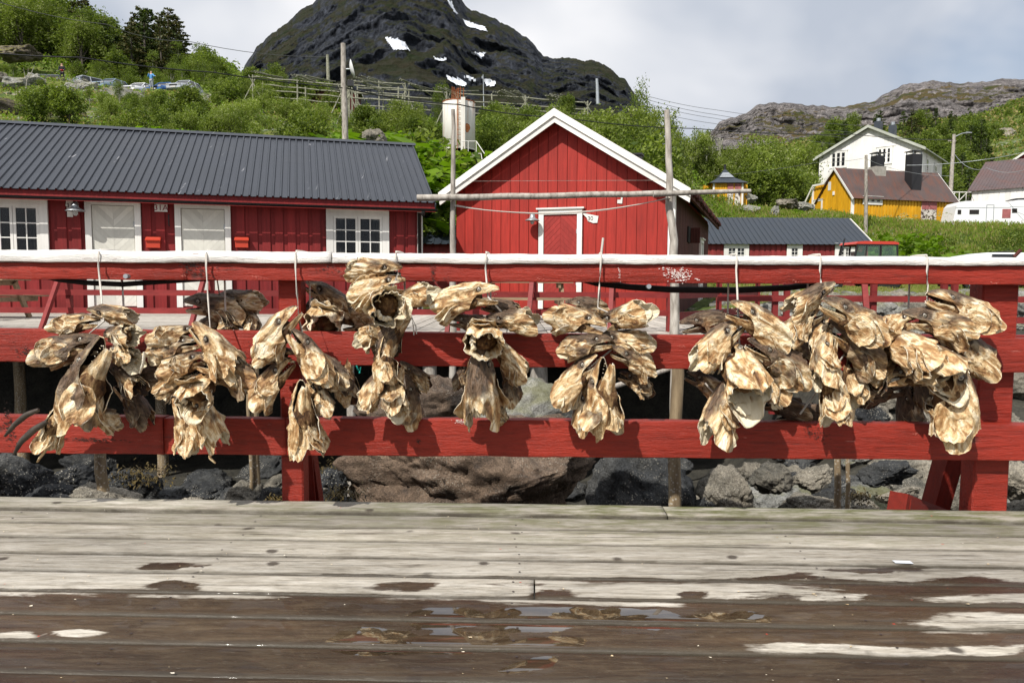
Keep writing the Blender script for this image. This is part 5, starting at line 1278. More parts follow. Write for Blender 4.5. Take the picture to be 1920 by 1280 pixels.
def car(loc, rz, paint, label, est=False):
    c_ = empty('parked_car', (loc[0], loc[1], loc[2] - .22), rz, label, 'car', 'cars parked on the hillside')
    def ring(zb, zt, w_, ins): return [(-w_, zb), (-w_ - .03, (zb + zt) / 2), (-w_ + ins * .3, zt - .04), (-w_ + ins, zt), (w_ - ins, zt), (w_ - ins * .3, zt - .04), (w_ + .03, (zb + zt) / 2), (w_, zb)]
    S = [(-2.1, ring(.35, .62, .70, .1)), (-2.02, ring(.25, .76, .80, .1)), (-1.2, ring(.2, .88, .85, .1)), (-.7, ring(.2, .95, .86, .1)), (.9, ring(.2, .97, .86, .1)), (1.7, ring(.22, .95, .84, .1)), (2.05, ring(.3, .85, .78, .1)), (2.12, ring(.4, .7, .72, .1))]
    loft(S, 'body', paint, c_)
    re = 1.95 if est else 1.45
    G = [(-.95, [(-.72, .93), (-.72, .96), (.72, .96), (.72, .93)]), (-.25, [(-.76, .93), (-.60, 1.42), (.60, 1.42), (.76, .93)]), (re - .5, [(-.76, .93), (-.60, 1.44), (.60, 1.44), (.76, .93)]), (re + .15, [(-.72, .93), (-.70, 1.0), (.70, 1.0), (.72, .93)])]
    loft(G, 'windows', 'glass', c_, False)
    loft([(-.30, [(-.58, 1.415), (-.55, 1.47), (.55, 1.47), (.58, 1.415)]), (re - .42, [(-.58, 1.43), (-.55, 1.49), (.55, 1.49), (.58, 1.43)])], 'car_roof', paint, c_, False)
    for s_ in (-1, 1):
        beam(c_, 'pillar', (-.93, s_ * .735, .95), (-.27, s_ * .62, 1.43), .06, .06, paint); beam(c_, 'pillar', (.45, s_ * .775, .94), (.42, s_ * .625, 1.44), .05, .07, paint); beam(c_, 'pillar', (re + .13, s_ * .73, .96), (re - .48, s_ * .62, 1.45), .06, .08, paint)
        for x in (-1.3, 1.3): wheel(c_, x, s_ * .76, .31, .31, .2)
        MB().prism([(s_ * .45, .58), (s_ * .75, .60), (s_ * .74, .74), (s_ * .5, .72)], -2.13, -2.0, axis='x').build('headlight', 'lamp_glass', c_)
        box(c_, 'door_mirror', (-.75, -.6), (s_ * .88 - .07, s_ * .88 + .07), (.93, 1.05), paint)
    MB().box((-2.135, -2.05), (-.4, .4), (.52, .66)).build('grille', 'black_iron', c_); MB().box((-2.15, -2.1), (-.26, .26), (.36, .47)).build('number_plate', 'white_trim', c_)
    return c_
def car_at(px, Y, rz, paint, label, est=False, dz=0): p = on(px, Y); return car((p.x, p.y, p.z + .05 + dz), rz, paint, label, est)
car_at(44, 77, R(40), 'car_silver', 'silver car mostly hidden behind rocks at the left end of the hillside parking', dz=.3)
car_at(86, 75, R(8), 'car_dark', 'dark car seen from the side behind the bare sapling', est=True, dz=.35)
car_at(156, 75, R(58), 'car_silver', 'silver car facing half left, right of the person in red and black', est=True, dz=.35)
car_at(212, 75, R(78), 'car_greyblue', 'grey-blue car facing the camera above pale rocks', dz=.3)
car_at(266, 75, R(80), 'caravan_white', 'pale car almost hidden behind rocks between the grey-blue and blue cars', dz=.1)
car_at(313, 75, R(82), 'car_blue', 'bright blue car beside the person in the blue jacket', dz=.2)
car_at(350, 75, R(80), 'car_silver', 'pale silver car at the right end of the row of cars', dz=.2)

def caravan(loc, rz, L_, h_, label, dark=False, name='caravan'):
    c_ = empty(name, loc, rz, label, 'caravan', 'caravans beside the yellow house')
    pr = [(0, .55), (.05, .9), (.25, h_ - .35), (.5, h_ - .06), (.9, h_), (L_ - .8, h_), (L_ - .4, h_ - .08), (L_ - .12, h_ - .6), (L_, 1.15), (L_ - .04, .55)]
    MB().prism(pr, 0, 2.1).build('body', 'caravan_white', c_)
    MB().box((.15, L_ - .15), (-.012, -.003), (h_ - .52, h_ - .49)).build('trim_strip', 'zinc', c_)
    for a, b in ((L_ * .28, L_ * .44), (.08 * L_, .14 * L_)): MB().box((a, b), (-.02, -.003), (h_ - 1.0, h_ - .66)).build('side_window', 'room_shade', c_)
    MB().box((L_ * .56, L_ * .57), (-.02, -.003), (.6, h_ - .3)).box((L_ * .68, L_ * .69), (-.02, -.003), (.6, h_ - .3)).box((L_ * .57, L_ * .68), (-.02, -.003), (h_ - .31, h_ - .29)).build('door_seam', 'zinc', c_)
    MB().box((L_ * .83, L_ * .97), (-.02, -.003), (h_ - 1.3, h_ - .62)).build('front_window', 'poster_pink', c_)
    for x in (L_ * .45,): wheel(c_, x, .05, .33, .33, .2)
    MB().box((.2, L_ - .8), (.0, 2.0), (.42, .549)).build('skirt', 'rust', c_); return c_
p = at(1786, 410, 57.5); caravan((p.x, 57.5, 5.35), R(-6), (1890 - 1786) / F * 57.5, 2.38, 'white caravan with pinkish end window parked right of the yellow house')
p = at(1884, 410, 59.5); caravan((p.x, 59.5, 5.6), R(-12), 6, 2.45, 'white camper at the right edge behind the first caravan')
p = at(1918, 382, 60); tag(MB().prism([(-1.6, -.15), (-.8, .12), (1.5, .2), (1.6, .1), (-.9, -.02)], -.3, .3).build('roof_box', 'black_iron', None), 'black canoe shape lying on top of the camper at the right edge', 'canoe').location = (p.x + .3, 60.4, 8.15)
# boarded stair and landing between yellow house and warehouse
st = empty('footbridge', at(1800, 350, 66), 0, 'white railed landing between the yellow house roof and the warehouse', 'landing'); st.location.z = 8.6; 
box(st, 'platform', (-1.6, 1.6), (-.5, .8), (-.25, -.1), 'old_wood'); box(st, 'rail', (-1.6, 1.6), (-.52, -.46), (.78, .86), 'white_trim')
for i in range(6): box(st, 'baluster', (-1.55 + i * .6, -1.5 + i * .6), (-.52, -.47), (-.1, .78), 'white_trim')
for i in range(3): beam(st, 'brace', (-1.5 + i, -.5, -.1), (-.7 + i, -.5, .75), .05, .06, 'white_trim')
# tractor
ty = 33.0; p = at(1625, 480, ty); T = empty('tractor', (p.x, ty, .98), R(4), 'red roofed tractor behind the white cap rail, in front of the low red house', 'tractor')
def tpx(px, py): q = at(px, py, ty); return q.x - p.x, q.z - .98
zt_ = tpx(1625, 454)[1]; zb_ = zt_ - 1.25
cx0 = tpx(1582, 470)[0]; cx1 = tpx(1668, 470)[0]
MB().prism([(cx0 + .12, zt_ - .12), (cx0 + .2, zt_ - .02), (cx0 + .5, zt_), (cx1 - .2, zt_), (cx1 + .02, zt_ - .05), (cx1 + .03, zt_ - .13)], -.72, .72).build('cab_roof', 'tractor_red', T)
cabw = MB()
for s_ in (-.68, .68):
    cabw.beam((cx0 - .02, s_, zb_), (cx0 + .22, s_, zt_ - .12), .06, .06); cabw.beam(((cx0 + cx1) / 2 + .22, s_, zb_), ((cx0 + cx1) / 2 + .25, s_, zt_ - .12), .06, .09); cabw.beam((cx1 + .02, s_, zb_), (cx1 - .04, s_, zt_ - .12), .06, .07); cabw.beam((cx0 + .55, s_, zb_), (cx0 + .62, s_, zt_ - .12), .05, .05)
    cabw.beam((cx0, s_, zb_), (cx1, s_, zb_), .07, .08); cabw.beam((cx0 + .22, s_, zt_ - .15), (cx1 - .04, s_, zt_ - .15), .06, .05)
cabw.build('cab_frame', 'black_iron', T)
MB().prism([(cx0 + .05, zb_), (cx0 + .27, zt_ - .18), ((cx0 + cx1) / 2 + .2, zt_ - .18), ((cx0 + cx1) / 2 + .18, zb_)], -.69, -.67).prism([((cx0 + cx1) / 2 + .3, zb_), ((cx0 + cx1) / 2 + .3, zt_ - .18), (cx1 - .07, zt_ - .18), (cx1 - .02, zb_)], -.69, -.67).build('side_glass', 'cab_glass', T)
MB().box((cx0 + .6, cx0 + .95), (.2, .6), (zb_, zt_ - .4)).build('seat', 'cloth_grey', T)
MB().prism([(cx0 - 1.35, .75), (cx0 - 1.3, zb_ - .03), (cx0 - .05, zb_ + .03), (cx0 - .05, .75)], -.33, .33).build('bonnet', 'tractor_red', T)
MB().box((cx0 - 1.3, cx1), (-.4, .4), (.45, .74)).build('chassis', 'tractor_grey', T); MB().box((cx0, cx1), (-.6, .6), (.742, zb_ - .02)).build('cab_base', 'tractor_red', T)
ex = tpx(1565, 478); ex2 = tpx(1572, 449); MB().tube([(ex[0], -.45, ex[1] - .6), (ex[0], -.45, ex[1]), (ex2[0], -.45, ex2[1])], .035, 8).build('exhaust', 'black_iron', T)
for s_ in (-.72, .72): wheel(T, cx1 - .45, s_, .72, .72, .36); wheel(T, cx0 - .85, s_, .45, .45, .26)
MB().tube([(cx0 - 1.4, -.5, 1.15), (cx0 - .7, -.55, 1.22), (cx0 + .1, -.75, 1.2)], .05, 8).build('loader_arm', 'black_iron', T)
# white van
vy = 27.0; p = at(1780, 480, vy); V_ = empty('white_van', (p.x, vy, 1.0), R(-3), 'white van, only its roof showing over the cap rail at the right edge', 'van')
L_ = 4.9; zt_ = at(1850, 473, vy).z - 1.0
loft([(x, [(0, .3), (-.02, 1.0), (.12, z_ - .1), (.3, z_), (1.6, z_), (1.78, z_ - .1), (1.92, 1.0), (1.9, .3)]) for x, z_ in ((0, .8), (.12, 1.02), (.9, zt_ * .93), (1.5, zt_), (4.5, zt_), (4.85, zt_ - .1), (4.9, zt_ - .3))], 'body', 'van_white', V_)
for x in (.9, 3.9):
    for y in (.08, 1.82): wheel(V_, x, y, .33, .33, .2)
MB().box((1.5, 2.3), (-.03, .06), (1.05, 1.35)).build('side_window', 'glass', V_)
tubeo(V_, 'roof_bar', [(2.4, .3, zt_ + .02), (2.4, .3, zt_ + .06), (2.4, 1.6, zt_ + .06), (2.4, 1.6, zt_ + .02)], .02, 'black_iron')
tag(tubeo(None, 'stick', [at(1901, 482, 12), at(1914, 469, 12)], .03, 'brown_old'), 'short dark stick poking over the cap rail near the right edge', 'stick')

# ================================================================ TANK, POLES, RACKS
p = at(860.5, 283, 41); tz0 = p.z; tr_ = 59 / F * 41 / 2 + .01; th_ = at(860, 192, 41).z - tz0
TK = empty('storage_tank', (p.x, 41, tz0), 0, 'rust streaked white upright storage tank on a boulder above the houses', 'tank')
MB().tube([(0, 0, 0), (0, 0, .01), (0, 0, th_ - .02), (0, 0, th_)], [tr_ * .98, tr_, tr_, tr_ * .98], 40).build('shell', 'tank_paint', TK)
for zz_ in (.0, th_ - .06): MB().tube([(0, 0, zz_), (0, 0, zz_ + .05)], tr_ + .015, 40).build('rim', 'rust' if zz_ else 'tank_paint', TK)
mb = MB(); xp = .13
for x in (-.02, .32):
    mb.tube([(x, -tr_ - .12, -.1), (x, -tr_ - .12, th_ + .5)], .018, 6)
for i in range(12): mb.tube([(-.02, -tr_ - .12, .15 + i * .26), (.32, -tr_ - .12, .15 + i * .26)], .012, 5)
mb.build('ladder', 'rust', TK)
MB().box((.18, .40), (-tr_ - .2, -tr_ + .03), (-.2, th_ + .02)).build('pipe_duct', 'tank_paint', TK)
for i, (x, h) in enumerate(((-.32, .95), (-.22, .9), (-.12, .75), (.02, .85), (.12, .95))): MB().tube([(x, -tr_ * .7, th_), (x + .01, -tr_ * .7, th_ + h * .7)], .022, 6).build('vent_pipe', 'rust', TK)
for i in range(4): beam(TK, 'top_slat', (.1 + i * .08, -.6, th_ + .45), (.75 + i * .1, .4, th_ + .72), .05, .05, 'log_rack')
# scallop emblem on the curve of the tank
def curved(pts, off):
    o = []
    for a, b in pts:
        ang = a / tr_; o.append((math.sin(ang) * (tr_ + off), -math.cos(ang) * (tr_ + off), b))
    return o
ecx = .55 * tr_ * 1.08; ecz = at(880, 238, 40).z - tz0
sc_ = [(.14 * math.cos(R(200 - i * 22)) * (1 + .05 * (i % 2)), .15 * math.sin(R(200 - i * 22)) * (1 + .05 * (i % 2)) + .02) for i in range(11)] + [(.055, -.13), (.05, -.17), (-.05, -.17), (-.055, -.13)]
MB().add(curved([(ecx + a * 1.35, ecz + b * 1.35) for a, b in sc_], .006), [tuple(range(len(sc_)))]).build('emblem', 'emblem_red', TK, fix=False)
MB().add(curved([(ecx + a * 1.18, ecz + b * 1.18) for a, b in sc_], .010), [tuple(range(len(sc_)))]).build('emblem', 'emblem_ochre', TK, fix=False)
ea = ecx / tr_; text_mesh('lettering', 'SHELL', .085, TK, 'emblem_red', (math.sin(ea) * (tr_ + .03), -math.cos(ea) * (tr_ + .03), ecz + .05), rot=(R(90), 0, ea), extrude=.001)
text_mesh('lettering', 'OIL', .085, TK, 'emblem_red', (math.sin(ea) * (tr_ + .03), -math.cos(ea) * (tr_ + .03), ecz - .05), rot=(R(90), 0, ea), extrude=.001)
gr_ = MB().tube([at(866, 265, 39.5), at(893, 265, 39.5), at(915, 298, 38.5)], .022, 6); 
for (a, b, c_) in ((893, 265, 290), (878, 265, 286), (868, 265, 284)): gr_.tube([at(a, b, 39.5), at(a, c_, 39.5)], .02, 6)
gr_.tube([at(893, 288, 39.5), at(902, 288, 39.2), at(905, 305, 38.6)], .02, 6)
tag(gr_.build('handrail', 'white_trim', None), 'white pipe handrail beside the foot of the storage tank', 'handrail')
tag(MB().tube([at(826, 305, 36), at(843, 346, 34)], .025, 6).tube([at(829, 303, 36), at(846, 344, 34)], .025, 6).build('handrail', 'white_trim', None), 'white sloping rail below the storage tank by the left roof', 'handrail')

def utility_pole(px, py0, py1, Y, r0, label, mat='log_grey'):
    b = at(px[0], py1, Y); t_ = at(px[1], py0, Y); u = empty('utility_pole', b, 0, label, 'pole')
    MB().tube(crooked([Vector((0, 0, -.5)), t_ - b], 8, .02, px[0]), taper(r0 * 1.15, r0 * .85, 8), 12).build('pole', mat, u); return u, b, t_
u, b, t_ = utility_pole((648, 643), 82, 268, 28, .105, 'tall pale pole with satellite dish behind the long red roof')
# dish, seen nearly from the side
dp = at(656, 130, 28) - b; V = []; n_ = 20
for i in range(6):
    r_ = .34 * i / 5
    for k_ in range(n_): V.append((.22 * (i / 5) ** 2 * .5, r_ * math.cos(k_ * 2 * math.pi / n_), r_ * math.sin(k_ * 2 * math.pi / n_)))
ds = MB().add(V, [(i * n_ + k_, i * n_ + (k_ + 1) % n_, (i + 1) * n_ + (k_ + 1) % n_, (i + 1) * n_ + k_) for i in range(5) for k_ in range(n_)], 0, True).build('dish', 'van_white', u, fix=False)
ds.location = dp; ds.rotation_euler = (0, R(-15), R(12)); MB().tube([dp + Vector((-.14, 0, 0)), dp], .03, 6).build('bracket', 'zinc', u)
MB().box((dp.x - .08, dp.x + .12), (-.1, .1), (dp.z - .62, dp.z - .40)).build('junction_box', 'black_iron', u)
utility_pole((616, 614), 103, 158, 78, .17, 'distant greenish pole with a crossbar behind the fish drying racks', 'log_rack')
u2, b2, t2 = utility_pole((1624, 1624), 291, 425, 56, .12, 'grey pole in front of the yellow house')
u3, b3, t3 = utility_pole((1783, 1789), 252, 348, 66, .15, 'pole with a street lamp arm right of the white house')
lam = MB().tube([t3 - b3 + Vector((0, 0, -.25)), t3 - b3 + Vector((.6, -.1, .05)), t3 - b3 + Vector((1.05, -.15, .12))], .04, 6).build('lamp_arm', 'zinc', u3)
MB().tube([t3 - b3 + Vector((.95, -.15, .10)), t3 - b3 + Vector((1.4, -.2, .10))], [.09, .05], 8).build('lamp_head', 'zinc', u3)
MB().box((t3.x - b3.x - .5, t3.x - b3.x + .2), (-.05, .05), (t3.z - b3.z - .6, t3.z - b3.z - .52)).build('crossbar', 'log_grey', u3)
u4, b4, t4 = utility_pole((1121, 1119), 148, 185, 70, .14, 'slim pale pole tip above the trees right of the racks', 'zinc')
utility_pole((907, 906), 140, 195, 75, .04, 'thin mast beside the snow patch', 'zinc')

def wire(pts, r_, label, mat='black_iron', sg=0):
    P = []
    for i in range(len(pts) - 1):
        a, b = at(*pts[i]), at(*pts[i + 1]); P += sag(a, b, sg, 8)[:-1]
    P.append(at(*pts[-1])); tag(tubeo(None, 'overhead_wire', P, r_, mat, 5), label, 'wire')
wire([(-80, 92, 22), (150, 108, 23), (400, 136, 25), (648, 165, 28)], .020, 'thick black cable crossing the hillside above the long red house', sg=.05)
wire([(648, 165, 28), (860, 196, 32), (1050, 220, 36), (1300, 241, 42), (1600, 252, 52), (1786, 262, 66)], .026, 'thick black cable running right from the dish pole to the street lamp pole', sg=.12)
wire([(-80, -22, 60), (200, 46, 65), (350, 77, 70), (614, 107, 78)], .028, 'high wire running down across the sky from the top left corner', 'tractor_grey', .4)
for i, (a, b) in enumerate(((172, 210), (178, 219), (186, 226), (197, 236))): wire([(1180, a - 2, 70), (1340, b - 4, 75), (1620, b + 26 + i * 5, 85)], .020, ('top', 'second', 'third', 'lowest')[i] + ' of four thin wires against the grey sky right of the mountain', 'tractor_grey', .2)
wire([(1624, 296, 56), (1530, 305, 58), (1340, 330, 60)], .012, 'faint wire from the grey pole left towards the kiosk', 'tractor_grey', .1)
wire([(1624, 298, 56), (1700, 322, 58), (1788, 330, 60)], .014, 'pale wire in front of the white house from the grey pole to the right', 'zinc', .1)
wire([(1789, 288, 66), (1850, 315, 60), (1960, 300, 55)], .02, 'pale sagging wire right of the street lamp pole', 'zinc', .6)
wire([(1700, 310, 60), (1840, 300, 58), (1960, 275, 55)], .018, 'pale rising wire before the brown warehouse roof', 'zinc', .1)

# fish drying racks
def rack(pa, pb, Y, ya, yb, label, seed):
    r_ = random.Random(seed); o = on((pa + pb) / 2, Y); k_ = empty('drying_rack', o, 0, label, 'rack', 'fish drying racks on the rise')
    A_ = at(pa, ya, Y); B_ = at(pb, yb, Y + 1)
    for lv, dy in ((0, 0), (0, 2.4), (-.95, 0), (-.95, 2.4)):
        MB().tube(crooked([A_ - o + Vector((0, dy, lv)), B_ - o + Vector((0, dy, lv))], 12, .12, seed + lv), .055, 6).build('long_pole', 'log_rack', k_)
    n_ = max(2, int((B_ - A_).length / 2.6))
    for i in range(n_ + 1):
        p_ = A_.lerp(B_, i / n_)
        for dy in (0, 2.4):
            g = tz(p_.x, p_.y + dy); MB().tube([Vector((p_.x + r_.uniform(-.1, .1), p_.y + dy, g - .3)) - o, p_ + Vector((0, dy, .15)) - o], .065, 6).build('post', 'log_rack', k_)
        if i % 2 == 0:
            g = tz(p_.x, p_.y); MB().tube([Vector((p_.x - 1.2, p_.y - .2, g)) - o, p_ + Vector((.3, .1, .1)) - o], .05, 6).build('brace', 'log_rack', k_); MB().tube([Vector((p_.x + 1.2, p_.y + .2, g)) - o, p_ + Vector((-.3, -.1, .1)) - o], .05, 6).build('brace', 'log_rack', k_)
    for j in range(3):                                         # bundles of loose poles laid across the top
        p_ = A_.lerp(B_, r_.uniform(.05, .95))
        for q in range(5):
            a_ = p_ + Vector((r_.uniform(-.4, .4), -.9, r_.uniform(.05, .3))); MB().tube([a_ - o, a_ + Vector((r_.uniform(.8, 1.8), 3.2, r_.uniform(-.1, .5))) - o], .04, 5).build('loose_pole', 'log_rack', k_)
    return k_
rack(474, 640, 62, 144, 160, 'grey pole drying rack left of the dish pole, nearest the dark hut', 3)
rack(655, 838, 60, 160, 174, 'drying rack of grey poles between the dish pole and the tank', 8)
rack(660, 760, 70, 152, 158, 'upper drying rack seen behind and above the middle rack', 12)
rack(858, 985, 62, 176, 183, 'drying rack right behind the storage tank, seen under the snow patches', 17)
rack(985, 1102, 62, 184, 193, 'rightmost drying rack above the gable house roof', 23)
rack(1300, 1350, 70, 268, 262, 'drying rack glimpsed between trees left of the kiosk', 29)
f = frame_at(588, 74, tz((588 - 960) / F * 74, 74) - .3, 0); far_house('shed', 'dark brown hut behind the left drying rack', f.o, 0, 0, 4.2, 3, 1.9, 2.3, 'brown_old', 'log_rack', base=1)

# people on the hillside
def person(px, Y, h, label, jacket, trousers, hat, pose):
    p_ = on(px, Y); r_ = empty('person', (p_.x, p_.y, p_.z + .55), pose.get('rz', 0), label, 'person')
    def body(name, pts, edges, rad, mat):
        bm = bmesh.new(); lay = bm.verts.layers.skin.verify(); vs = [bm.verts.new(Vector(q) * h) for q in pts]; [bm.edges.new((vs[a], vs[b])) for a, b in edges]
        me = bpy.data.meshes.new(name)
        for i, v in enumerate(vs): v[lay].radius = (rad[i] * h, rad[i] * h * .8); v[lay].use_root = (i == 0)
        bm.to_mesh(me); bm.free(); ob = bpy.data.objects.new(name, me); COL.objects.link(ob); ob.parent = r_
        ob.modifiers.new('skin', 'SKIN'); sb = ob.modifiers.new('sub', 'SUBSURF'); sb.levels = 2; sb.render_levels = 2
        me.materials.append(M[mat]); return ob
    la, ra = pose['la'], pose['ra']
    pts = [(0, 0, .52), (0, 0, .66), (0, 0, .80), (0, 0, .87), (0, 0, .93), (-.11, 0, .80), la[0], la[1], (.11, 0, .80), ra[0], ra[1], (-.055, 0, .50), (-.06, .01, .27), (-.06, .02, .03), (-.06, -.05, .015), (.055, 0, .50), (.065, -.01, .27), (.07, .02, .03), (.07, -.05, .015), (0, 0, .975)]
    ed = [(0, 1), (1, 2), (2, 3), (3, 4), (4, 19), (2, 5), (5, 6), (6, 7), (2, 8), (8, 9), (9, 10), (0, 11), (11, 12), (12, 13), (13, 14), (0, 15), (15, 16), (16, 17), (17, 18)]
    rd = [.075, .07, .075, .032, .058, .045, .034, .022, .045, .034, .022, .06, .045, .03, .026, .06, .045, .03, .026, .05]
    body('body', pts, ed, rd, 'skin')
    body('jacket', [(0, 0, .50), (0, 0, .66), (0, 0, .80), (-.11, 0, .80), la[0], tuple(Vector(la[0]).lerp(Vector(la[1]), .85)), (.11, 0, .80), ra[0], tuple(Vector(ra[0]).lerp(Vector(ra[1]), .85)), (0, 0, .835)], [(0, 1), (1, 2), (2, 3), (3, 4), (4, 5), (2, 6), (6, 7), (7, 8), (2, 9)], [.095, .092, .095, .06, .048, .036, .06, .048, .036, .045], jacket)
    body('trousers', [(0, 0, .52), (-.055, 0, .49), (-.06, .01, .27), (-.06, .02, .05), (.055, 0, .49), (.065, -.01, .27), (.07, .02, .05)], [(0, 1), (1, 2), (2, 3), (0, 4), (4, 5), (5, 6)], [.085, .07, .055, .042, .07, .055, .042], trousers)
    body('hat' if hat != 'hair_brown' else 'hair', [(0, .008, .955), (0, .008, .985)], [(0, 1)], [.062, .052], hat)
    if pose.get('band'): MB().tube([Vector((0, 0, .60)) * h, Vector((0, 0, .645)) * h], .088 * h, 14).build('jacket_band', 'cloth_red', r_)
    return r_
person(118, 72.6, 1.78, 'person in black and red jacket with dark cap standing between parked cars', 'cloth_black', 'cloth_black', 'cloth_black', {'la': [(-.14, -.03, .64), (-.05, -.12, .60)], 'ra': [(.14, -.03, .64), (.10, -.14, .62)], 'band': True, 'rz': R(20)})
person(285, 72.6, 1.74, 'person in light blue jacket and grey trousers holding one arm out', 'cloth_blue', 'cloth_grey', 'hair_brown', {'la': [(-.15, -.06, .68), (-.05, -.10, .88)], 'ra': [(.19, -.04, .70), (.34, -.08, .69)], 'rz': R(-10)})
# ================================================================ DRIED COD HEADS
def shell_obj_mesh(name, outer, nu, nv, thick, tone, mats, deep=None):
    """outer[i][j] grid -> double sided shell with an inner face of its own material"""
    n = nu * nv; O = [Vector(p) for row in outer for p in row]
    me0 = bpy.data.meshes.new('t'); F = [(i * nv + j, (i + 1) * nv + j, (i + 1) * nv + j + 1, i * nv + j + 1) for i in range(nu - 1) for j in range(nv - 1)]
    me0.from_pydata([tuple(p) for p in O], [], F); me0.update(); nr = [Vector(v.normal) for v in me0.vertices]; bpy.data.meshes.remove(me0)
    cx = Vector((.4, 0, 0)); sgn = 1 if sum((O[k] - Vector((O[k].x, 0, 0))).dot(nr[k]) for k in range(n)) > 0 else -1
    I = [O[k] - nr[k] * sgn * thick for k in range(n)]
    V = [tuple(p) for p in O + I]; F2 = [tuple(n + q for q in f[::-1]) for f in F]
    rim = []
    for i in range(nu - 1):
        for j in (0, nv - 1): a, b = i * nv + j, (i + 1) * nv + j; rim.append((a, b, n + b, n + a))
    for j in range(nv - 1):
        for i in (0, nu - 1): a, b = i * nv + j, i * nv + j + 1; rim.append((a, b, n + b, n + a))
    me = bpy.data.meshes.new(name); me.from_pydata(V, [], F + F2 + rim)
    me.polygons.foreach_set('material_index', [0] * len(F) + [1] * len(F2) + [2] * len(rim)); me.polygons.foreach_set('use_smooth', [True] * (len(F) * 2) + [False] * len(rim))
    t_ = [x for row in tone for x in row]; at_ = me.attributes.new('tone', 'FLOAT', 'POINT'); at_.data.foreach_set('value', t_ + ([x for row in deep for x in row] if deep else t_))
    for m_ in mats: me.materials.append(M[m_])
    me.update(); return me
def ridg(p): return 1 - 2 * abs(noise.noise(p))
def cod_variant(seed):
    r_ = random.Random(seed); off = Vector((seed * 5.3, seed * 2.1, seed)); dark = r_.uniform(-.25, .35); fat = r_.uniform(.88, 1.1); gape = r_.uniform(.25, .8); fl = {-1: r_.uniform(-.03, .16), 1: r_.uniform(-.03, .16)}
    NU, NV = 46, 58; out = []; tone = []; mouth = r_.uniform(.26, .34)
    ex, ep = r_.uniform(.30, .35), R(58)
    for i in range(NU):
        t_ = i / (NU - 1); tt = t_ ** .85; row = []; trow = []
        w_ = (.030 + .19 * math.sin(min(1, tt * 1.02) * math.pi / 2) ** .9) * fat * (1 - .20 * max(0, t_ - .75) / .25)
        ht = .030 + .205 * math.sin(min(1, tt * 1.15) * math.pi / 2) ** .85; hb = .03 + .285 * math.sin(min(1, tt * 1.02) * math.pi / 2) ** 1.15 * (1 - .22 * sm(.7, 1, t_))
        span = R(92 + 50 * sm(.28, .6, t_) - 16 * sm(.8, 1, t_))
        for j in range(NV):
            ph = -span + 2 * span * j / (NV - 1); s_, c_ = math.sin(ph), math.cos(ph)
            y = w_ * (abs(s_) ** .85) * (1 if s_ > 0 else -1); z = ht * c_ if c_ > 0 else hb * c_
            # back margin: the gill covers sweep back, the nape is cut short and torn
            back = (1.0 + .20 * math.exp(-((abs(ph) - R(98)) / R(38)) ** 2) - .12 * math.exp(-(ph / R(36)) ** 2))
            nk = math.exp(-(ph / R(52)) ** 2); back += .05 * noise.noise(Vector((ph * 1.6, seed, 1))) + (.008 + .05 * nk) * noise.noise(Vector((ph * 9, seed, 2))) + (.004 + .03 * nk) * noise.noise(Vector((ph * 24, seed, 5)))
            x = 1 - t_ * back
            p = Vector((x, y, z)); rad = Vector((0, s_, c_)).normalized()
            k_ = sm(.05, .4, t_)
            d = .030 * k_ * noise.noise(Vector((x * 2.0, ph * 1.5, 0)) + off) + .020 * k_ * ridg(Vector((x * 1.6 + ph * .6, ph * 1.9, 4)) + off) ** 3 + .009 * noise.noise(Vector((x * 7, y * 11, z * 11)) + off) + .004 * noise.noise(Vector((x * 16, y * 28, z * 28)) + off)
            d += -.040 * k_ * math.exp(-((abs(ph) - R(80)) / R(16)) ** 2) * sm(.4, .62, t_)          # sunken cheek in front of the gill cover
            d += .024 * math.exp(-((t_ - .62 - .12 * math.cos(ph)) / .035) ** 2) * sm(R(35), R(70), abs(ph))       # rim of the preopercle
            d += .020 * math.exp(-(ph / R(14)) ** 2) * (1 - sm(.3, .8, t_))
            for sg in (-1, 1):                                                                              # eye sockets
                de = math.hypot((t_ - ex) * 1.05, (ph - sg * ep) * (w_ + ht) * .5)
                d += -.055 * math.exp(-(de / .050) ** 2) + .022 * math.exp(-((de - .074) / .020) ** 2)
            flare = .07 * sm(.70, 1.0, t_) * noise.noise(Vector((ph * 2.5, seed, 8))) + fl[1 if ph > 0 else -1] * sm(.42, 1.05, t_) ** 1.5 * math.exp(-((abs(ph) - R(110)) / R(42)) ** 2)
            p += rad * (d + flare); row.append(p)
            de = min(math.hypot((t_ - ex) * 1.05, (ph - sg * ep) * (w_ + ht) * .5) for sg in (-1, 1))
            tn = dark + .95 * math.exp(-(ph / R(46)) ** 2) + .3 * math.exp(-(t_ / .16) ** 2) + 1.5 * math.exp(-(de / .062) ** 2) - .45 * sm(.55, .95, t_) - .02 + .35 * noise.noise(Vector((x * 3, ph * 1.4, 9)) + off)
            trow.append(tn)
        out.append(row); tone.append(trow)
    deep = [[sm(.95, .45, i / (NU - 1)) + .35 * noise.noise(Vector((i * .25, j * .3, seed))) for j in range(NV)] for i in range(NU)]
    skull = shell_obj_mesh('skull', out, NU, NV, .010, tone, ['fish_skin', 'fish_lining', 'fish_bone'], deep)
    # lower jaw with its fan of gill rays
    NU, NV = 34, 40; out = []; tone = []; g = gape
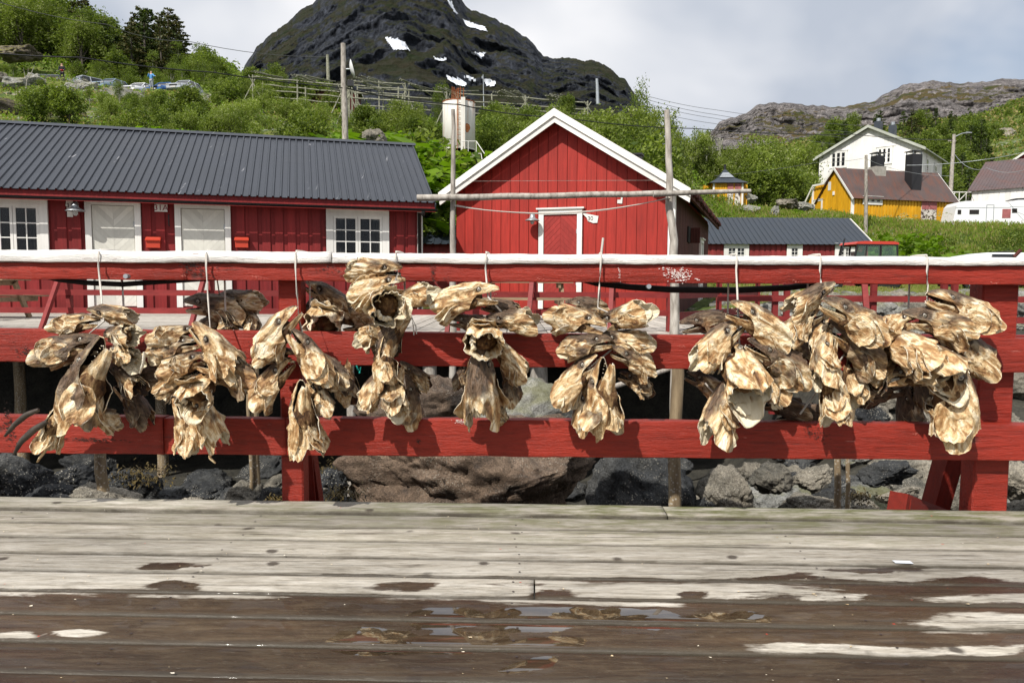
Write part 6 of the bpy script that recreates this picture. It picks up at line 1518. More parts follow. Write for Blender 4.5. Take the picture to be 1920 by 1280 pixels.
    for i in range(NU):
        t_ = i / (NU - 1); row = []; trow = []
        w_ = .03 + .17 * t_ ** .7; hb = .05 + .25 * t_ ** .8; L_ = .95
        for j in range(NV):
            a = -R(88) + 2 * R(88) * j / (NV - 1); s_, c_ = math.sin(a), math.cos(a)
            x = .97 - t_ * L_ * (.92 + .10 * math.cos(a) + .05 * noise.noise(Vector((a * 3, seed, 31)))) ; y = w_ * s_; z = -hb * c_ * .95 - .02
            fan = sm(.45, .8, t_)
            d = .012 * noise.noise(Vector((x * 6, y * 14, z * 14)) + off) + .012 * fan * math.sin(a * 17 + t_ * 3) - .008 * (1 - fan) * math.cos(a * 6)
            p = Vector((x, y, z)) + Vector((0, s_, -c_)) * d
            # opened about the hinge
            hz_ = Vector((.52, 0, -.02)); q = p - hz_; an = g * sm(.0, 1, (p.x - .1) / .6) * .55
            q = Vector((q.x * math.cos(an) + q.z * math.sin(an), q.y, -q.x * math.sin(an) + q.z * math.cos(an))); row.append(q + hz_); trow.append(dark * .6 - .30 + .25 * noise.noise(Vector((x * 3, a * 2, 19)) + off))
        out.append(row); tone.append(trow)
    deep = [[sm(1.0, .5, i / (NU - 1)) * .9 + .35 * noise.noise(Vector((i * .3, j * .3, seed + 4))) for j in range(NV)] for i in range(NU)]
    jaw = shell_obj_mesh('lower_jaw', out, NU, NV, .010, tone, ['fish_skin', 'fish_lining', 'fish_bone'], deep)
    # loose curled flaps of gill cover and throat skin
    flaps = []
    for q_ in range(4):
        sg = r_.choice((-1, 1)) if q_ > 1 else (-1, 1)[q_]; a0 = sg * R(r_.uniform(70, 150)); aw = R(r_.uniform(26, 46)); x0 = r_.uniform(.34, .52); ln_ = r_.uniform(.34, .55); cu = r_.uniform(.15, .55); NA, NB = 20, 22; o2 = []; tn2 = []; dp2 = []
        rb = .20 * fat
        for i in range(NA):
            u = i / (NA - 1); row = []; tr = []; dr = []
            ww = aw * (.45 + .75 * math.sin(math.pi * min(1, u * .78 + .16)))
            for j in range(NB):
                v_ = -1 + 2 * j / (NB - 1); a = a0 + v_ * ww + .25 * sg * u * cu
                lift = .012 + cu * .34 * u ** 1.8 + .05 * v_ * v_ * cu + .022 * noise.noise(Vector((u * 3, v_ * 2, seed + q_))) + .007 * noise.noise(Vector((u * 9, v_ * 7, seed + q_)))
                edge = 1 + (.10 * noise.noise(Vector((v_ * 2.2, seed, q_ + 3))) + .05 * noise.noise(Vector((v_ * 9, seed, q_ + 7)))) - .22 * v_ * v_
                x = x0 - ln_ * u * edge; rr = rb * (.86 + .1 * u) + lift
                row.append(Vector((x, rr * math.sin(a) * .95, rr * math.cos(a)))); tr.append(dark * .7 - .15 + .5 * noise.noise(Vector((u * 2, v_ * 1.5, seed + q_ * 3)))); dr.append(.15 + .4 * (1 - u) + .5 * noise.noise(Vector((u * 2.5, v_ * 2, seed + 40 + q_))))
            o2.append(row); tn2.append(tr); dp2.append(dr)
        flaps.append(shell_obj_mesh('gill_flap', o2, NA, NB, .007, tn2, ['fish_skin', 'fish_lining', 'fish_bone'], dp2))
    # dark gill mass inside
    bm = bmesh.new(); bmesh.ops.create_icosphere(bm, subdivisions=4, radius=1)
    for v in bm.verts:
        p = v.co; q = Vector((p.x * .27 + .40, p.y * .14, p.z * .17 - .03)); n_ = p.normalized()
        v.co = q + n_ * (.028 * ridg(q * 9 + off) + .020 * ridg(q * 22 + off))
    for f in bm.faces: f.smooth = True
    gm = bpy.data.meshes.new('gill_mass'); bm.to_mesh(gm); bm.free(); gm.materials.append(M['fish_inside'])
    # torn bone and flesh where the neck was cut, rakers and teeth
    mb = MB()
    for k_ in range(9):
        a = r_.uniform(-1.2, 1.2); c = Vector((.10 + r_.uniform(0, .08), math.sin(a) * .09, .04 + math.cos(a) * .09)); l_ = r_.uniform(.05, .13)
        mb.tube([c, c + Vector((-l_ * .5, r_.uniform(-.03, .03), r_.uniform(-.02, .02))), c + Vector((-l_, r_.uniform(-.05, .05), r_.uniform(-.04, .03)))], [.036, .030, .004], 7)
    for k_ in range(7):
        a = R(r_.uniform(40, 130)) * r_.choice((-1, 1)); c = Vector((.02, math.sin(a) * .18, math.cos(a) * .18)); l_ = r_.uniform(.03, .11)
        mb.tube([c + Vector((.08, 0, 0)), c + Vector((-l_ * .4, 0, 0)), c + Vector((-l_, r_.uniform(-.02, .02), r_.uniform(-.02, .02)))], [.012, .010, .002], 6)
    for k_ in range(14):
        a = R(-80 + 160 * k_ / 13); c = Vector((.93 - .36 * (abs(a) / R(80)) ** 1.6, math.sin(a) * .075, -.045)); mb.tube([c, c + Vector((0, 0, -.02))], [.006, .001], 4, cap=False)
    bone = mb.mesh('neck_bone'); bone.materials.append(M['fish_bone'])
    # noise on bone
    for v in bone.vertices: v.co += Vector((noise.noise(v.co * 30), noise.noise(v.co * 30 + off), noise.noise(v.co * 27))) * .008
    eyes = []
    for sg in (-1, 1):
        w_ = (.030 + .19 * math.sin(ex ** .85 * math.pi / 2) ** .9) * fat; ht = .030 + .205 * math.sin(min(1, ex ** .85 * 1.15) * math.pi / 2) ** .85
        eyes.append(Vector((1 - ex, sg * (w_ * math.sin(ep) ** .85 - .022), ht * math.cos(ep) - .012)))
    return skull, jaw, gm, bone, eyes, flaps
bm = bmesh.new(); bmesh.ops.create_uvsphere(bm, u_segments=14, v_segments=10, radius=1)
for f in bm.faces: f.smooth = True
EYE = bpy.data.meshes.new('eye'); bm.to_mesh(EYE); bm.free(); EYE.materials.append(M['fish_eye'])
VAR = [cod_variant(i + 1) for i in range(10)]
TONES = {'pale': 'pale cream', 'mid': 'brown and cream', 'dark': 'dark brown'}
SK = {}
def toned(me, d, key):
    k_ = (key, round(d, 1))
    if k_ not in SK:
        m2 = me.copy(); a = m2.attributes['tone']; arr = np.zeros(len(m2.vertices)); a.data.foreach_get('value', arr); a.data.foreach_set('value', arr + d); SK[k_] = m2
    return SK[k_]
def cod(px, py, ln, ang, yaw, roll, depth, tone, label, flip=1, vi=None, fat=1.0):
    """head centred on a picture place; ang = way the snout points, yaw = how far it turns to the camera"""
    i = (len([o for o in COL.objects if o.name.startswith('dried_cod_head')]) if vi is None else vi) % len(VAR)
    a, b = R(ang), R(yaw)
    s_ = Vector((math.cos(a) * math.cos(b), -math.sin(b), math.sin(a) * math.cos(b)))
    d0 = Vector((-math.sin(a), 0, math.cos(a))) * flip
    d0 = (d0 - s_ * d0.dot(s_)).normalized(); lt = d0.cross(s_)
    rr = R(roll); d = d0 * math.cos(rr) + lt * math.sin(rr); lt = d.cross(s_).normalized()
    c = at(px, py, depth); foresh = max(.45, abs(math.cos(b))); size = ln / F * depth / (1.12 * foresh)
    m_ = Matrix((s_ * size, lt * size * fat, d * size * fat)).transposed().to_4x4(); m_.translation = c - s_ * size * .47
    o = empty('dried_cod_head', (0, 0, 0), 0, label, 'fish head', 'dried cod heads strung on the railing'); o.matrix_world = m_
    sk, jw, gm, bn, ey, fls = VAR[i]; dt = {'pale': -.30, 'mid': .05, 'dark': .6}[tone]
    link('skull', toned(sk, dt, ('s', i)), o); link('lower_jaw', toned(jw, dt, ('j', i)), o); link('gill_mass', gm, o); tag(link('neck_bone', bn, o), kind='stuff')
    for q_, fm_ in enumerate(fls[:(4 if yaw < -10 or i % 3 else 3)]): link('gill_flap', toned(fm_, dt, ('f', i, q_)), o)
    for e in ey:
        q = link('eye', EYE, o); q.location = e; q.scale = (.046, .030, .046)
    return o
B_ = ['first', 'second', 'third', 'fourth', 'fifth', 'sixth', 'seventh', 'eighth', 'ninth']
# px, py, length px, snout angle, yaw, roll, depth, tone, where/look
HEADS = {
0: [(205, 588, 78, 168, 10, 40, 3.60, 'pale', 'topmost, cut end to the right,'),
    (148, 606, 82, 8, 0, 10, 3.62, 'mid', 'eye-side out, upper left,'),
    (138, 650, 118, 14, 5, 5, 3.58, 'mid', 'long, snout right, left side,'),
    (222, 628, 78, 185, -30, 20, 3.60, 'pale', 'gaping right below the top one,'),
    (226, 664, 72, 172, -35, -10, 3.60, 'pale', 'splayed, with a forked bone,'),
    (165, 712, 190, 66, 8, 25, 3.52, 'mid', 'biggest, slanting,'),
    (232, 704, 80, 150, -20, 30, 3.60, 'dark', 'middle right,'),
    (262, 706, 84, 185, 10, 10, 3.66, 'dark', 'right side, shaded,'),
    (250, 752, 95, 120, 5, 10, 3.72, 'dark', 'behind, nearest the lower rail,'),
    (180, 778, 80, 150, 20, -20, 3.60, 'mid', 'small, at the lower right,'),
    (105, 792, 100, 60, 15, 60, 3.58, 'mid', 'with long dark fins, lowest left,')],
1: [(402, 652, 130, 128, 5, 20, 3.55, 'pale', 'uppermost, slanting up left,'),
    (333, 628, 82, 10, -25, 10, 3.62, 'pale', 'upper left, mouth open,'),
    (330, 652, 86, 14, -18, 20, 3.60, 'mid', 'second from top, left,'),
    (348, 682, 80, 20, -30, 0, 3.58, 'mid', 'gaping, left of the middle,'),
    (425, 695, 118, 155, 0, -10, 3.60, 'mid', 'snout hidden, right of the middle,'),
    (338, 712, 82, 30, -5, 30, 3.62, 'mid', 'rounded, lower left side,'),
    (375, 726, 60, 95, -70, 0, 3.55, 'mid', 'seen into the hollow neck,'),
    (385, 778, 118, 112, 10, 40, 3.52, 'pale', 'with round eye, at the tip,'),
    (350, 790, 108, 100, 0, 0, 3.56, 'pale', 'narrow, left of the lowest one,'),
    (440, 712, 70, 165, 20, 20, 3.68, 'dark', 'small shaded, at the right side,')],
2: [(523, 620, 118, 50, 5, -10, 3.55, 'mid', 'topmost, snout up right,'),
    (525, 664, 72, 0, 10, 10, 3.62, 'mid', 'small, with visible eye,'),
    (578, 664, 112, 122, 10, -30, 3.54, 'pale', 'broad, folded open,'),
    (512, 712, 105, 50, -10, -10, 3.58, 'mid', 'left side, gaping downwards,'),
    (612, 688, 92, 140, 0, -20, 3.62, 'mid', 'right side, below the broad one,'),
    (567, 776, 142, 88, 12, 55, 3.52, 'mid', 'lowest, hanging straight with round eye,'),
    (600, 742, 74, 120, -10, -20, 3.58, 'pale', 'small, torn, beside the lowest one,'),
    (645, 705, 95, 95, 0, 10, 3.76, 'dark', 'hidden behind at the right,')],
3: [(706, 506, 98, 5, -5, -30, 3.58, 'mid', 'topmost, against the white cap rail,'),
    (712, 538, 100, 14, -15, 0, 3.58, 'pale', 'second from the top,'),
    (720, 573, 62, 150, -72, 0, 3.52, 'pale', 'seen straight into the ringed neck,'),
    (770, 560, 82, 200, -30, -10, 3.60, 'pale', 'upper right, gaping,'),
    (738, 622, 98, 55, 5, 10, 3.58, 'dark', 'with pale eye, middle,'),
    (704, 622, 64, 30, -40, 0, 3.60, 'pale', 'small torn, left of the middle,'),
    (722, 676, 96, 88, 5, 40, 3.55, 'pale', 'ragged yellowish, below the middle,'),
    (705, 722, 80, 55, -20, -10, 3.58, 'mid', 'lower left, open,'),
    (738, 728, 84, 95, -35, 0, 3.58, 'mid', 'showing gill arches, low,'),
    (768, 748, 95, 100, 5, 0, 3.72, 'dark', 'shaded, behind at the lower right,'),
    (775, 700, 70, 140, 5, 20, 3.74, 'dark', 'shaded, behind at the right,')],
4: [(880, 556, 118, 13, 2, 0, 3.58, 'pale', 'topmost, neat profile with eye hole,'),
    (935, 577, 72, 170, 0, 20, 3.68, 'dark', 'dark small, tucked below the top one,'),
    (955, 600, 92, 176, -5, 30, 3.62, 'pale', 'pale, pointing right,'),
    (878, 605, 76, 172, 5, 0, 3.62, 'dark', 'blackish with pale eye, left,'),
    (906, 626, 64, 80, -72, 0, 3.55, 'mid', 'seen into the hollow neck,'),
    (902, 712, 172, 90, 0, -80, 3.52, 'mid', 'tongue shaped, lowest,'),
    (950, 668, 92, 135, 10, 20, 3.60, 'pale', 'torn, right of the middle,'),
    (958, 716, 78, 100, 0, 10, 3.70, 'dark', 'dull brown, lower right behind,'),
    (868, 700, 58, 60, 0, 0, 3.76, 'dark', 'sliver-like, behind at the left,'),
    (934, 758, 66, 92, 0, 0, 3.72, 'dark', 'hidden behind the tongue-shaped one,')],
5: [(1096, 573, 76, 172, 8, 10, 3.62, 'dark', 'topmost, brown with bright eye,'),
    (1085, 602, 108, -12, 5, 5, 3.57, 'mid', 'long, snout to the right,'),
    (1164, 596, 86, 200, -35, 0, 3.58, 'pale', 'upper right, wide open,'),
    (1102, 646, 98, 10, 2, 5, 3.56, 'mid', 'middle left, eye showing,'),
    (1166, 640, 100, 176, -15, 10, 3.60, 'pale', 'middle right with dark hollow,'),
    (1185, 672, 88, 152, 5, 20, 3.58, 'pale', 'streaky cream, right,'),
    (1083, 706, 112, 48, 5, 12, 3.56, 'pale', 'slanting, lower left with dark eye,'),
    (1130, 738, 150, 92, 10, 50, 3.50, 'mid', 'lowest, big, hanging with ringed eye,'),
    (1096, 764, 92, 82, 0, 0, 3.60, 'pale', 'narrow, behind the lowest one,'),
    (1190, 716, 62, 150, -30, 0, 3.70, 'dark', 'ragged dark, at the right behind,')],
6: [(1418, 602, 132, 146, 5, 10, 3.54, 'mid', 'topmost, snout up left,'),
    (1350, 640, 112, 42, -12, -5, 3.56, 'pale', 'left, arched with open mouth,'),
    (1388, 690, 92, 100, -55, 0, 3.52, 'pale', 'seen into the gills,'),
    (1452, 668, 135, 150, 8, 20, 3.56, 'mid', 'right, long dark-backed with eye,'),
    (1357, 758, 142, 64, -15, -30, 3.54, 'pale', 'lowest, torn and spread,'),
    (1322, 606, 92, 182, 0, 5, 3.80, 'dark', 'grey, behind the top left,'),
    (1322, 718, 78, 150, 0, 10, 3.78, 'dark', 'dark, behind at the lower left,'),
    (1462, 758, 88, 165, 0, 10, 3.78, 'dark', 'shaded, behind above the lower rail,'),
    (1478, 628, 92, 150, 5, 20, 3.64, 'dark', 'half hidden, dark, right side,'),
    (1400, 735, 80, 95, 5, 10, 3.66, 'mid', 'tucked behind the gills,'),
    (1446, 716, 76, 130, -20, 10, 3.62, 'pale', 'small, finned, under the long dark-backed one,')],
7: [(1524, 556, 92, 32, 0, -40, 3.58, 'pale', 'topmost, olive cream, snout up right,'),
    (1506, 604, 92, 40, -10, -10, 3.60, 'pale', 'curled, upper left,'),
    (1592, 592, 134, 152, 5, 10, 3.53, 'pale', 'long pale, upper right,'),
    (1548, 668, 98, 70, -25, -10, 3.56, 'pale', 'cream, folded open in the middle,'),
    (1600, 642, 120, 140, 0, 20, 3.60, 'dark', 'dark-backed, right,'),
    (1562, 728, 108, 98, -10, -30, 3.55, 'pale', 'torn white, lowest,'),
    (1500, 776, 92, 175, 0, 10, 3.80, 'dark', 'shaded, behind at the lower left,'),
    (1548, 782, 82, 10, 0, 10, 3.82, 'dark', 'shaded, behind the lowest one,'),
    (1540, 622, 84, 60, -20, 0, 3.64, 'mid', 'in the middle of the tangle,'),
    (1636, 628, 90, 160, 0, 15, 3.66, 'dark', 'shaded, against its right neighbour,'),
    (1600, 706, 82, 100, -20, 0, 3.66, 'mid', 'low right, half hidden,'),
    (1622, 672, 70, 130, -20, 0, 3.62, 'mid', 'small, with jagged edge, right,')],
8: [(1792, 576, 138, 158, 5, -5, 3.55, 'pale', 'topmost, toothed mouth to the left,'),
    (1680, 610, 98, 20, 0, 20, 3.60, 'pale', 'upper left, flattened,'),
    (1752, 604, 110, 165, -15, 10, 3.56, 'pale', 'torn cream, under the top one,'),
    (1688, 650, 90, 150, -50, 0, 3.58, 'mid', 'open, bristling with gill rakers,'),
    (1812, 650, 116, 140, 6, 15, 3.57, 'mid', 'right, with dark eye,'),
    (1788, 740, 182, 102, 5, 20, 3.50, 'pale', 'huge, lowest right,'),
    (1708, 704, 88, 190, -20, -20, 3.60, 'mid', 'gaping with little teeth,'),
    (1660, 690, 84, 30, -20, 0, 3.66, 'dark', 'shaded, at the left side,'),
    (1740, 720, 90, 95, 0, 10, 3.68, 'dark', 'dark, behind the huge one,'),
    (1742, 672, 72, 120, -60, 0, 3.56, 'mid', 'seen into the neck, middle,'),
    (1655, 735, 86, 10, 0, 10, 3.78, 'dark', 'grey-brown, behind at the lower left,'),
    (1704, 762, 95, 95, 0, 0, 3.80, 'dark', 'shaded, behind at the bottom,'),
    (1768, 786, 84, 140, 0, -60, 3.54, 'pale', 'ribbed, under the huge one,')],
}
no = 0
for b_, L_ in HEADS.items():
    for (px, py, ln, an, ya, ro, dp_, tn, wh) in L_:
        cod(px, py, ln * ((1.04 if b_ < 6 else 1.10) if ln < 125 else .98), an, ya, ro, dp_ - .0, tn, ('%s cod head, %s in %s bundle from left' % (TONES[tn], wh.rstrip(','), B_[b_])), 1 if (an <= 95 or ya < -60) else -1, no * 7 % 10); no += 1
# bundles hung behind the railing
BACK = [(400, 574, 118, 172, 0, 10, 4.00, 'dark', 'long dark-backed head, left one of the bundle behind the second'),
 (446, 562, 90, 176, 0, 10, 4.02, 'mid', 'grey-brown head on top of the bundle behind the second'),
 (440, 594, 62, 40, -10, 10, 3.98, 'dark', 'small ragged head low in the bundle behind the second'),
 (466, 592, 66, 120, -20, 10, 4.0, 'mid', 'rightmost ragged head of the bundle behind the second'),
 (408, 602, 70, 20, 0, 10, 4.02, 'dark', 'lowest dark head of the bundle behind the second'),
 (612, 556, 100, 145, 0, 10, 3.98, 'mid', 'topmost head of the bundle behind the third'),
 (618, 592, 66, 70, -70, 0, 3.93, 'pale', 'head seen into its dark neck, behind the third bundle'),
 (584, 590, 96, 62, 0, 10, 4.00, 'dark', 'dark leaning head at the left of the bundle behind the third'),
 (664, 592, 76, 178, 0, 10, 3.98, 'mid', 'blunt grey head at the right of the bundle behind the third'),
 (600, 612, 74, 12, 0, 10, 4.00, 'pale', 'pale low head just above the middle rail behind the third bundle'),
 (678, 610, 80, 175, 0, 10, 4.0, 'mid', 'low head beside the fourth bundle, just above the middle rail')]
for (px, py, ln, an, ya, ro, dp_, tn, lb) in BACK:
    cod(px, py, ln, an, ya, ro, dp_, tn, lb, 1 if (an <= 95 or ya < -60) else -1, no * 7 % 10); no += 1
# long dark fins on the lowest left head, and shreds hanging from some heads
def fin(pts, Y, w0, mat, label, name='dried_fin'):
    P = [at(a, b, Y + .01 * i) for i, (a, b) in enumerate(pts)]; n_ = 14; V = []
    for i in range(n_ + 1):
        f_ = i / n_ * (len(P) - 1); a = min(int(f_), len(P) - 2); p = P[a].lerp(P[a + 1], f_ - a); t_ = (P[min(a + 1, len(P) - 1)] - P[a]).normalized(); s_ = Vector((-t_.z, 0, t_.x)); wd = w0 * (.35 + .9 * math.sin(math.pi * min(1, i / n_ * .8 + .12))) * (1 - .3 * i / n_)
        for (u, dy) in ((-1, .004), (-.4, -.006), (.3, -.004), (1, .006), (.3, .007), (-.4, .008)): V.append(p + s_ * wd * u + Vector((0, dy, 0)))
    F_ = [(i * 6 + k_, i * 6 + (k_ + 1) % 6, (i + 1) * 6 + (k_ + 1) % 6, (i + 1) * 6 + k_) for i in range(n_) for k_ in range(6)]
    o = MB().add(V, F_, 0, True).add(V[:6], [(0, 1, 2, 3, 4, 5)]).add(V[-6:], [(0, 1, 2, 3, 4, 5)]).build(name, mat, None); return tag(o, label, 'fin')
fin([(72, 768), (48, 778), (24, 798), (8, 818)], 3.5, .013, 'fin_dark', 'long dark curved fin at far left, upper one of the pair')
fin([(88, 790), (62, 806), (38, 828), (25, 852)], 3.5, .015, 'fin_dark', 'long dark curved fin at far left, lower one of the pair')
fin([(98, 832), (86, 842), (74, 858), (70, 866)], 3.52, .007, 'fish_skin', 'short split fin tip hanging below the first bundle')
fin([(396, 812), (400, 835), (392, 858), (404, 868)], 3.54, .008, 'fish_bone', 'dangling yellowish shred below the second bundle', 'dried_shred')
fin([(1372, 805), (1382, 820), (1372, 838)], 3.52, .010, 'fish_skin', 'pointed shred at the lower tip of the seventh bundle', 'dried_shred')
fin([(1478, 690), (1484, 706), (1496, 712)], 3.5, .004, 'fish_bone', 'thin curved shred under the dark-backed head of the seventh bundle', 'dried_shred')
fin([(270, 660), (268, 680), (262, 700)], 3.5, .007, 'fish_bone', 'forked bone strip in the first bundle, right prong', 'bone_strip')
# cords over the rail
CORDS = [(192, 0, 590, 'first'), (392, 1, 610, 'second'), (558, 2, 590, 'third'), (744, 3, 500, 'fourth'), (912, 4, 545, 'fifth'), (1126, 5, 565, 'sixth'), (1378, 6, 575, 'seventh'), (1534, 7, 540, 'eighth'), (1733, 8, 550, 'ninth')]
for px, bi, yb, nm in CORDS:
    s_ = spx(px, DF, 1.25); zt = zA(s_); pts = [fpt(s_ + .012, .082, zt - .30), fpt(s_ + .01, .082, zt - .02), fpt(s_ + .006, .07, zt + .008), fpt(s_ + .003, 0, zt + .010), fpt(s_, -.092, zt + .008), fpt(s_, -.108, zt - .01), fpt(s_ - .002, -.108, zt - .07)]
    last = at(px - (6 if px > 1000 else (-3)) * (-1 if px > 1300 else 1), yb + 12, 3.56)
    pts += [pts[-1].lerp(last, .5) + Vector((0, -.002, 0)), last]
    L_ = HEADS[bi]; pts += [at(a[0], a[1], 3.64) for a in L_[2:7:2]]
    tag(tubeo(None, 'hanging_cord', pts, .0048, 'rope_white', 7), 'white cord over the cap rail that holds the %s bundle' % nm, 'cord')
for px, nm in ((232, 'first'), (412, 'second'), (735, 'fourth')):
    pass
tag(tubeo(None, 'hanging_cord', [fpt(spx(232, .05, 1.1), .03, 1.15), at(232, 560, 4.0), at(234, 640, 4.0)], .0035, 'log_grey', 6), 'thin grey cord behind the rails right of the first bundle', 'cord')
tag(tubeo(None, 'hanging_cord', [fpt(spx(411, .05, 1.1), .03, 1.15), at(412, 556, 4.0)], .0035, 'log_grey', 6), 'thin grey cord of the bundle behind the second', 'cord')
tag(MB().tube([at(770, 590, 3.56), at(775, 610, 3.54), at(776, 628, 3.54)], .003, 5).tube([at(772, 595, 3.56), at(780, 612, 3.54), at(781, 626, 3.54)], .003, 5).build('cord_end', 'rope_white', None), 'frayed white cord end dangling right of the fourth bundle', 'cord')
tag(MB().tube([at(668, 685, 4.6), at(672, 695, 4.6), at(676, 688, 4.6), at(674, 699, 4.6)], .006, 6).build('rope_scrap', 'rope_teal', None), 'tuft of teal rope below the middle rail left of the fourth bundle', 'rope')
# ================================================================ VEGETATION
VR = random.Random(11)
def leaves_np(centers, size, rng, flat=.0):
    """one small bent leaf blade per centre"""
    n_ = len(centers); a = rng.normal(size=(n_, 3)); a[:, 2] *= (1 - flat); a /= np.linalg.norm(a, axis=1)[:, None]
    b = rng.normal(size=(n_, 3)); b -= (b * a).sum(1)[:, None] * a; b /= np.linalg.norm(b, axis=1)[:, None]
    sz_ = (size * rng.uniform(.6, 1.3, n_))[:, None]
    P = np.empty((n_, 4, 3)); P[:, 0] = centers - a * sz_; P[:, 1] = centers - b * sz_ * .55; P[:, 2] = centers + a * sz_; P[:, 3] = centers + b * sz_ * .55
    return P.reshape(-1, 3)
def quads_obj_mesh(name, groups):
    """groups = [(verts array, material)]"""
    vs = np.concatenate([g[0] for g in groups]); n_ = len(vs) // 4
    me = bpy.data.meshes.new(name); me.vertices.add(len(vs)); me.vertices.foreach_set('co', vs.astype(np.float32).ravel())
    me.loops.add(n_ * 4); me.loops.foreach_set('vertex_index', np.arange(n_ * 4, dtype=np.int32)); me.polygons.add(n_)
    me.polygons.foreach_set('loop_start', np.arange(n_, dtype=np.int32) * 4)
    mi = np.concatenate([np.full(len(g[0]) // 4, i, dtype=np.int32) for i, g in enumerate(groups)]); me.polygons.foreach_set('material_index', mi)
    me.update(calc_edges=True)
    for g in groups: me.materials.append(M[g[1]])
    return me
def broad_crown(seed, n_leaf, size, mats, blossom=0.0, tall=1.0, lobes=11, open_=.45, wind=0.0):
    rng = np.random.default_rng(seed); C = []
    L_ = []
    for i in range(lobes):
        h = rng.uniform(.15, .95); r0 = .42 * math.sin(math.pi * min(.96, h * .82 + .16)) ** .7
        a = rng.uniform(0, 6.3); L_.append((math.cos(a) * r0 * rng.uniform(.2, 1.0), math.sin(a) * r0 * rng.uniform(.2, 1.0), h * tall, rng.uniform(.12, .24)))
    # twigs: leaves grow in sprays round many small points spread in the lobes
    spr = []
    for (x, y, z, r_) in L_:
        k_ = int(60 * (r_ / .18) ** 2); d = rng.normal(size=(k_, 3)); d /= np.linalg.norm(d, axis=1)[:, None]; rr = r_ * (open_ + (1.15 - open_) * rng.uniform(0, 1, k_) ** .6)
        spr.append(np.array([x, y, z]) + d * rr[:, None] * np.array([1, 1, .85]))
    spr = np.concatenate(spr); spr = spr[spr[:, 2] > .03]
    idx = rng.integers(0, len(spr), n_leaf); c = spr[idx] + rng.normal(size=(n_leaf, 3)) * .030
    g = [(leaves_np(c, size, rng, .3), mats[0])]; half = rng.random(n_leaf) < .4
    v = g[0][0].reshape(n_leaf, 4, 3); g = [(v[~half].reshape(-1, 3), mats[0]), (v[half].reshape(-1, 3), mats[1])]
    if blossom:
        nb = int(n_leaf * blossom); top = spr[(spr[:, 2] > .25)]; idx = rng.integers(0, len(top), nb // 5); c = np.repeat(top[idx], 5, axis=0) + np.array([0, 0, .02]) + rng.normal(size=(len(idx) * 5, 3)) * .009
        g.append((leaves_np(c, size * .55, rng, .6), 'leaf_blossom'))
    return quads_obj_mesh('crown', g), L_
def trunk_mesh(L_, seed, r0=.022, mat='bark'):
    r_ = random.Random(seed); mb = MB(); top = max(l[2] for l in L_)
    mb.tube([(0, 0, -.08), (.01, .01, top * .25), (-.01, .015, top * .5), (.01, 0, top * .8)], [r0, r0 * .85, r0 * .6, r0 * .25], 7)
    for (x, y, z, q) in L_: b = Vector((0, 0, z * r_.uniform(.25, .5))); mb.tube([b, b.lerp(Vector((x, y, z)), .5) + Vector((0, 0, -.02)), Vector((x, y, z))], [r0 * .45, r0 * .3, r0 * .12], 5)
    me = mb.mesh('trunk'); me.materials.append(M[mat]); return me
def conifer(seed, mats, n_leaf=3800, spread=.27, ragged=.35):
    rng = np.random.default_rng(seed); C = []; br = MB(); br.tube([(0, 0, -.08), (0, 0, .5), (0, 0, .98)], [.022, .014, .003], 7)
    for k_ in range(70):
        h = rng.uniform(.08, .97); a = rng.uniform(0, 6.3); l_ = spread * (1.02 - h) ** .8 * rng.uniform(1 - ragged, 1 + ragged * .3) + .02
        d = np.array([math.cos(a), math.sin(a), -.12 + .3 * h]); m_ = max(6, int(n_leaf / 70 * (l_ / .2)))
        t_ = rng.uniform(.15, 1, m_) ** .8; p = np.array([0, 0, h]) + d * (l_ * t_)[:, None] + rng.normal(size=(m_, 3)) * np.array([.016, .016, .011]) * (1.4 - t_)[:, None]; C.append(p)
        if k_ % 3 == 0: br.tube([(0, 0, h), tuple(np.array([0, 0, h]) + d * l_ * .9)], [.006, .002], 4)
    c = np.concatenate(C); n_ = len(c); v = leaves_np(c, .020, rng, .3).reshape(n_, 4, 3); half = rng.random(n_) < .4
    me = quads_obj_mesh('crown', [(v[~half].reshape(-1, 3), mats[0]), (v[half].reshape(-1, 3), mats[1])]); tm = br.mesh('trunk'); tm.materials.append(M['bark']); return me, tm
KINDS = {}
KINDS['rowan'] = []
for i in range(4):
    c_, l_ = broad_crown(20 + i, 6500, .019, ('leaf_green', 'leaf_pale'), .20, 1.0, 13); KINDS['rowan'].append((c_, trunk_mesh(l_, i)))
KINDS['birch'] = []
for i in range(4):
    c_, l_ = broad_crown(40 + i, 5200, .018, ('leaf_green', 'leaf_dark'), 0, 1.25, 12, .35); KINDS['birch'].append((c_, trunk_mesh(l_, 9 + i, .014, 'bark_pale')))
KINDS['bush'] = []
for i in range(4):
    c_, l_ = broad_crown(60 + i, 5600, .024, ('leaf_green', 'leaf_dark'), .05 if i % 2 else 0, .75, 12, .5); KINDS['bush'].append((c_, trunk_mesh(l_, 19 + i, .012)))
KINDS['spruce'] = [conifer(70 + i, ('leaf_conifer', 'leaf_dark')) for i in range(3)]
KINDS['pine'] = [conifer(80 + i, ('leaf_pine', 'leaf_conifer'), 3400, .34, .6) for i in range(3)]
rng_ = np.random.default_rng(5); c_ = []
for a in range(60):                                      # fern / broom tuft
    an = rng_.uniform(0, 6.3); el = rng_.uniform(.35, 1.4); t_ = np.linspace(.1, 1, 34); d = np.array([math.cos(an) * math.cos(el), math.sin(an) * math.cos(el), math.sin(el)])
    c_.append(d * t_[:, None] * .5 + rng_.normal(size=(34, 3)) * .012 - np.array([0, 0, 1]) * (t_ ** 2)[:, None] * .10)
c_ = np.concatenate(c_); KINDS['fern'] = [(quads_obj_mesh('foliage', [(leaves_np(c_, .028, rng_), 'fern_green')]), None)]
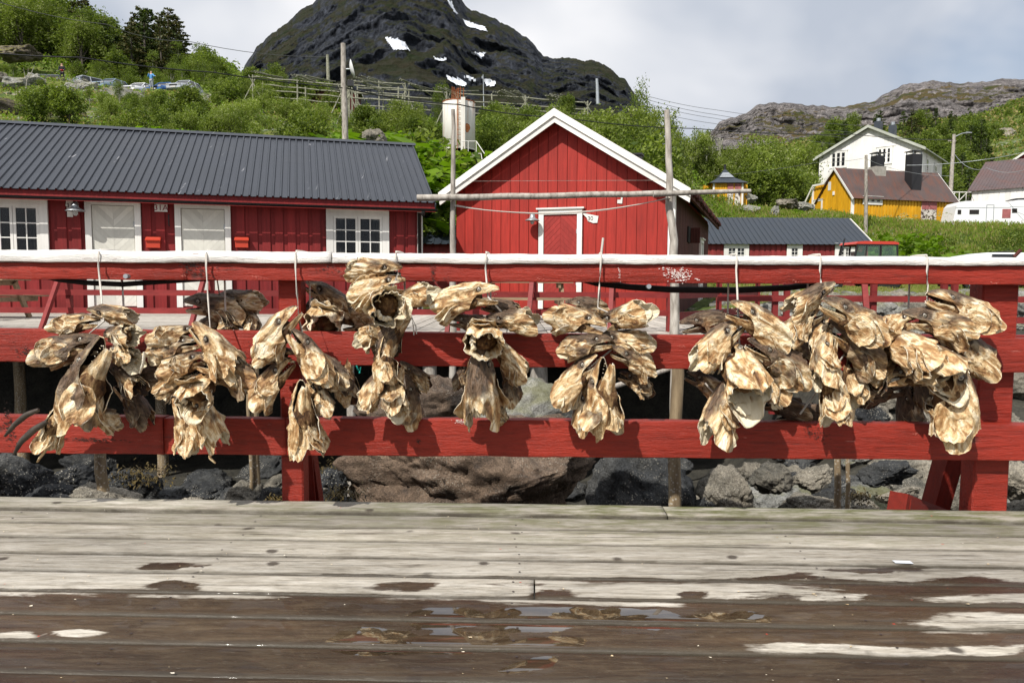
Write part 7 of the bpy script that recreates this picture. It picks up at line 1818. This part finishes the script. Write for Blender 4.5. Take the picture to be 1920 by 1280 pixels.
def plant(kind, p, h, label, group=None, wide=1.0, name=None, cat=None):
    L_ = KINDS[kind]; cm_, tm = L_[VR.randrange(len(L_))]
    nm = {'rowan': 'leafy_tree', 'birch': 'birch_tree', 'bush': 'bush', 'spruce': 'spruce_tree', 'pine': 'pine_tree', 'fern': 'fern'}[kind]
    o = empty(name or nm, p, VR.uniform(0, 6.3), label, cat or ('bush' if kind == 'bush' else 'fern' if kind == 'fern' else 'tree'), group)
    s_ = h / (1.15 if kind == 'rowan' else 1.4 if kind == 'birch' else .95 if kind == 'bush' else 1.0 if kind != 'fern' else .5)
    ww = s_ * wide * (1.0 if kind in ('spruce', 'pine') else VR.uniform(.9, 1.2)); o.scale = (ww, ww, s_)
    if kind in ('rowan', 'birch', 'bush'): o.scale = (ww * .9, ww * .9, s_)
    link('crown' if kind != 'fern' else 'frond_tuft', cm_, o)
    if tm: link('trunk', tm, o)
    return o
def at_top(kind, px, Y, ytop, label, group=None, wide=1.0):
    p = on(px, Y); h = at(px, ytop, Y).z - p.z
    return plant(kind, p - Vector((0, 0, .1)), max(.8, h), label, group, wide)
# --- trees one can point to
at_top('birch', 1201, 52, 128, 'tall thin sapling rising above the trees right of the mountain foot', wide=.42)
at_top('birch', 1218, 50, 172, 'leafy tree just right of the tall thin sapling', wide=.8)
at_top('rowan', 1240, 47, 196, 'tree directly behind the right upright pole of the drying frame', wide=.7)
at_top('rowan', 1268, 52, 218, 'tree left of the kiosk, its crown touching the overhead cable', wide=.6)
at_top('rowan', 390, 88, 96, 'round single tree standing at the brow beside the straw coloured knoll', wide=1.1)
at_top('rowan', 540, 40, 160, 'large blossoming bush-like tree above the middle of the long roof', wide=1.25)
at_top('rowan', 470, 43, 172, 'blossoming tree left of the largest one above the long roof', wide=1.1)
at_top('rowan', 600, 42, 186, 'lower blossoming tree between the largest one and the dish pole', wide=1.0)
at_top('birch', 828, 62, 150, 'small round tree standing up behind the tank, among the racks', wide=1.0)
at_top('rowan', 772, 47, 186, 'dense tree left of the storage tank', wide=1.1)
at_top('rowan', 745, 50, 180, 'tree between the dish pole and the dense tree by the tank')
at_top('bush', 800, 36, 232, 'broad bush between the long roof and the storage tank', wide=1.2)
at_top('bush', 812, 33, 268, 'bush just above the right end of the long roof', wide=1.2)
at_top('bush', 918, 44, 206, 'bush hugging the right side of the storage tank', wide=.9)
at_top('rowan', 945, 50, 190, 'dark leafy tree right of the tank', wide=1.1)
at_top('rowan', 1000, 52, 192, 'tree above the left slope of the gable roof', wide=1.0)
at_top('rowan', 1040, 50, 184, 'tree right behind the peak of the gable roof', wide=.9)
at_top('rowan', 1085, 50, 180, 'tree just right of the peak of the gable roof', wide=1.0)
at_top('rowan', 1130, 48, 168, 'large light green tree above the right slope of the gable roof', wide=1.2)
at_top('rowan', 1165, 46, 182, 'tree between the large light green one and the sapling', wide=1.1)
at_top('birch', 1190, 42, 215, 'tree low over the right roof slope left of the right pole', wide=1.1)
at_top('bush', 1215, 40, 250, 'bush behind the right slope of the gable roof', wide=1.3)
at_top('bush', 1255, 42, 320, 'bush beside the dark end of the gable roof', wide=.8)
at_top('rowan', 1318, 66, 236, 'tree with a drying rack glimpsed beside it, left above the kiosk', wide=.6)
for i, (px, yt, Y, lb) in enumerate(((1365, 262, 72, 'tree directly above the kiosk roof'), (1405, 246, 74, 'tallest tree between the kiosk and the white house'), (1440, 252, 70, 'bright green tree right of the tallest one between kiosk and yellow house'), (1475, 262, 73, 'tree halfway between kiosk and yellow house'), (1506, 262, 82, 'tree at the left side of the white house'), (1395, 300, 66, 'lower tree right behind the kiosk'), (1430, 305, 66, 'lower bushy tree right of the kiosk'), (1470, 300, 66, 'low dense tree left of the yellow house'), (1492, 318, 74, 'small tree touching the yellow lean-to'), (1345, 290, 66, 'tree left of and behind the kiosk'), (1424, 350, 66, 'dark bush at the foot of the trees right of the kiosk'), (1445, 352, 66, 'dark bush in the shade left of the yellow house'), (1478, 358, 68, 'last bush before the yellow house'))):
    at_top('bush' if yt > 290 else 'rowan', px, Y, yt, lb, wide=1.15)
at_top('fern', 1492, 57.5, 390, 'bright fern tuft on the grass left of the yellow house', wide=1.2)
at_top('fern', 1680, 49, 416, 'large bright fern clump below the yellow house wall', wide=1.6)
at_top('fern', 1355, 55, 392, 'dark green fern on the bank under the kiosk', wide=1.3)
for px, Y, yt, lb in ((700, 34, 228, 'yellow-green fern clump right of the dish pole foot'), (672, 32, 248, 'fern clump at the dish pole foot above the roof'), (740, 34, 236, 'fern clump left of the bush by the tank'), (720, 31, 250, 'low fern clump over the ridge right of the dish pole'), (330, 31, 228, 'yellow-green fern over the ridge in the middle of the roof'), (640, 31, 245, 'fern left of the dish pole foot')):
    at_top('fern', px, Y, yt, lb, wide=2.0)
at_top('rowan', 1298, 65, 214, 'leafy tree whose crown hides the lower end of the thin wires, left of the kiosk', wide=.8)
at_top('rowan', 1338, 66, 262, 'lower tree just behind the left side of the kiosk', wide=.9)
# --- bare pale sapling in front of the parked cars
bp = on(47, 50); bs = empty('bare_sapling', bp, 0, 'bare pale sapling in front of the dark parked car', 'tree')
bo = bp; MB().tube([Vector((0, 0, -.2)), at(47, 180, 50) - bo, at(51, 148, 50) - bo], [.06, .045, .03], 6).tube([at(51, 150, 50) - bo, at(60, 135, 50) - bo, at(67, 118, 50) - bo], [.03, .02, .008], 5).tube([at(50, 152, 50) - bo, at(46, 138, 50) - bo, at(44, 128, 50) - bo], [.025, .015, .006], 5).tube([at(52, 145, 50) - bo, at(53, 128, 50) - bo], [.02, .006], 5).build('trunk', 'bark_pale', bs)
# --- masses, each tree still a tree
G_UP = 'trees on the upper left hillside'
def scatter(n_, pxr, Yr, kinds, hr, label, group, avoid=None, wide=(1, 1.2)):
    done = 0; tries = 0; P = []
    while done < n_ and tries < n_ * 40:
        tries += 1; px = VR.uniform(*pxr); Y = VR.uniform(*Yr)
        if avoid and avoid(px, Y): continue
        p = on(px, Y); 
        if any((p - q).length < Y * .017 for q in P): continue
        P.append(p); k_ = VR.choice(kinds); plant(k_, p - Vector((0, 0, .15)), VR.uniform(*hr), label[k_] if isinstance(label, dict) else label, group, VR.uniform(*wide)); done += 1
scatter(66, (-70, 215), (90, 124), ['birch', 'rowan', 'birch', 'bush'], (5.0, 8.5), 'leafy tree on the upper left hillside above the parked cars', G_UP)
scatter(30, (150, 345), (90, 112), ['pine', 'pine', 'spruce'], (5.5, 8.5), {'pine': 'brownish pine on the brow left of the single round tree', 'spruce': 'dark spruce on the brow left of the single round tree'}, 'conifers on the left brow', wide=(1, 1.3))
scatter(20, (210, 400), (84, 100), ['birch', 'bush'], (2.8, 4.5), 'low leafy tree below the brown pines on the left hillside', 'low trees below the pines')
scatter(26, (-60, 420), (80, 90), ['bush', 'birch'], (2.0, 3.4), 'bush just behind the row of parked cars', 'bushes behind the parked cars')
scatter(24, (400, 640), (52, 84), ['bush', 'rowan'], (2.0, 3.6), 'bush on the slope between the parked cars and the drying racks', 'bushes left of the racks', avoid=lambda px, Y: 56 < Y < 66 and px > 470)
scatter(26, (60, 470), (36, 62), ['bush', 'bush', 'birch'], (1.0, 1.9), 'low bush on the rocky slope above the long roof', 'low bushes above the long roof')
scatter(12, (60, 350), (31, 40), ['bush', 'rowan', 'bush'], (1.2, 2.0), 'leafy bush just over the left part of the long roof', 'bushes over the left of the long roof')
scatter(16, (330, 640), (31, 38), ['bush', 'rowan'], (1.8, 2.7), 'leafy bush close behind the ridge of the long roof', 'bushes behind the long roof')
scatter(14, (640, 830), (38, 56), ['bush'], (1.6, 2.6), 'bush on the green slope between the dish pole and the tank', 'bushes left of the tank')
scatter(12, (900, 1180), (54, 60), ['bush'], (1.6, 2.4), 'bush at the foot of the drying racks above the gable roof', 'bushes under the racks')
scatter(30, (1340, 1560), (84, 150), ['spruce', 'bush', 'birch', 'spruce'], (3.0, 5.0), 'tree on the slope under the rocky ridge, above the kiosk', 'trees under the ridge left of the white house')
scatter(34, (1560, 1840), (96, 170), ['spruce', 'pine', 'bush', 'spruce'], (3.6, 6.0), 'tree on the dark wooded slope behind the white house', 'trees behind the white house')
scatter(16, (1755, 1850), (78, 105), ['spruce', 'bush'], (3.0, 5.5), 'spruce or bush right of the white house behind the lamp pole', 'trees behind the lamp pole')
scatter(10, (1840, 1960), (120, 190), ['bush'], (1.5, 2.5), 'bush scattered on the open upper slope at right', 'bushes on the open slope')

# --- rocks of the hillside
HR = random.Random(5)
for i in range(90):
    px = HR.uniform(20, 400); Y = HR.uniform(54, 73); p = on(px, Y); s_ = HR.uniform(.5, 1.3) if Y < 66 else HR.uniform(.35, .65)
    rock('rock_pale', i, p + Vector((0, 0, s_ * .2)), (s_, s_, s_ * .65), None, 'pale lichened rock in the boulder slope below the parked cars', 'rocks below the parked cars')
for (px, py, Y, sz_, m_, lb) in ((30, 222, 40, (2.6, 1.6, 1.5), 'rock_mossy', 'moss covered orange-green outcrop at the left edge above the roof'), (-5, 225, 42, (2.4, 1.4, 1.5), 'rock_mossy', 'mossy outcrop cut by the left edge, above the roof'), (55, 195, 52, (1.6, 1.3, 1.6), 'rock_grey', 'dark cleft boulder behind the bare sapling'), (5, 158, 70, (1.6, 1.4, 1.4), 'rock_grey', 'grey boulder at the left edge beside the cars'), (35, 100, 86, (3.2, 2.5, 1.5), 'rock_mossy', 'mossy brown outcrop among the upper left trees'), (135, 222, 40, (1.2, 1.0, .8), 'rock_mossy', 'rock with orange moss above the roof, left'), (700, 262, 30.5, (.75, .6, .7), 'rock_grey', 'grey rock between ferns right of the dish pole'), (185, 205, 50, (1.7, 1.2, 1.1), 'rock_pale', 'pale rock face in the middle of the left slope'), (240, 190, 60, (2.4, 1.4, 1.3), 'rock_pale', 'broad pale rock below the blue car'), (868, 303, 40.6, (1.25, 1.1, .55), 'rock_grey', 'flat grey boulder the storage tank stands on'), (868, 325, 40.2, (.95, 1, .5), 'rock_mossy', 'darker rock under the tank boulder'), (838, 322, 37, (.6, .6, .8), 'rock_mossy', 'brown rock left below the tank'), (882, 350, 36, (1.4, 1, 1.2), 'rock_mossy', 'brown rock slope behind the left eave of the gable roof'), (1452, 398, 57.5, (.55, .5, .75), 'rock_pale', 'upright pale rock on the grass right of the kiosk'), (1475, 382, 60, (1.8, 1, .7), 'rock_grey', 'low flat rock behind the grass right of the kiosk'), (1508, 388, 60, (.9, .8, .6), 'rock_pale', 'rocks at the left corner of the yellow house'), (1405, 392, 58, (.9, .6, .5), 'rock_pale', 'pale broken rock right of the kiosk foundation'), (1398, 372, 61, (.9, .6, .9), 'rock_pale', 'rock beside the kiosk, right'), (1885, 255, 130, (2.6, 2, 2.2), 'rock_grey', 'grey outcrop on the open slope above the warehouse roof')):
    rock(m_, int(px) % 8, at(px, py, Y), sz_, None, lb, None, .15)

# --- undergrowth as ground cover
def cover(name, n_, pxr, Yr, size, mats, label, hgt=.3, seed=1, dens=None, upright=False):
    rng = np.random.default_rng(seed); pts = []
    cl = int(n_ / 14)
    for _ in range(cl):
        px = rng.uniform(*pxr); Y = Yr[0] + (Yr[1] - Yr[0]) * rng.random() ** .7
        if dens is not None and noise.noise(Vector((px * .02, Y * .12, seed))) < dens: continue
        X = (px - 960) / F * Y; z = tz(X, Y); k_ = 14; sp = .022 * Y * .35
        q = np.empty((k_, 3)); q[:, 0] = X + rng.normal(size=k_) * sp; q[:, 1] = Y + rng.normal(size=k_) * sp; q[:, 2] = z + rng.uniform(0, hgt, k_); pts.append(q)
    P = np.concatenate(pts); S = size * (P[:, 1] / 50)
    n_ = len(P)
    if upright:
        a = rng.normal(size=(n_, 3)) * np.array([.3, .3, 0]) + np.array([0, 0, 1]); b = rng.normal(size=(n_, 3)) * np.array([1, 1, .05])
        a /= np.linalg.norm(a, axis=1)[:, None]; b /= np.linalg.norm(b, axis=1)[:, None]; s_ = (S * rng.uniform(.6, 1.4, n_))[:, None]
        Q = np.empty((n_, 4, 3)); Q[:, 0] = P - b * s_ * .16; Q[:, 1] = P + b * s_ * .16; Q[:, 2] = P + a * s_ * 1.6 + b * s_ * .25; Q[:, 3] = P + a * s_ * 1.5 - b * s_ * .05
    else:
        a = rng.normal(size=(n_, 3)); a /= np.linalg.norm(a, axis=1)[:, None]; b = rng.normal(size=(n_, 3)); b -= (b * a).sum(1)[:, None] * a; b /= np.linalg.norm(b, axis=1)[:, None]; s_ = (S * rng.uniform(.6, 1.4, n_))[:, None]
        Q = np.empty((n_, 4, 3)); Q[:, 0] = P - a * s_; Q[:, 1] = P - b * s_ * .55; Q[:, 2] = P + a * s_; Q[:, 3] = P + b * s_ * .55
    pick = rng.integers(0, len(mats), n_); groups = [(Q[pick == i].reshape(-1, 3), m_) for i, m_ in enumerate(mats)]
    tag(link(name, quads_obj_mesh(name, groups), None), label, 'ground cover', kind='stuff')
cover('undergrowth', 90000, (-80, 700), (74, 125), .10, ['leaf_green', 'leaf_dark', 'fern_green', 'leaf_pale'], 'low green undergrowth over the left hillside', .55, 1, -.25)
cover('undergrowth', 60000, (-80, 700), (27, 72), .09, ['leaf_green', 'leaf_pale', 'fern_green', 'grass_straw'], 'low plants between the rocks above the long roof', .35, 8, -.02)
cover('undergrowth', 80000, (640, 1360), (28, 84), .09, ['leaf_green', 'leaf_dark', 'fern_green'], 'low green undergrowth around the tank and the racks', .5, 2)
cover('undergrowth', 90000, (1330, 1990), (60, 240), .10, ['leaf_green', 'leaf_dark', 'grass_straw', 'leaf_dark'], 'low scrub on the slope under the rocky ridge', .5, 3, -.2)
cover('grass', 100000, (1330, 1990), (43, 62), .10, ['grass_green', 'leaf_green', 'fern_green', 'grass_straw'], 'long grass on the bank below the yellow house', .15, 4, None, True)
cover('grass', 60000, (1280, 1990), (13.5, 43), .09, ['grass_green', 'grass_straw', 'grass_green'], 'rough grass along the top of the stone bank at right', .02, 5, -.1, True)
cover('brambles', 40000, (1640, 1990), (45, 54), .07, ['leaf_dark', 'leaf_green'], 'dark green brambles on the bank below the caravans', .5, 6, -.05)
# white umbels against the yellow wall, and yellow flowers
def umbels(spots, mat, label, n_=60, sp=.25, size=.05):
    rng = np.random.default_rng(9); P = []
    for (px, py, Y) in spots:
        c = at(px, py, Y); k_ = n_
        for u in range(7):
            cc = np.array(c) + rng.normal(size=3) * np.array([sp, .15, sp * .5]); P.append(cc + rng.normal(size=(k_ // 7, 3)) * np.array([.07, .07, .018]))
    P = np.concatenate(P); tag(link('flower_heads', quads_obj_mesh('flower_heads', [(leaves_np(P, size, rng, .8), mat)]), None), label, 'flowers', kind='stuff')
umbels([(1700, 402, 57), (1690, 408, 57), (1712, 408, 57), (1520, 400, 58), (1535, 405, 58), (1755, 404, 57), (1770, 402, 57), (1660, 410, 57)], 'leaf_blossom', 'cream umbel flowers along the foot of the yellow house')
